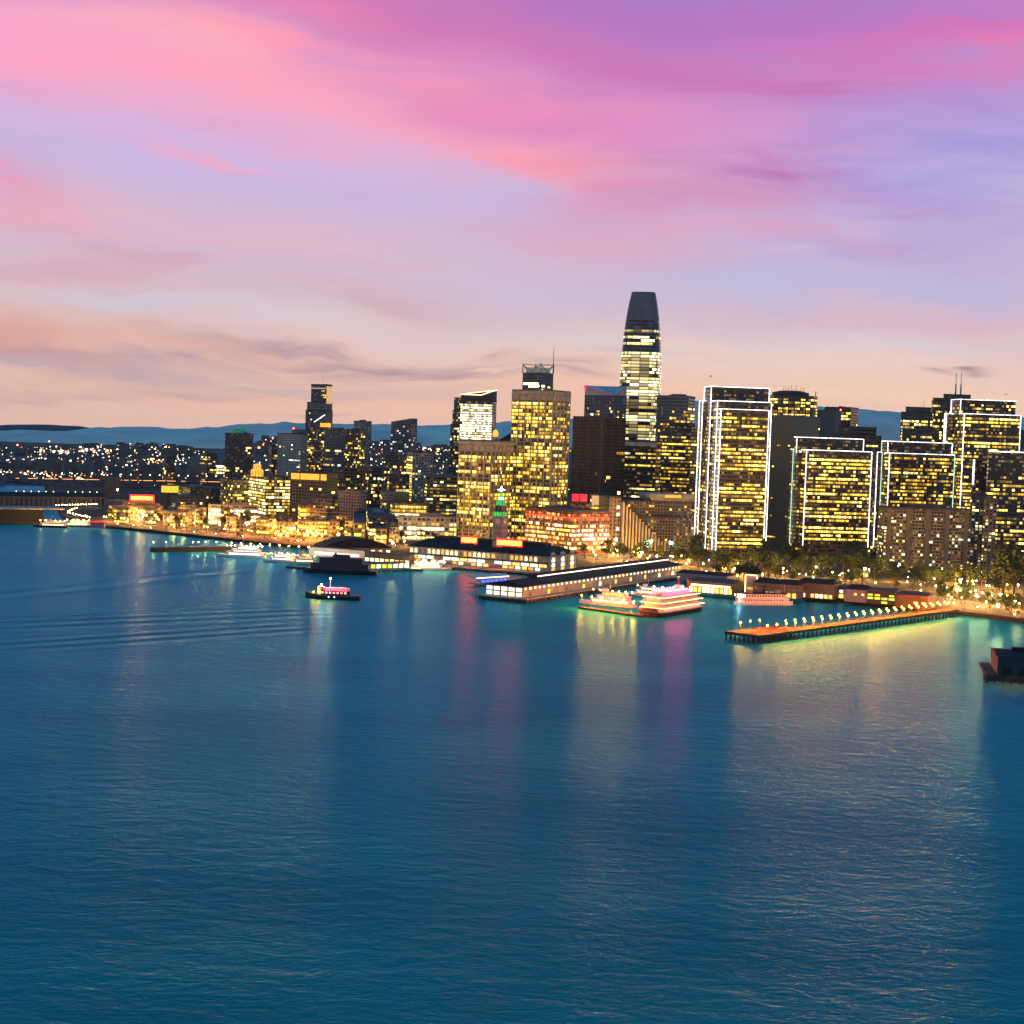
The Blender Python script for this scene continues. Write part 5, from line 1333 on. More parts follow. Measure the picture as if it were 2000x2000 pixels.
for k in range(24):
    for yy, sd in ((1.2, 'near'), (8.3, 'far')):
        p = Vector((B.x, B.y, 5.0)) + t_ * (3 + (Lp - 8) * k / 23.0) + n_ * (yy + (12 if (k < 3 and yy > 5) else 0))
        lamp('pier', p, f'golden globe lamp on the {sd} edge of the timber fishing pier', f'pier lamps, {sd} edge', name='pier_lamp')
for k in range(5):
    bn = thing('bench', 'timber bench on the fishing pier deck between the lamps', 'bench', Vector((B.x, B.y, 5.0)) + t_ * (30 + 44 * k) + n_ * 5.5, atan2(t_.y, t_.x), 'pier benches')
    c = MB(); c.box(-1.2, 1.2, -.25, .25, .42, .5); c.build('seat', M['timber'], bn)
    c = MB(); c.box(-1.2, 1.2, .2, .28, .5, .95); c.build('backrest', M['timber'], bn)
    for s in (-1, 1):
        c = MB(); c.box(s * 1.0 - .08, s * 1.0 + .08, -.2, .2, 0, .42); c.build('leg', M['dark_steel'], bn)

# ------------------------------------------------------------------ pier sheds
def pier_shed():
    b = Bld('pier_shed', 'long pier shed reaching out from the terminal, a white light line along its roof', 'pier shed', 60)
    q = b.block(950, 1022, 1330, 1147, 1092, 'grey', ST(p=0), roof=False, wallmat_=M['concrete'], z0=3.2)
    x0, x1, y0, y1, z0, z1 = q
    Wd, L = y1 - y0, x1 - x0
    c = MB(); c.rings([[(x0 - 1.2, y0 - 1.2, z1), (x1 + 1, y0 - 1.2, z1), (x1 + 1, y1 + 1.2, z1), (x0 - 1.2, y1 + 1.2, z1)], [(x0 - 1.2, y0 - 1.2, z1 + .5), (x1 + 1, y0 - 1.2, z1 + .5), (x1 + 1, y1 + 1.2, z1 + .5), (x0 - 1.2, y1 + 1.2, z1 + .5)],
                       [(x0 + 2, y0 + Wd * .45, z1 + 3.4), (x1, y0 + Wd * .45, z1 + 3.4), (x1, y0 + Wd * .55, z1 + 3.4), (x0 + 2, y0 + Wd * .55, z1 + 3.4)]], smooth=False); b.part(c, 'roof', 'roof_slate')
    c = MB(); c.box(x0 + 40, x1 - 2, y0 + Wd * .36, y0 + Wd * .64, z1 + 3.42, z1 + 5.6); b.part(c, 'monitor', 'roof_slate')
    c = MB(); c.box(x0 + 40, x1 - 2, y0 + Wd * .36 - .25, y0 + Wd * .36 - .02, z1 + 4.1, z1 + 4.9); b.part(c, 'light_line', 'monitor_light')
    r = random.Random(6)
    o, a, n = Vector((x0, y0, 0)), Vector((1, 0, 0)), Vector((0, -1, 0))
    for k in range(40):
        u = L * (k + .5) / 40
        c = MB(); c.obox(o, a, n, u - 1.1, u + 1.1, .03, .2, z1 - 2.2, z1 - .7); b.part(c, 'window', 'lit_shop_white' if r.random() < .7 else 'warm_glow')
        if k % 4 == 1:
            c = MB(); c.obox(o, a, n, u - 1.4, u + 2.0, .03, .2, 3.6, 6.6); b.part(c, 'door', r.choice(['lit_shop_white', 'lit_shop_gold', 'lime', 'arch_dark']))
    o, a, n = Vector((x0, y1, 0)), Vector((0, -1, 0)), Vector((-1, 0, 0))
    for k in range(5):
        for (za, zb) in ((3.7, 6.2), (7.2, z1 - 1)):
            c = MB(); u = Wd * (k + .5) / 5; c.obox(o, a, n, u - 2.6, u + 2.0, .03, .2, za, zb); b.part(c, 'window', r.choice(['lit_shop_white', 'warm_glow', 'lit_shop_white']))
    c = MB(); c.box(x0 - 7, x1, y0 - 7, y1 + 4, 2.3, 3.18); b.part(c, 'deck', 'concrete')
    c = MB(); c.box(x0 - 6, x1, y0 - 6.2, y1 + 3, .3, 2.28); b.part(c, 'fender_wall', 'timber')
    for k in range(14):
        c = MB(); c.lathe([(.5, -4), (.45, 2.8)], 6, (x0 - 7.4, y0 - 7 + k * (Wd + 11) / 13, 0)); b.part(c, 'pile', 'timber')
    for k in range(50):
        c = MB(); c.lathe([(.5, -4), (.45, 2.6)], 6, (x0 - 7 + k * 5.4, y0 - 7.5, 0)); b.part(c, 'pile', 'timber')
    b.finish()
M['monitor_light'] = glow('monitor_light', (1, .93, .72), 2.4, var=.4)
pier_shed()
def gate_shelter():
    p = gnd(930, 1140, 2.4); e = gnd(1012, 1138, 2.4)
    t = thing('ferry_gate', 'white roofed ferry gate shelter with blue lights left of the long pier shed', 'shelter', (p.x, p.y, 0), atan2(e.y - p.y + 16, e.x - p.x))
    L = (e - p).length
    c = MB(); c.box(0, L, 0, 9, 1.5, 2.3); c.build('deck', M['concrete'], t)
    c = MB(); c.rings([[(0, 0, 7), (L, 0, 7), (L, 9, 7), (0, 9, 7)], [(0, 3.6, 8.6), (L, 3.6, 8.6), (L, 5.4, 8.6), (0, 5.4, 8.6)]], smooth=False); c.build('roof', M['boat_white'], t)
    for k in range(8):
        c = MB(); c.box(k * L / 7.2, k * L / 7.2 + .4, .3, .7, 2.3, 7); c.build('post', M['boat_white'], t)
    for k in range(6):
        c = MB(); c.box(L * .18 + k * L * .13, L * .18 + k * L * .13 + L * .09, .4, .6, 3.0, 4.8); c.build('blue_light', M['blue_led'], t)
    c = MB(); c.box(.5, L - .5, .1, .25, 6.2, 6.9); c.build('light_line', M['warm_glow'], t)
    c = MB()
    for k in range(9): c.lathe([(.5, -4), (.45, 1.5)], 6, (k * L / 8, .2, 0))
    c.build('piles', M['timber'], t)
gate_shelter()
def low_building(label, xl, xr, yeave, ybase, mat_, roofm, wins, name='pier_building', cat='building', depth=22, rise=3.0, tilt=0.0, Yoff=0):
    a, e = gnd(xl, ybase, 3.0), gnd(xr, ybase + (xr - xl) * .08, 3.0)
    ang = atan2(e.y - a.y, e.x - a.x)
    L = (e - a).length
    z1 = at(xl, yeave, a.y).z
    t = thing(name, label, cat, (a.x, a.y, 0), ang)
    c = MB(); c.box(0, L, 0, depth, 3, z1); c.build('wall', M[mat_], t)
    if rise > 0:
        c = MB(); c.rings([[(-.6, -.6, z1 + .02), (L + .6, -.6, z1 + .02), (L + .6, depth + .6, z1 + .02), (-.6, depth + .6, z1 + .02)], [(2, depth * .45, z1 + rise), (L - 2, depth * .45, z1 + rise), (L - 2, depth * .55, z1 + rise), (2, depth * .55, z1 + rise)]], smooth=False)
    else:
        c = MB(); c.box(-.4, L + .4, -.4, depth + .4, z1 + .02, z1 + .6)
    c.build('roof', M[roofm], t)
    r = random.Random(int(xl))
    for (z0, za, step, frac, p, mats) in wins:
        n = max(1, int(L / step))
        for k in range(n):
            if r.random() < p:
                u = L * (k + .5) / n; w_ = L / n * frac / 2
                c = MB(); c.box(u - w_, u + w_, -.2, -.03, 3 + z0, 3 + za); c.build('window', M[r.choice(mats)], t)
    return t, L, z1
low_building('long beige pier building with gold lit arcades behind the moored historic ferry', 1470, 1556, 1137, 1164, 'tan_wall', 'roof_slate', [(.6, 4.2, 4, .7, .85, ['lit_shop_gold', 'warm_glow', 'gold_wash']), (5.5, 8, 4, .5, .3, ['arch_dark', 'gold_wash'])]) if M.setdefault('tan_wall', surf('tan_wall', (.13, .12, .085), .85)) else None
low_building('beige shallow roofed pier building with lamp lit ground floor right of the historic ferry', 1556, 1626, 1137, 1166, 'tan_wall', 'roof_slate', [(.6, 3.4, 3.4, .7, .95, ['lit_shop_gold', 'warm_glow']), (5, 7, 5, .35, .5, ['hull_black'])])
low_building('short yellow lit link building between the beige and the grey pier buildings', 1626, 1648, 1146, 1168, 'tan_wall', 'roof_dark', [(.5, 3.5, 3, .8, 1, ['lit_shop_gold']), (4.4, 6.6, 3, .6, .8, ['gold_wash', 'lit_shop_white'])], rise=0)
low_building('grey two storey pier building with a few round lit windows', 1648, 1692, 1150, 1174, 'boat_grey', 'roof_slate', [(1, 2.6, 4.5, .35, .4, ['warm_glow', 'arch_dark']), (5, 6.6, 4.5, .35, .7, ['lit_shop_gold', 'warm_glow'])])
low_building('glass fronted pier building with yellow lit storeys left of the brick shed', 1692, 1748, 1152, 1178, 'dark_steel', 'roof_dark', [(.6, 2.2, 5, .8, .6, ['lime', 'lit_shop_gold']), (3.4, 5, 5, .8, .7, ['lime', 'lit_shop_gold']), (6, 7.2, 5, .7, .4, ['lime', 'lit_shop_gold'])], rise=0)
low_building('plain brick shed with yellow windows at the root of the lamp lined pier', 1748, 1812, 1160, 1186, 'brick_shed', 'roof_dark', [(3.6, 5.2, 5, .55, .6, ['lit_shop_gold', 'warm_glow'])], rise=2) if M.setdefault('brick_shed', surf('brick_shed', (.075, .055, .042), .85)) else None
low_building('gold lit arcaded boathouse right of the big lit paddle boat', 1345, 1430, 1134, 1156, 'tan_wall', 'roof_dark', [(.5, 4.6, 3.4, .75, .95, ['lit_shop_gold', 'warm_glow']), (5.2, 6.6, 60, .9, 1, ['warm_glow'])], rise=2.5)
t, L, z1 = low_building('white gatehouse arch lit by warm lamps behind the moored historic ferry', 1455, 1478, 1122, 1160, 'pale_stone', 'roof_dark', [(.4, 5.5, 30, .6, 1, ['gold_wash'])], rise=0, depth=6, name='gatehouse')
c = MB(); c.bar((0, -.4, z1), (0, -.4, 4), .5); c.bar((L, -.4, z1), (L, -.4, 4), .5); c.bar((0, -.4, z1), (L, -.4, z1), .5); c.build('light_strip', M['warm_glow'], t)
# covered walk left of the boathouse
low_building('dim purple roofed shed above the big lit paddle boat', 1320, 1420, 1118, 1131, 'boat_grey', 'roof_slate', [(.8, 2.2, 5, .4, .5, ['warm_glow', 'lit_shop_white'])], rise=2)
# vaulted dark shed and its neighbours on the left
def vaulted():
    a = gnd(628, 1083, 3); e = gnd(765, 1083, 3)
    L = (e - a).length
    t = thing('vaulted_shed', 'dark shed with a low curved roof on the waterfront left of the terminal hall', 'building', (a.x, a.y, 0), atan2(e.y - a.y, e.x - a.x))
    c = MB(); c.box(0, L, 0, 30, 3, 9); c.build('wall', M['boat_grey'], t)
    c = MB(); n = 16
    c.rings([[(L * k / n, y, 9.02 + 9.0 * sin(pi * k / n) ** .8) for k in range(n + 1)] + [(L, y, 9.01), (0, y, 9.01)] for y in (-1, 31)], smooth=False); c.build('roof', M['roof_slate'], t)
    for k in range(9):
        c = MB(); c.box(L * (k + .3) / 9, L * (k + .75) / 9, -.25, -.03, 4, 7); c.build('window', M['lit_shop_gold' if k % 2 else 'warm_glow'], t)
vaulted()
low_building('low kiosk row with long pinkish white light bars left of the terminal hall', 604, 712, 1068, 1085, 'boat_white', 'roof_dark', [(2.2, 4.2, 34, .8, 1, ['pink_white'])], depth=8, rise=0) if M.setdefault('pink_white', glow('pink_white', (1, .75, .6), 2.0)) else None
low_building('gold lit row of kiosks between the dark vessel and the terminal hall', 712, 800, 1078, 1096, 'tan_wall', 'roof_dark', [(.5, 3.2, 5, .7, .9, ['lit_shop_gold', 'warm_glow'])], depth=8, rise=0)

def simple_pier(label, pts, z, mat_, name='pier', cat='pier', piles=14, w=8.0, th=1.0):
    a, e = gnd(*pts[0], z), gnd(*pts[1], z)
    L = (e - a).length
    t = thing(name, label, cat, (a.x, a.y, 0), atan2(e.y - a.y, e.x - a.x))
    c = MB(); c.box(0, L, 0, w, z - th, z); c.build('deck', M[mat_], t)
    for k in range(piles):
        c = MB(); c.lathe([(.5, -4), (.45, z - th)], 6, (L * (k + .5) / piles, .6, 0)); c.build('pile', M['timber'], t)
    return t, L, a, e
# breakwater
a, e = gnd(297, 1079, 0), gnd(452, 1077, 0)
t = thing('breakwater', 'low dark breakwater wall with small lamps, left of the lit tour boats', 'breakwater', (a.x, a.y, 0), atan2(e.y - a.y, e.x - a.x))
L = (e - a).length
c = MB(); c.rings([[(-1, -2, -3), (L, -2, -3), (L, 6, -3), (-1, 6, -3)], [(0, 0, 4.4), (L, 0, 4.4), (L, 4, 4.4), (0, 4, 4.4)]], smooth=False); c.build('wall', M['tar'], t)
c = MB(); c.box(0, L, -.2, 4.2, 4.42, 4.8); c.build('coping', M['roof_dark'], t)
for k in (.01, .16, .5, .57, .66, .8):
    p = a + (e - a) * k
    lamp('small', Vector((p.x, p.y + 2, 4.8)), 'small white lamp standing on the low dark breakwater', 'breakwater lamps', name='breakwater_lamp')
# pier with green lit canopy
t, L, a, e = simple_pier('ferry pier with a yellow green lit canopy right of the dark vessel', ((690, 1113), (800, 1110)), 2.6, 'concrete', piles=16, w=10)
c = MB(); c.box(0, L, 0, 10, 7.4, 8.0); c.build('canopy', M['roof_dark'], t)
for k in range(10):
    c = MB(); c.box(L * (k + .1) / 10, L * (k + .85) / 10, .2, .4, 3.4, 6.6); c.build('glow_panel', M['lime' if k in (1, 2, 3, 5, 6) else 'lit_shop_white'], t)
    c = MB(); c.box(L * k / 10, L * k / 10 + .4, .05, .5, 2.6, 7.4); c.build('post', M['dark_steel'], t)
# far left sheds
def arcaded():
    a, e = gnd(-60, 988, 3), gnd(205, 990, 3)
    L = (e - a).length
    t = thing('pier_shed', 'long pale pier shed with a row of dark arches under the bridge', 'pier shed', (a.x, a.y, 0), atan2(e.y - a.y, e.x - a.x))
    z1 = at(0, 970, a.y).z
    c = MB(); c.box(0, L, 0, 30, 1.0, z1); c.build('wall', M['pale_shed'], t)
    c = MB(); c.rings([[(-1, -1, z1 + .02), (L + 1, -1, z1 + .02), (L + 1, 31, z1 + .02), (-1, 31, z1 + .02)], [(0, 14, z1 + 5), (L, 14, z1 + 5), (L, 16, z1 + 5), (0, 16, z1 + 5)]], smooth=False); c.build('roof', M['roof_slate'], t)
    for k in range(28):
        b_ = arch_pane(Vector((0, 0, 0)), Vector((1, 0, 0)), Vector((0, -1, 0)), L * (k + .5) / 28, L / 28 * .62, 1.5, z1 - 2.5); b_.build('arch', M['hull_black'], t)
    for k in range(12):
        if k != 6:
            c = MB(); u = L * (.35 + .055 * k); c.ball((u, 14, z1 + 6), .55, 6, 4); c.build('roof_light', M['lamp_gold_dim'], t)
M['pale_shed'] = surf('pale_shed', (.13, .125, .12), .85)
M['lamp_gold_dim'] = glow('lamp_gold_dim', (1, .7, .3), 8, 'NONE')
arcaded()
a, e = gnd(-40, 1023, 0), gnd(125, 1024, 0)
L = (e - a).length
t = thing('pier_shed', 'flat roofed dark pier shed at the far left edge with a pale roof rim', 'pier shed', (a.x, a.y, 0), atan2(e.y - a.y, e.x - a.x))
z1 = at(0, 993, a.y).z
c = MB(); c.box(0, L * .75, 0, 40, 2.2, z1 - 2); c.build('wall', M['tar'], t)
c = MB(); c.box(-1, L, -2, 44, z1 - 1.4, z1); c.build('roof', M['concrete'], t)
c = MB(); c.box(-1, L, -3, 42, 1.0, 2.2); c.build('deck', M['timber'], t)
for k in range(18):
    c = MB(); c.lathe([(.6, -4), (.5, 1)], 6, (L * (k + .5) / 18, -2, 0)); c.build('pile', M['timber'], t)
for px in (30, 68):
    p = gnd(px, 1012, 3); lamp('small', Vector((p.x, p.y - 6, 2.2)), 'white lamp on the dark pier shed deck at the far left', 'lamps on the far left shed', name='pier_lamp')
# shoreline light curve at the left
for (pts, n, kind) in ((((110, 987), (190, 985)), 16, 'dim'), (((150, 992), (132, 1000)), 5, 'dim'), (((132, 1002), (175, 1012)), 9, 'dim')):
    for k in range(n):
        px = pts[0][0] + (pts[1][0] - pts[0][0]) * k / (n - 1); py = pts[0][1] + (pts[1][1] - pts[0][1]) * k / (n - 1)
        p = gnd(px, py + 6, 3); lamp(kind, Vector((p.x, p.y, 3)), 'small warm lamp along the curving approach road at the far left', 'lamps on the curving approach road')
a = gnd(176, 1031, 3); t = thing('kiosk', 'small purplish kiosk with a red roof edge beside the left tour boats', 'kiosk', (a.x, a.y, 0), .1)
c = MB(); c.box(0, 15, 0, 9, 3, 9); c.build('wall', surf('kiosk_wall', (.16, .13, .22), .7), t)
c = MB(); c.box(-.8, 15.8, -.8, 9.8, 9.02, 10); c.build('roof', M['roof_dark'], t)
c = MB(); c.box(-.5, 15.5, -1.0, -.82, 9.1, 10.4); c.build('red_edge', M['sign_red'], t)
# the near pier at the right edge
def near_pier():
    p = gnd(1926, 1334, 0)
    t = thing('pier_shed', 'unlit dark pier shed in the near water at the right edge of the picture', 'pier shed', (p.x, p.y, 0), radians(-12))
    c = MB(); c.box(0, 70, 0, 46, 3.2, 4.4); c.build('deck', M['timber'], t)
    z1 = at(1945, 1280, p.y).z
    c = MB(); c.box(5.5, 66, 3, 40, 4.42, z1 - 1); c.build('wall', surf('blue_grey_wall', (.03, .042, .055), .8), t)
    c = MB(); c.rings([[(5, 2.4, z1 - .98), (66.5, 2.4, z1 - .98), (66.5, 40.6, z1 - .98), (5, 40.6, z1 - .98)], [(5, 20, z1 + .8), (66.5, 20, z1 + .8), (66.5, 23, z1 + .8), (5, 23, z1 + .8)]], smooth=False); c.build('roof', M['roof_slate'], t)
    for k in range(16):
        c = MB(); c.lathe([(.45, -4), (.4, 3.2)], 6, (.4 if k < 6 else (k - 5) * 4.2, k * 3.2 if k < 6 else .5, 0)); c.build('pile', M['timber'], t)
    c = MB(); c.box(.3, 69, .3, .6, 1.0, 3.1); c.build('fender', M['timber'], t)
    for k in range(7):
        c = MB(); c.box(8 + k * 8.2, 13 + k * 8.2, 2.8, 2.97, 4.45, 8.2); c.build('cargo_door', M['tar'], t)
    for k in range(5):
        c = MB(); c.box(5.3, 5.48, 6 + k * 7, 9.5 + k * 7, 5.5, 8); c.build('window', M['hull_black'], t)
    c = MB(); c.box(14, 60, 19.5, 24, z1 + .85, z1 + 2.2); c.build('roof_monitor', M['roof_slate'], t)
    for k in range(6):
        c = MB(); c.box(.6, .9, 1 + k * 7, 1.3 + k * 7, 4.4, 5.6); c.build('bollard', M['timber'], t)
    for (u, z, w_) in ((19.5, 5.0, 1.6), (22, 5.4, 1.2), (20.5, 9.0, 1.3)):
        c = MB(); c.box(u, u + w_, 2.7, 2.95, z, z + 1.1); c.build('window', M['amber'], t)
near_pier()
for px in (1580, 1588):
    p = gnd(px, 1200, 0); c = MB(); c.lathe([(.5, -4), (.45, 4.6), (.1, 5)], 8); o = c.build('mooring_pile', M['timber'], None, (p.x, p.y, 0))
    tag(o, 'lone timber mooring pile in the water before the beige pier building', 'pile', 'pair of mooring piles')

# ------------------------------------------------------------------ boats
def hull(L, Bm, H, mat_, parent, bow=.25, blunt=False, stripe=None):
    """lofted hull, bow towards +x"""
    mb = MB(); st_ = []
    n = 14
    for k in range(n + 1):
        u = k / n
        x = -L / 2 + L * u
        f = 1.0
        if u > 1 - bow: f = max(.03, 1 - ((u - 1 + bow) / bow) ** 1.8)
        if u < .12: f *= .82 + .18 * (u / .12)
        if blunt and u < .2: f = min(f, .25 + .75 * (u / .2) ** .5)
        h = H * (1 + (.35 * max(0, (u - .6) / .4) ** 2))
        b_ = Bm / 2 * f
        st_.append([(x, -b_, h), (x, -b_ * .93, h * .35), (x, -b_ * .7, -.8), (x, b_ * .7, -.8), (x, b_ * .93, h * .35), (x, b_, h)])
    mb.rings(st_, True, True, False, closed=True)
    return mb.build('hull', M[mat_], parent)
def deckhouse(x0, x1, w, z0, z1, mat_, parent, name='deckhouse', r=.25, ends=(1, 1)):
    mb = MB(); pts = []
    L = x1 - x0; h = w / 2
    c_ = min(L * r, h * .8)
    pl = [(x0 + (c_ if ends[0] else 0), -h), (x1 - (c_ if ends[1] else 0), -h), (x1, -h + (c_ * .7 if ends[1] else 0)), (x1, h - (c_ * .7 if ends[1] else 0)), (x1 - (c_ if ends[1] else 0), h), (x0 + (c_ if ends[0] else 0), h), (x0, h - (c_ * .7 if ends[0] else 0)), (x0, -h + (c_ * .7 if ends[0] else 0))]
    mb.prism(pl, z0, z1)
    return mb.build(name, M[mat_] if isinstance(mat_, str) else mat_, parent)
def winrow(x0, x1, w, z0, z1, n, mat_, parent, sides=(-1, 1), frac=.6, name='window'):
    for s in sides:
        for k in range(n):
            u0 = x0 + (x1 - x0) * (k + .5 - frac / 2) / n; u1 = x0 + (x1 - x0) * (k + .5 + frac / 2) / n
            c = MB(); y = s * w / 2; c.box(u0, u1, min(y + s * .03, y + s * .12), max(y + s * .03, y + s * .12), z0, z1); c.build(name, M[mat_], parent)
def lightline(x0, x1, w, z, mat_, parent, t=.35):
    c = MB(); c.box(x0, x1, -w / 2 - .45, -w / 2 - .15, z, z + t); c.box(x0, x1, w / 2 + .15, w / 2 + .45, z, z + t); c.box(x0 - .3, x0, -w / 2 - .45, w / 2 + .45, z, z + t); c.box(x1, x1 + .3, -w / 2 - .45, w / 2 + .45, z, z + t)
    c.build('light_line', M[mat_], parent)
M['lamp_redwhite'] = glow('lamp_redwhite', (1, .03, .05), 1700)
M['rail_line'] = glow('rail_line', (1, .6, .26), 4.5)
M['cabin_red'] = glow('cabin_red', (1, .02, .05), 15, var=.3)
M['cabin_pink'] = glow('cabin_pink', (1, .35, .35), 2.0, var=.4)
# the ferry under way
p = gnd(650, 1170, 0)
t = thing('ferry', 'dark navy ferry under way in open water with a pink lit cabin', 'ferry', (p.x, p.y, 0), radians(180 - 6))
hull(39, 9.5, 3.4, 'hull_navy', t)
c = MB(); c.box(-19, 12, -4.9, -4.72, 2.7, 3.1); c.box(-19, 12, 4.72, 4.9, 2.7, 3.1); c.build('rubbing_strake', M['boat_grey'], t)
deckhouse(-12, 11, 7.6, 3.42, 6.0, 'hull_navy', t)
winrow(-11, 8, 7.6, 4.2, 5.5, 7, 'cabin_pink', t)
deckhouse(-11.5, 7, 7.8, 6.02, 6.3, 'boat_white', t, 'upper_deck')
winrow(-11, 5, 7.4, 6.4, 7.5, 8, 'cabin_red', t, frac=.85)
deckhouse(-11, 5.5, 7.2, 6.35, 7.5, 'hull_navy', t, 'saloon')
deckhouse(-11.5, 5.8, 7.8, 7.7, 8.0, 'boat_white', t, 'canopy')
deckhouse(6.2, 10.5, 4.6, 6.35, 8.7, 'boat_white', t, 'wheelhouse'); winrow(6.8, 9.8, 4.6, 7.3, 8.2, 3, 'hull_black', t)
c = MB(); c.lathe([(.2, 0), (.1, 6)], 6, (2, 0, 8)); c.bar((2, -1.4, 11.5), (2, 1.4, 11.5), .12); c.build('mast', M['boat_white'], t)
c = MB(); c.ball((2, 0, 14.4), .5); c.build('masthead_light', M['lamp_white'], t)
c = MB(); c.ball((8.5, -.8, 9.6), .55); c.build('bow_light', M['lamp_cool'], t)
for x in (13, 9.5):
    c = MB(); c.ball((x, 3.4, 4.9), .36); c.build('deck_light', M['lamp_orange'], t)
winrow(-4, 4, 9.2, 1.5, 2.2, 2, 'lamp_gold_dim', t, frac=.15, name='porthole')
# the paddle boat
p = gnd(1318, 1196, 0)
t = thing('paddle_boat', 'big white three deck paddle boat strung with warm lights and a red lit top deck', 'boat', (p.x, p.y, 0), radians(56))
hull(70, 19, 2.6, 'hull_black', t, bow=.2)
for k, (x0, x1, w_) in enumerate(((-33, 26, 18), (-33, 24, 17.6), (-31, 20, 17))):
    z = 2.7 + k * 3.5
    deckhouse(x0, x1, w_ - 2.6, z, z + 3.0, 'boat_cream', t, 'deckhouse', .06)
    deckhouse(x0 - .6, x1 + 1.5, w_, z + 3.05, z + 3.4, 'boat_white', t, 'deck_slab', .06)
    lightline(x0, x1, w_, z + 2.75, 'rail_line', t, .28)
    winrow(x0 + 3, x1 - 3, w_ - 2.6, z + .8, z + 2.1, 20, 'hull_black' if k else 'cabin_pink', t, frac=.4)
    c = MB()
    for q in range(26):
        for s in (-1, 1): c.box(x0 + 1 + (x1 - x0 - 2) * q / 25 - .1, x0 + 1 + (x1 - x0 - 2) * q / 25 + .1, s * w_ / 2 - .15, s * w_ / 2 + .05, z, z + 3.05)
    c.build('stanchions', M['boat_white'], t)
z = 13.2
deckhouse(-24, 12, 11, z, z + 2.6, 'boat_white', t, 'texas_deck'); winrow(-23, 10, 11, z + .5, z + 2.2, 10, 'cabin_red', t, frac=.8)
deckhouse(-25, 13, 12, z + 2.62, z + 2.9, 'cabin_pink', t, 'top_awning')  # awning glows: pink deck light is put into its material
deckhouse(2, 8, 5, z + 2.92, z + 5.6, 'boat_white', t, 'pilothouse'); winrow(2.6, 7.4, 5, z + 3.8, z + 5, 3, 'warm_glow', t)
for s in (-1, 1):
    c = MB(); c.lathe([(.8, 0), (.75, 9), (1.2, 9.6), (1.2, 10.3)], 10, (11, s * 3.6, z)); c.build('funnel', M['hull_black'], t)
for x in range(-22, 12, 4):
    for s in (-1, 1):
        c = MB(); c.ball((x, s * 5.6, z + 3.4), .3, 6, 4); c.build('deck_lamp', M['lamp_redwhite'] if x % 8 else M['lamp_warm'], t)
c = MB()
for k in range(12):
    an = 2 * pi * k / 12
    c.box(-38.2 + 3.2 * cos(an) - .4, -38.2 + 3.2 * cos(an) + .4, -6.5, 6.5, 2.6 + 3.2 * sin(an) - .25, 2.6 + 3.2 * sin(an) + .25)
    for y in (-6, 0, 6): c.bar((-38.2, y, 2.6), (-38.2 + 3.2 * cos(an), y, 2.6 + 3.2 * sin(an)), .2)
c.build('paddle_wheel', surf('paddle_red', (.1, .015, .012), .6), t)
c = MB(); c.bar((26, -4, 6), (34, -2, 4), .8, .25); c.bar((26, 4, 6), (34, 2, 4), .8, .25); c.build('gangway', M['boat_white'], t)
# historic double ended ferry
p = gnd(1491, 1181, 0)
t = thing('historic_ferry', 'old white passenger ferry moored unlit with a dark roof right of the paddle boat', 'ferry', (p.x, p.y, 0), radians(12))
hull(46, 12, 2.2, 'boat_white', t, blunt=True)
deckhouse(-21, 19, 11, 2.22, 5.2, 'boat_white', t, 'main_deck', .1)
winrow(-17, 14, 11, 3.2, 4.4, 14, 'hull_black', t, frac=.4)
deckhouse(-21.5, 20, 11.6, 5.22, 5.6, 'boat_white', t, 'deck_slab', .1)
deckhouse(-19, 17, 9.6, 5.62, 8.2, 'boat_white', t, 'upper_deck', .1)
winrow(-16, 14, 9.6, 6.3, 7.5, 14, 'hull_black', t, frac=.5)
deckhouse(-20, 18, 10.6, 8.22, 8.7, 'roof_slate', t, 'roof', .1)
deckhouse(8, 13, 4, 8.72, 11, 'boat_grey', t, 'pilothouse'); deckhouse(-14, -9, 4, 8.72, 11, 'boat_grey', t, 'pilothouse')
c = MB(); c.lathe([(1.1, 0), (1.0, 6)], 10, (0, 0, 8.7)); c.build('funnel', M['hull_black'], t)
winrow(-21.4, -17, 11.0, 6.0, 7.4, 2, 'warm_glow', t, frac=.5)
c = MB(); c.lathe([(.14, 0), (.08, 7)], 6, (16, 0, 8.7)); c.build('mast', M['boat_white'], t)
c = MB(); c.ball((-21.2, -4, 6.6), .5); c.build('deck_light', M['lamp_cool'], t)
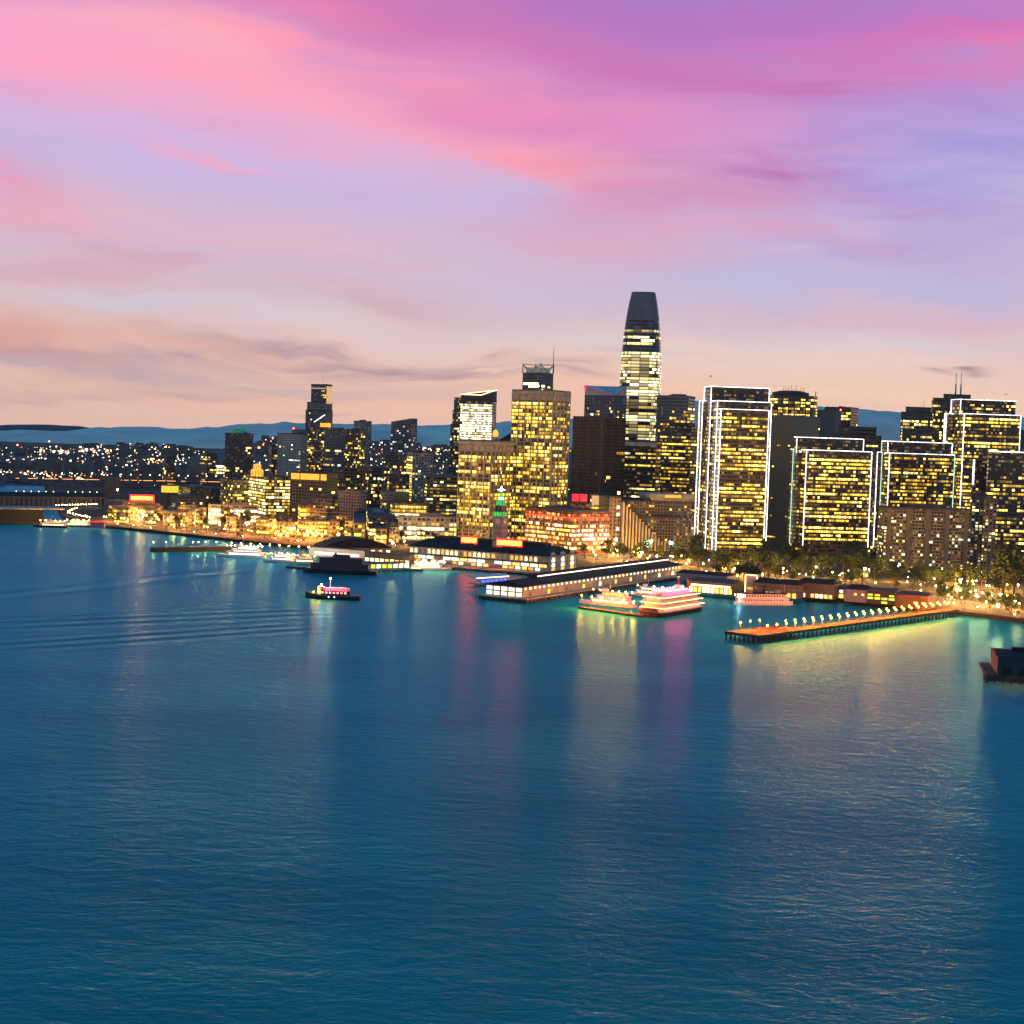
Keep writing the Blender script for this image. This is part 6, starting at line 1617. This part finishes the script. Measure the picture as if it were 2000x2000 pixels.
# dining yachts left of the paddle boat
def yacht(label, px, py, L, Bm, rz, decks, lit_, hullm='boat_white', name='yacht', lamps=4, nav='lamp_warm', group=None):
    p = gnd(px, py, 0)
    t = thing(name, label, 'boat', (p.x, p.y, 0), radians(rz), group)
    hull(L, Bm, 2.0, hullm, t)
    z = 2.05
    for k in range(decks):
        x0, x1 = -L * (.44 - .05 * k), L * (.26 - .09 * k)
        w_ = Bm * (.86 - .1 * k)
        deckhouse(x0, x1, w_, z, z + 2.3, 'boat_white', t, 'deckhouse', .15, (0, 1))
        winrow(x0 + 1, x1 - 2, w_, z + .7, z + 1.8, max(4, int(L / 4)), lit_[k % len(lit_)], t, frac=.7)
        deckhouse(x0 - .6, x1 + 1, w_ + .8, z + 2.32, z + 2.55, 'boat_white', t, 'deck_slab', .15, (0, 1))
        z += 2.6
    deckhouse(-L * .02, L * .1, Bm * .4, z, z + 1.9, 'boat_white', t, 'wheelhouse', .3)
    c = MB(); c.lathe([(.15, 0), (.08, 5)], 6, (-L * .05, 0, z + 1.8)); c.bar((-L * .05, -.9, z + 5), (-L * .05, .9, z + 5), .12); c.build('mast', M['boat_white'], t)
    for k in range(lamps):
        c = MB(); c.ball((-L * .4 + L * .7 * k / max(1, lamps - 1), -Bm * .42, z - .3 + .5), .38, 6, 4); c.build('deck_lamp', M[nav], t)
    return t
yacht('white dining yacht with cream lit decks moored left of the paddle boat', 1185, 1182, 44, 10, 150, 3, ['warm_glow', 'cabin_pink', 'lit_shop_gold'], lamps=7)
yacht('smaller white yacht with bright deck lamps tucked behind the paddle boat stern', 1262, 1164, 30, 8, 150, 2, ['warm_glow', 'lit_shop_white'], lamps=4, nav='lamp_white')
t, L, a, e = simple_pier('narrow floating dock with amber lamps in front of the dining yacht', ((1128, 1185), (1250, 1202)), 1.4, 'deck_wood', piles=12, w=6, name='floating_dock', cat='dock')
for k in range(6):
    p = a + (e - a) * ((k + .4) / 6); lamp('orange', Vector((p.x, p.y + 3, 1.4)), 'amber lamp on the floating dock before the dining yacht', 'floating dock lamps', name='dock_lamp')
yacht('white catamaran ferry brightly lit at the end of the green lit ferry pier', 842, 1114, 36, 10, 12, 2, ['lit_shop_white', 'white_glow'], name='catamaran', lamps=6, nav='lamp_white')
yacht('small grey workboat tied beside the white catamaran ferry', 808, 1116, 16, 5, 186, 1, ['warm_glow'], hullm='boat_grey', name='workboat', lamps=2, nav='lamp_warm')
yacht('glaring white tour boat at the end of the breakwater', 470, 1088, 46, 11, 176, 3, ['white_glow', 'pink_white', 'white_glow'], name='tour_boat', lamps=10, nav='lamp_white')
yacht('white tour boat with cool lights moored right of the glaring tour boat', 545, 1098, 30, 8, 170, 2, ['lit_shop_white', 'white_glow'], name='tour_boat', lamps=5, nav='lamp_cool')
yacht('tour boat with a row of golden windows tucked left of the dark vessel', 590, 1102, 26, 8, 176, 2, ['warm_glow', 'lit_shop_gold'], name='tour_boat', lamps=4, nav='lamp_warm')
yacht('lit tour boat at the far left shore with an orange bow lamp', 98, 1030, 38, 9, 184, 2, ['warm_glow', 'lit_shop_gold'], name='tour_boat', lamps=6, nav='lamp_gold', hullm='hull_black')
yacht('lit tour boat at the far left shore, right of the orange lamped one', 148, 1029, 34, 9, 184, 2, ['lit_shop_white', 'warm_glow'], name='tour_boat', lamps=5, nav='lamp_warm', hullm='hull_black')
# landing floats
t, L, a, e = simple_pier('dark landing float with piles below the golden windowed tour boat', ((556, 1106), (640, 1114)), 1.4, 'timber', piles=10, w=7, name='landing_float', cat='dock')
t, L, a, e = simple_pier('low lit jetty behind the glaring tour boats', ((440, 1076), (610, 1086)), 2.8, 'concrete', piles=10, w=9, name='jetty', cat='pier')
for k in range(9):
    p = a + (e - a) * ((k + .5) / 9); lamp('warm', Vector((p.x, p.y + 7, 2.8)), 'warm lamp on the low jetty behind the tour boats', 'jetty lamps', name='jetty_lamp')
# dark vessel
p = gnd(664, 1120, 0)
t = thing('barge_house', 'large unlit dark vessel with a humped superstructure moored before the vaulted shed', 'vessel', (p.x, p.y, 0), radians(176))
hull(62, 16, 3.2, 'hull_black', t, bow=.15)
deckhouse(-24, 24, 14, 3.22, 8, 'boat_grey_dark', t, 'deckhouse', .12); deckhouse(-25, 25, 14.8, 8.02, 8.5, 'hull_black', t, 'deck_slab', .12)
deckhouse(-19, 17, 12, 8.52, 12.6, 'boat_grey_dark', t, 'upper_house', .2); deckhouse(-20, 18, 12.6, 12.62, 13.1, 'hull_black', t, 'roof', .2); deckhouse(-8, 6, 6, 13.12, 15.6, 'boat_grey_dark', t, 'wheelhouse', .3)
winrow(-20, 20, 14, 5, 6.6, 12, 'hull_black', t, frac=.6); winrow(-15, 13, 12, 9.6, 11.2, 8, 'hull_black', t, frac=.6)
c = MB(); c.lathe([(1, 0), (.9, 4)], 10, (4, 0, 13.1)); c.build('funnel', M['hull_black'], t)

# ------------------------------------------------------------------ bridge approach
def bridge():
    P0, P1 = at(-90, 940, 2300), at(485, 941, 2480)
    d = (P1 - P0); L = d.length
    zu = at(100, 936, 2350).z; zl = zu - 9.5
    ang = atan2(d.y, d.x)
    t = thing('bridge', 'double deck steel bridge running in from the left edge with lamps on its upper deck', 'bridge', (P0.x, P0.y, 0), ang)
    L = Vector((d.x, d.y, 0)).length
    c = MB(); c.box(0, L, 0, 18, zu - 1.6, zu); c.build('upper_deck', M['dark_steel'], t)
    c = MB(); c.box(0, L, 0, 18, zl - 1.4, zl); c.build('lower_deck', M['dark_steel'], t)
    c = MB()
    n = int(L / 11)
    for k in range(n):
        u = L * k / n; v = L * (k + 1) / n
        for y in (.3, 17.7):
            c.bar((u, y, zl), (u, y, zu - 1.6), .6)
            c.bar((u, y, zl if k % 2 else zu - 1.6), (v, y, zu - 1.6 if k % 2 else zl), .6)
    c.build('truss', M['dark_steel'], t)
    loc = lambda px: (at(px, 940, 2300 + (px + 90) / 575 * 180) - Vector((P0.x, P0.y, 0)))
    def lx(px): q = loc(px); return q.x * cos(ang) + q.y * sin(ang)
    for (pa, pb, top) in ((203, 235, 4), (-40, -22, -1.5), (90, 100, -11), (395, 405, -11)):
        c = MB(); a_, b_ = lx(pa), lx(pb); c.box(a_, b_, -1.5, 19.5, 1, zu + top if top > 0 else zu - 1.7 if top > -5 else zl - 1.5); c.build('pier', M['bridge_concrete'], t)
    for k in range(30):
        u = L * (k + .5) / 30
        c = MB(); c.bar((u, .6, zu), (u, .6, zu + 9), .25); c.bar((u, .6, zu + 9), (u, 2.6, zu + 9.4), .2); lp = c.build('lamp_post', M['steel'], t)
        c = MB(); c.ball((u, 2.6, zu + 9.2), .9, 6, 4); c.build('lamp', M['bridge_lamp' if k % 3 else 'bridge_red'], lp)
    c = MB(); r = random.Random(3)
    for k in range(70):
        u = r.uniform(0, L); c.box(u, u + r.uniform(2, 10), -.25, -.05, zu + .1, zu + .7)
    tag(c.build('traffic_lights', M['traffic'], t), kind='stuff')
    # slim tower with two lit openings beside the bridge
    q = at(315, 950, 2150); wd = at(344, 950, 2150).x - q.x
    w = thing('bridge_tower', 'slim brown pier tower with two yellow lit openings at its top', 'tower', (q.x, q.y, 0), 0)
    zt = at(330, 949, 2150).z
    c = MB(); c.box(0, wd * .46, 0, 16, 3, zt - 9.5); c.box(wd * .54, wd, 0, 16, 3, zt - 9.5); c.build('shaft', M['brown_conc'], w)
    c = MB(); c.box(-.6, wd + .6, -.6, 16.6, zt, zt + 2); c.box(wd * .46, wd * .54, 1, 16, zt - 30, zt - 10); c.build('crossbeam', M['brown_conc'], w)
    for x in (0, .56):
        c = MB(); c.box(wd * x, wd * (x + .44), .3, 15.7, zt - 9.4, zt - .02); c.build('lit_opening', M['gold_lit'], w)
M['bridge_concrete'] = surf('bridge_concrete', (.15, .12, .085), .9); M['brown_conc'] = surf('brown_conc', (.13, .09, .05), .9)
M['bridge_lamp'] = glow('bridge_lamp', (1, .68, .35), 9, 'NONE'); M['bridge_red'] = glow('bridge_red', (1, .12, .05), 6, 'NONE'); M['traffic'] = glow('traffic', (1, .35, .12), 3, 'NONE'); M['gold_lit'] = glow('gold_lit', (1, .72, .06), 1.0, var=.3)
M['boat_grey_dark'] = M['boat_grey_dark'] if 'boat_grey_dark' in M else surf('boat_grey_dark', (.035, .04, .055), .6)
bridge()

# ------------------------------------------------------------------ far city: houses and lights too many to count
def hill_z(px, Y):
    for k in range(len(HILL_PROF) - 1):
        (a, ya), (c, yc) = HILL_PROF[k], HILL_PROF[k + 1]
        if px <= c or k == len(HILL_PROF) - 2:
            t = max(0, min(1, (px - a) / (c - a))); t = t * t * (3 - 2 * t)
            z = at(px, ya + (yc - ya) * t, 5200).z; break
    w = max(0, cos((Y - 5200) / 3000 * pi)) ** .8 if abs(Y - 5200) < 1500 else 0
    return 2.5 + max(z - 2.5, 0) * w
r = random.Random(21)
CL = [(r.uniform(-40, 900), r.uniform(2900, 5000)) for _ in range(34)]
hs = MB(); L1, L2, L3 = MB(), MB(), MB()
def far_point():
    u = r.random()
    Y = 2700 + 2500 * u ** .8
    px = r.uniform(-60, 900) if r.random() < .75 else r.uniform(900, 2050)
    if px < 240 and Y < 3300 and r.random() < .7: Y = r.uniform(3300, 5100)
    X = at(px, 880, Y).x
    return px, X, Y
for i in range(2600):
    px, X, Y = far_point(); z = hill_z(px, Y)
    w_, d_, h_ = r.uniform(8, 26), r.uniform(8, 20), r.choice((6, 7, 9, 12, 18)) * r.uniform(.8, 1.3) * (1 if Y > 3600 else 1.4)
    hs.box(X - w_ / 2, X + w_ / 2, Y, Y + d_, z - 4, z + h_, bottom=False)
tag(hs.build('distant_houses', surf('distant_house', (.12, .11, .1), .9, var=.6, scale=.02)), kind='stuff')
for i in range(3000):
    px, X, Y = far_point()
    if r.random() < .5:
        q = r.choice(CL); px = q[0] + r.gauss(0, 60); Y = min(5150, max(2750, q[1] + r.gauss(0, 60))); X = at(px, 880, Y).x
    z = hill_z(px, Y) + r.uniform(5, 14)
    s = r.uniform(.45, 1.15) * (Y / 4000) * (2.2 if r.random() < .1 else 1)
    (L1 if r.random() < .5 else L2 if r.random() < .65 else L3).box(X - s * r.uniform(1, 1.8), X + s, Y - 1.5, Y - .5, z - s, z + s)
tag(L1.build('distant_city_lights', glow('far_light_white', (1, .85, .62), 5, 'NONE')), kind='stuff')
tag(L2.build('distant_amber_lights', glow('far_light_amber', (1, .58, .2), 5, 'NONE')), kind='stuff')
tag(L3.build('distant_orange_lights', glow('far_light_orange', (1, .3, .08), 6, 'NONE')), kind='stuff')
for i, (px, py, Y, lab) in enumerate(((34, 870, 4600, 'leftmost'), (96, 863, 4700, 'tallest'), (110, 873, 4500, 'shortest'))):
    p = at(px, py, Y); zb = hill_z(px, Y)
    t = thing('beacon_mast', f'thin far off mast with a red light above the left city, {lab} of the three', 'mast', (p.x, p.y, 0), 0, 'far red lit masts')
    c = MB(); c.lathe([(1.6, zb), (.5, p.z)], 6); c.build('mast', M['dark_steel'], t)
    c = MB(); c.ball((0, 0, p.z + 1.5), 2.6, 8, 5); c.build('beacon', glow('beacon_pink', (1, .25, .3), 7, 'NONE'), t)
# low blocks filling the streets behind the waterfront road
kinds = [('brown', 'brown'), ('olive', 'olive'), ('grey', 'grey'), ('tan', 'tan'), ('pale', 'pale'), ('dark', 'dark')]
pals = [('lit_mix', 'white and yellow'), ('lit_gold', 'golden'), ('lit_amber', 'amber')]
combo = [(k, q) for k in kinds for q in pals]
r = random.Random(77)
areas = [((205, 440, 985, 1000), 'at the far left of the waterfront', 12), ((440, 700, 1000, 1022), 'around the orange lit square', 16), ((690, 900, 1004, 1030), 'in the streets left of the clock tower', 14)]
for (ar, wh, n) in areas:
    r.shuffle(combo)
    for i in range(n):
        (wk, wn_), (pl, pn) = combo[i]
        px = ar[0] + (ar[1] - ar[0]) * (i + r.random()) / n
        py = r.uniform(ar[2], ar[3]); Y = gnd(px, py + 30, 3).y
        w_ = r.uniform(14, 34)
        b = simple(f'low {wn_} block with {pn} windows {wh}', px, px + 1.6, px + w_, py, Y, r.uniform(3, 14), wk, ST(fh=4, bw=3.2, mu=.14, p=r.uniform(.4, .9), keep=.5, pal=pl, rowvar=0, top=.5, bot=0), name='low_block', cat='building', dl=14)
        b.finish(40)
# big glowing yard lights in the far city
for (px, py, Y) in ((118, 925, 3200), (170, 930, 3000), (285, 912, 3400), (265, 900, 3600), (82, 905, 3800), (430, 912, 2880)):
    pass

# ------------------------------------------------------------------ trees and palms
def leafmat(name, a, c):
    m, nt, b = newmat(name)
    tc = nt.new('ShaderNodeTexCoord'); n = nt.noise(tc.outputs['Object'], .9, 3.0, .6)
    oi = nt.new('ShaderNodeObjectInfo')
    cc = nt.mix(nt.mapr(n.outputs['Fac'], .35, .65, 0, 1), rgba(a), rgba(c))
    nt.link(nt.mix(1.0, cc, nt.mapr(oi.outputs['Random'], 0, 1, .6, 1.4), 'MULTIPLY'), b.inputs['Base Color'])
    b.inputs['Roughness'].default_value = .8
    return m
M['leaf'] = leafmat('leaf', (.018, .04, .012), (.05, .08, .026)); M['palm_leaf'] = leafmat('palm_leaf', (.03, .045, .012), (.07, .08, .03)); M['bark'] = surf('bark', (.07, .05, .035), .95)
def crown_mesh(seed, R_, H_, n):
    r = random.Random(seed); mb = MB()
    lumps = [(r.gauss(0, .38), r.gauss(0, .38), r.uniform(-.55, .7), r.uniform(.3, .55)) for _ in range(11)]
    for i in range(n):
        lx, ly, lz, lr = r.choice(lumps)
        while True:
            q = Vector((r.uniform(-1, 1), r.uniform(-1, 1), r.uniform(-1, 1)))
            if q.length < 1 and q.length > .35: break
        p = Vector(((lx + q.x * lr) * R_, (ly + q.y * lr) * R_, (lz + q.z * lr) * H_ / 2))
        a = Vector((r.uniform(-1, 1), r.uniform(-1, 1), r.uniform(-1, 1))).normalized(); b_ = a.cross(Vector((r.uniform(-1, 1), r.uniform(-1, 1), r.uniform(-1, 1)))).normalized()
        s = r.uniform(.3, .75)
        mb.face([tuple(p - a * s), tuple(p + b_ * s * .6), tuple(p + a * s), tuple(p - b_ * s * .6)])
    return mb
tree_protos = []
for k, (R_, H_, th) in enumerate(((5.2, 8.5, 4.2), (4.2, 9.5, 4.0), (6.2, 9.0, 5.0), (3.0, 12, 3.2))):
    t = thing('tree', 'tree', 'tree', (0, 0, -500))
    c = MB(); c.lathe([(.42, 0), (.3, th * .6), (.22, th + H_ * .35), (.06, th + H_ * .7)], 7)
    rr = random.Random(k)
    for q in range(6):
        an = rr.uniform(0, 6.28); z = th * rr.uniform(.7, 1.2); c.bar((0, 0, z), (cos(an) * R_ * .6, sin(an) * R_ * .6, z + H_ * rr.uniform(.25, .5)), .16)
    c.build('trunk', M['bark'], t)
    o = crown_mesh(50 + k, R_, H_, 900).build('crown', M['leaf'], t); o.location = (0, 0, th + H_ * .5)
    tree_protos.append([t, False])
tp = thing('palm_tree', 'palm', 'palm tree', (0, 0, -500))
c = MB(); c.lathe([(.4, 0), (.3, 2), (.26, 8.4), (.34, 9)], 7); c.build('trunk', M['bark'], tp)
c = MB(); rr = random.Random(5)
for k in range(26):
    an = 2 * pi * k / 26 + rr.uniform(-.1, .1); el = rr.uniform(-.2, 1.15); Lf = rr.uniform(2.6, 3.4)
    pts = []
    for q in range(6):
        s = q / 5; pts.append(Vector((cos(an) * Lf * s * cos(el * (1 - s * .5)), sin(an) * Lf * s * cos(el * (1 - s * .5)), 9 + Lf * s * sin(el) - 1.7 * s * s)))
    sd = Vector((-sin(an), cos(an), 0))
    for q in range(5):
        w0, w1 = .34 * sin(pi * (q / 5 * .8 + .12)), .34 * sin(pi * ((q + 1) / 5 * .8 + .12))
        c.face([tuple(pts[q] - sd * w0), tuple(pts[q + 1] - sd * w1), tuple(pts[q + 1]), tuple(pts[q])]); c.face([tuple(pts[q]), tuple(pts[q + 1]), tuple(pts[q + 1] + sd * w1 - Vector((0, 0, .08))), tuple(pts[q] + sd * w0 - Vector((0, 0, .08)))])
c.build('crown', M['palm_leaf'], tp)
palm_used = [False]
def tree(p, kind, label, group, s=1.0):
    if kind == 'palm':
        t = copy_tree(tp) if palm_used[0] else tp; palm_used[0] = True
    else:
        e = tree_protos[kind]
        t = copy_tree(e[0]) if e[1] else e[0]; e[1] = True
    t.location = (p.x, p.y, 3.0); t.rotation_euler = (0, 0, RND.uniform(0, 6.28)); t.scale = (s, s, s)
    t['label'] = label; t['group'] = group
    t['category'] = 'palm tree' if kind == 'palm' else 'tree'
for p in along(road_pts, 2, 17):
    px = proj(p)[0]
    if px < 200 or RND.random() < .25: continue
    w_ = 'left of the clock tower' if px < 960 else ('before the terraced hotel' if px < 1360 else ('before the outlined towers' if px < 1720 else 'before the speckled apartment slab'))
    tree(Vector((p.x, p.y, 3)), 'palm', f'palm tree on the waterfront road {w_}', f'palms {w_}', RND.uniform(.8, 1.2))
def grove(n, box, kinds, where, smin=.8, smax=1.4):
    for i in range(n):
        px = RND.uniform(box[0], box[1]); py = RND.uniform(box[2], box[3]) + (px - box[0]) * box[4]
        p = gnd(px, py, 3)
        k = RND.choice(kinds)
        tree(p, k, f'{"slender" if k == 3 else "rounded"} dark tree {where}', f'{"slender" if k == 3 else "rounded"} trees {where}', RND.uniform(smin, smax))
grove(30, (1400, 1720, 1118, 1134, .05), (0, 1, 2), 'behind the right hand pier buildings', .7, 1.2)
grove(34, (1345, 1720, 1100, 1114, .05), (0, 1, 2, 3), 'at the foot of the outlined towers', 1.0, 1.9)
grove(26, (1740, 1990, 1126, 1150, .05), (0, 1, 2), 'in the park below the speckled apartment slab', .9, 1.5)
grove(26, (1830, 1998, 1160, 1176, .14), (0, 1), 'on the open ground behind the pier root', .6, 1.0)
grove(14, (1140, 1340, 1078, 1094, .06), (0, 1, 2), 'in the plaza below the terraced hotel')
grove(16, (470, 640, 1024, 1036, .06), (0, 1, 2), 'on the orange lit square at the left', .9, 1.4)
grove(12, (200, 440, 1010, 1022, .06), (0, 1, 2), 'at the foot of the left waterfront offices', .8, 1.1)
grove(12, (660, 880, 1042, 1056, .02), (0, 1), 'behind the dark vaulted shed', .8, 1.2)
for (px, py, s, lab) in ((1958, 1172, 3.2, 'largest dark rounded tree at the right, right of the speckled apartment slab'), (1352, 1098, 2.0, 'big dark tree between the terraced hotel and the first outlined tower'), (1662, 1108, 2.0, 'big dark tree before the lit corner of the second outlined tower'), (1980, 1168, 2.4, 'dark tree beside the largest tree at the right edge')):
    tree(gnd(px, py, 3), 2, lab, 'large single trees', s)

# ------------------------------------------------------------------ cars on the road
car = thing('car', 'car', 'car', (0, 0, -500))
c = MB()
secs = [(-2.2, .55, .75), (-2.1, .4, .95), (-1.2, .35, 1.0), (1.0, .35, .95), (2.0, .4, .85), (2.25, .5, .7)]
c.rings([[(x, -.88, zb), (x, .88, zb), (x, .86, zt), (x, -.86, zt)] for x, zb, zt in secs], smooth=False); c.build('body', surf('car_paint', (.12, .12, .13), .3), car)
c = MB(); c.rings([[(-1.7, -.8, .96), (1.0, -.8, .96), (1.0, .8, .96), (-1.7, .8, .96)], [(-1.1, -.65, 1.48), (.3, -.65, 1.48), (.3, .65, 1.48), (-1.1, .65, 1.48)]], smooth=False); c.build('cabin', M['hull_black'], car)
for x in (-1.4, 1.4):
    for y in (-.82, .82):
        c = MB(); c.rings([[(x + .34 * cos(2 * pi * k / 10), y + s, .34 + .34 * sin(2 * pi * k / 10)) for k in range(10)] for s in (-.11, .11)], smooth=False); c.build('wheel', M['hull_black'], car)
for y in (-.6, .6):
    c = MB(); c.box(2.2, 2.34, y - .25, y + .25, .55, .8); c.build('headlight', M['lamp_white'], car)
    c = MB(); c.box(-2.3, -2.16, y - .25, y + .25, .6, .85); c.build('tail_light', M['red_lamp'], car)
used = False
for lane, dirn in ((-6, 1), (-2.5, 1), (7, -1), (10.5, -1)):
    for p, nx in zip(along(road_pts, lane, 74, 20 + 9 * lane), along(road_pts, lane, 74, 26 + 9 * lane)):
        if RND.random() < .3: continue
        t = copy_tree(car) if used else car; used = True
        q = [x for x in road_pts]
        k = min(range(len(q) - 1), key=lambda i: (q[i] - p).length)
        d = (q[min(k + 1, len(q) - 1)] - q[max(k - 1, 0)])
        t.location = (p.x, p.y, 3.06); t.rotation_euler = (0, 0, atan2(d.y, d.x) + (0 if dirn > 0 else pi))
        w_ = 'left of the clock tower' if proj(p)[0] < 960 else 'right of the clock tower'
        s_ = 'near' if lane < 0 else 'far'
        t['label'] = f'dark car with lamps on, {s_} lanes of the waterfront road, {w_}'; t['group'] = f'cars in the {s_} lanes {w_}'

# ------------------------------------------------------------------ gulls
for (px, py, Y, lab) in ((1388, 735, 620, 'gull in the sky just above the first outlined tower'), (1965, 771, 700, 'gull in the sky right of the twin masts')):
    t = thing('gull', lab, 'bird', at(px, py, Y), radians(30))
    t.scale = (1.6, 1.6, 1.6)
    c = MB(); c.rings([[(x, rr_ * cos(2 * pi * k / 8), rr_ * sin(2 * pi * k / 8)) for k in range(8)] for x, rr_ in ((-.34, .02), (-.2, .06), (0, .1), (.16, .08), (.24, .055), (.31, .055), (.36, .02))])
    for s in (-1, 1):
        c.rings([[(.12, s * .06, .03), (-.1, s * .06, .05), (-.1, s * .06, .02)], [(.14, s * .4, .24), (-.06, s * .4, .26), (-.06, s * .4, .235)], [(-.06, s * .8, .2), (-.12, s * .8, .21), (-.12, s * .8, .2)]], smooth=False)
    c.face([(-.3, -.03, .01), (-.3, .03, .01), (-.5, .09, .02), (-.5, -.09, .02)])
    c.build('body', M['dark_steel'], t)

# ------------------------------------------------------------------ air
hz = MB(); hz.box(-5200, 5200, -300, 9900, -7, 560)
m = bpy.data.materials.new('haze'); m.use_nodes = True
nt = NT(m.node_tree); nt.n.remove(nt.n.get('Principled BSDF'))
pv = nt.new('ShaderNodeVolumePrincipled'); pv.inputs['Density'].default_value = 1.3e-5; pv.inputs['Color'].default_value = (.7, .84, .97, 1)
nt.link(pv.outputs[0], nt.n.get('Material Output').inputs['Volume'])
tag(hz.build('haze', m), kind='stuff')

# ------------------------------------------------------------------ render
SC.render.engine = 'CYCLES'
SC.view_settings.view_transform = 'Standard'
SC.view_settings.look = 'None'
SC.view_settings.exposure = 0.0
SC.view_settings.gamma = 1.0
SC.cycles.max_bounces = 5
SC.cycles.diffuse_bounces = 2
SC.cycles.glossy_bounces = 3
SC.cycles.transmission_bounces = 2
SC.cycles.volume_bounces = 0
SC.cycles.sample_clamp_indirect = 4.0
SC.cycles.sample_clamp_direct = 60.0
SC.cycles.use_light_tree = True
SC.cycles.use_denoising = True
SC.cycles.caustics_reflective = True
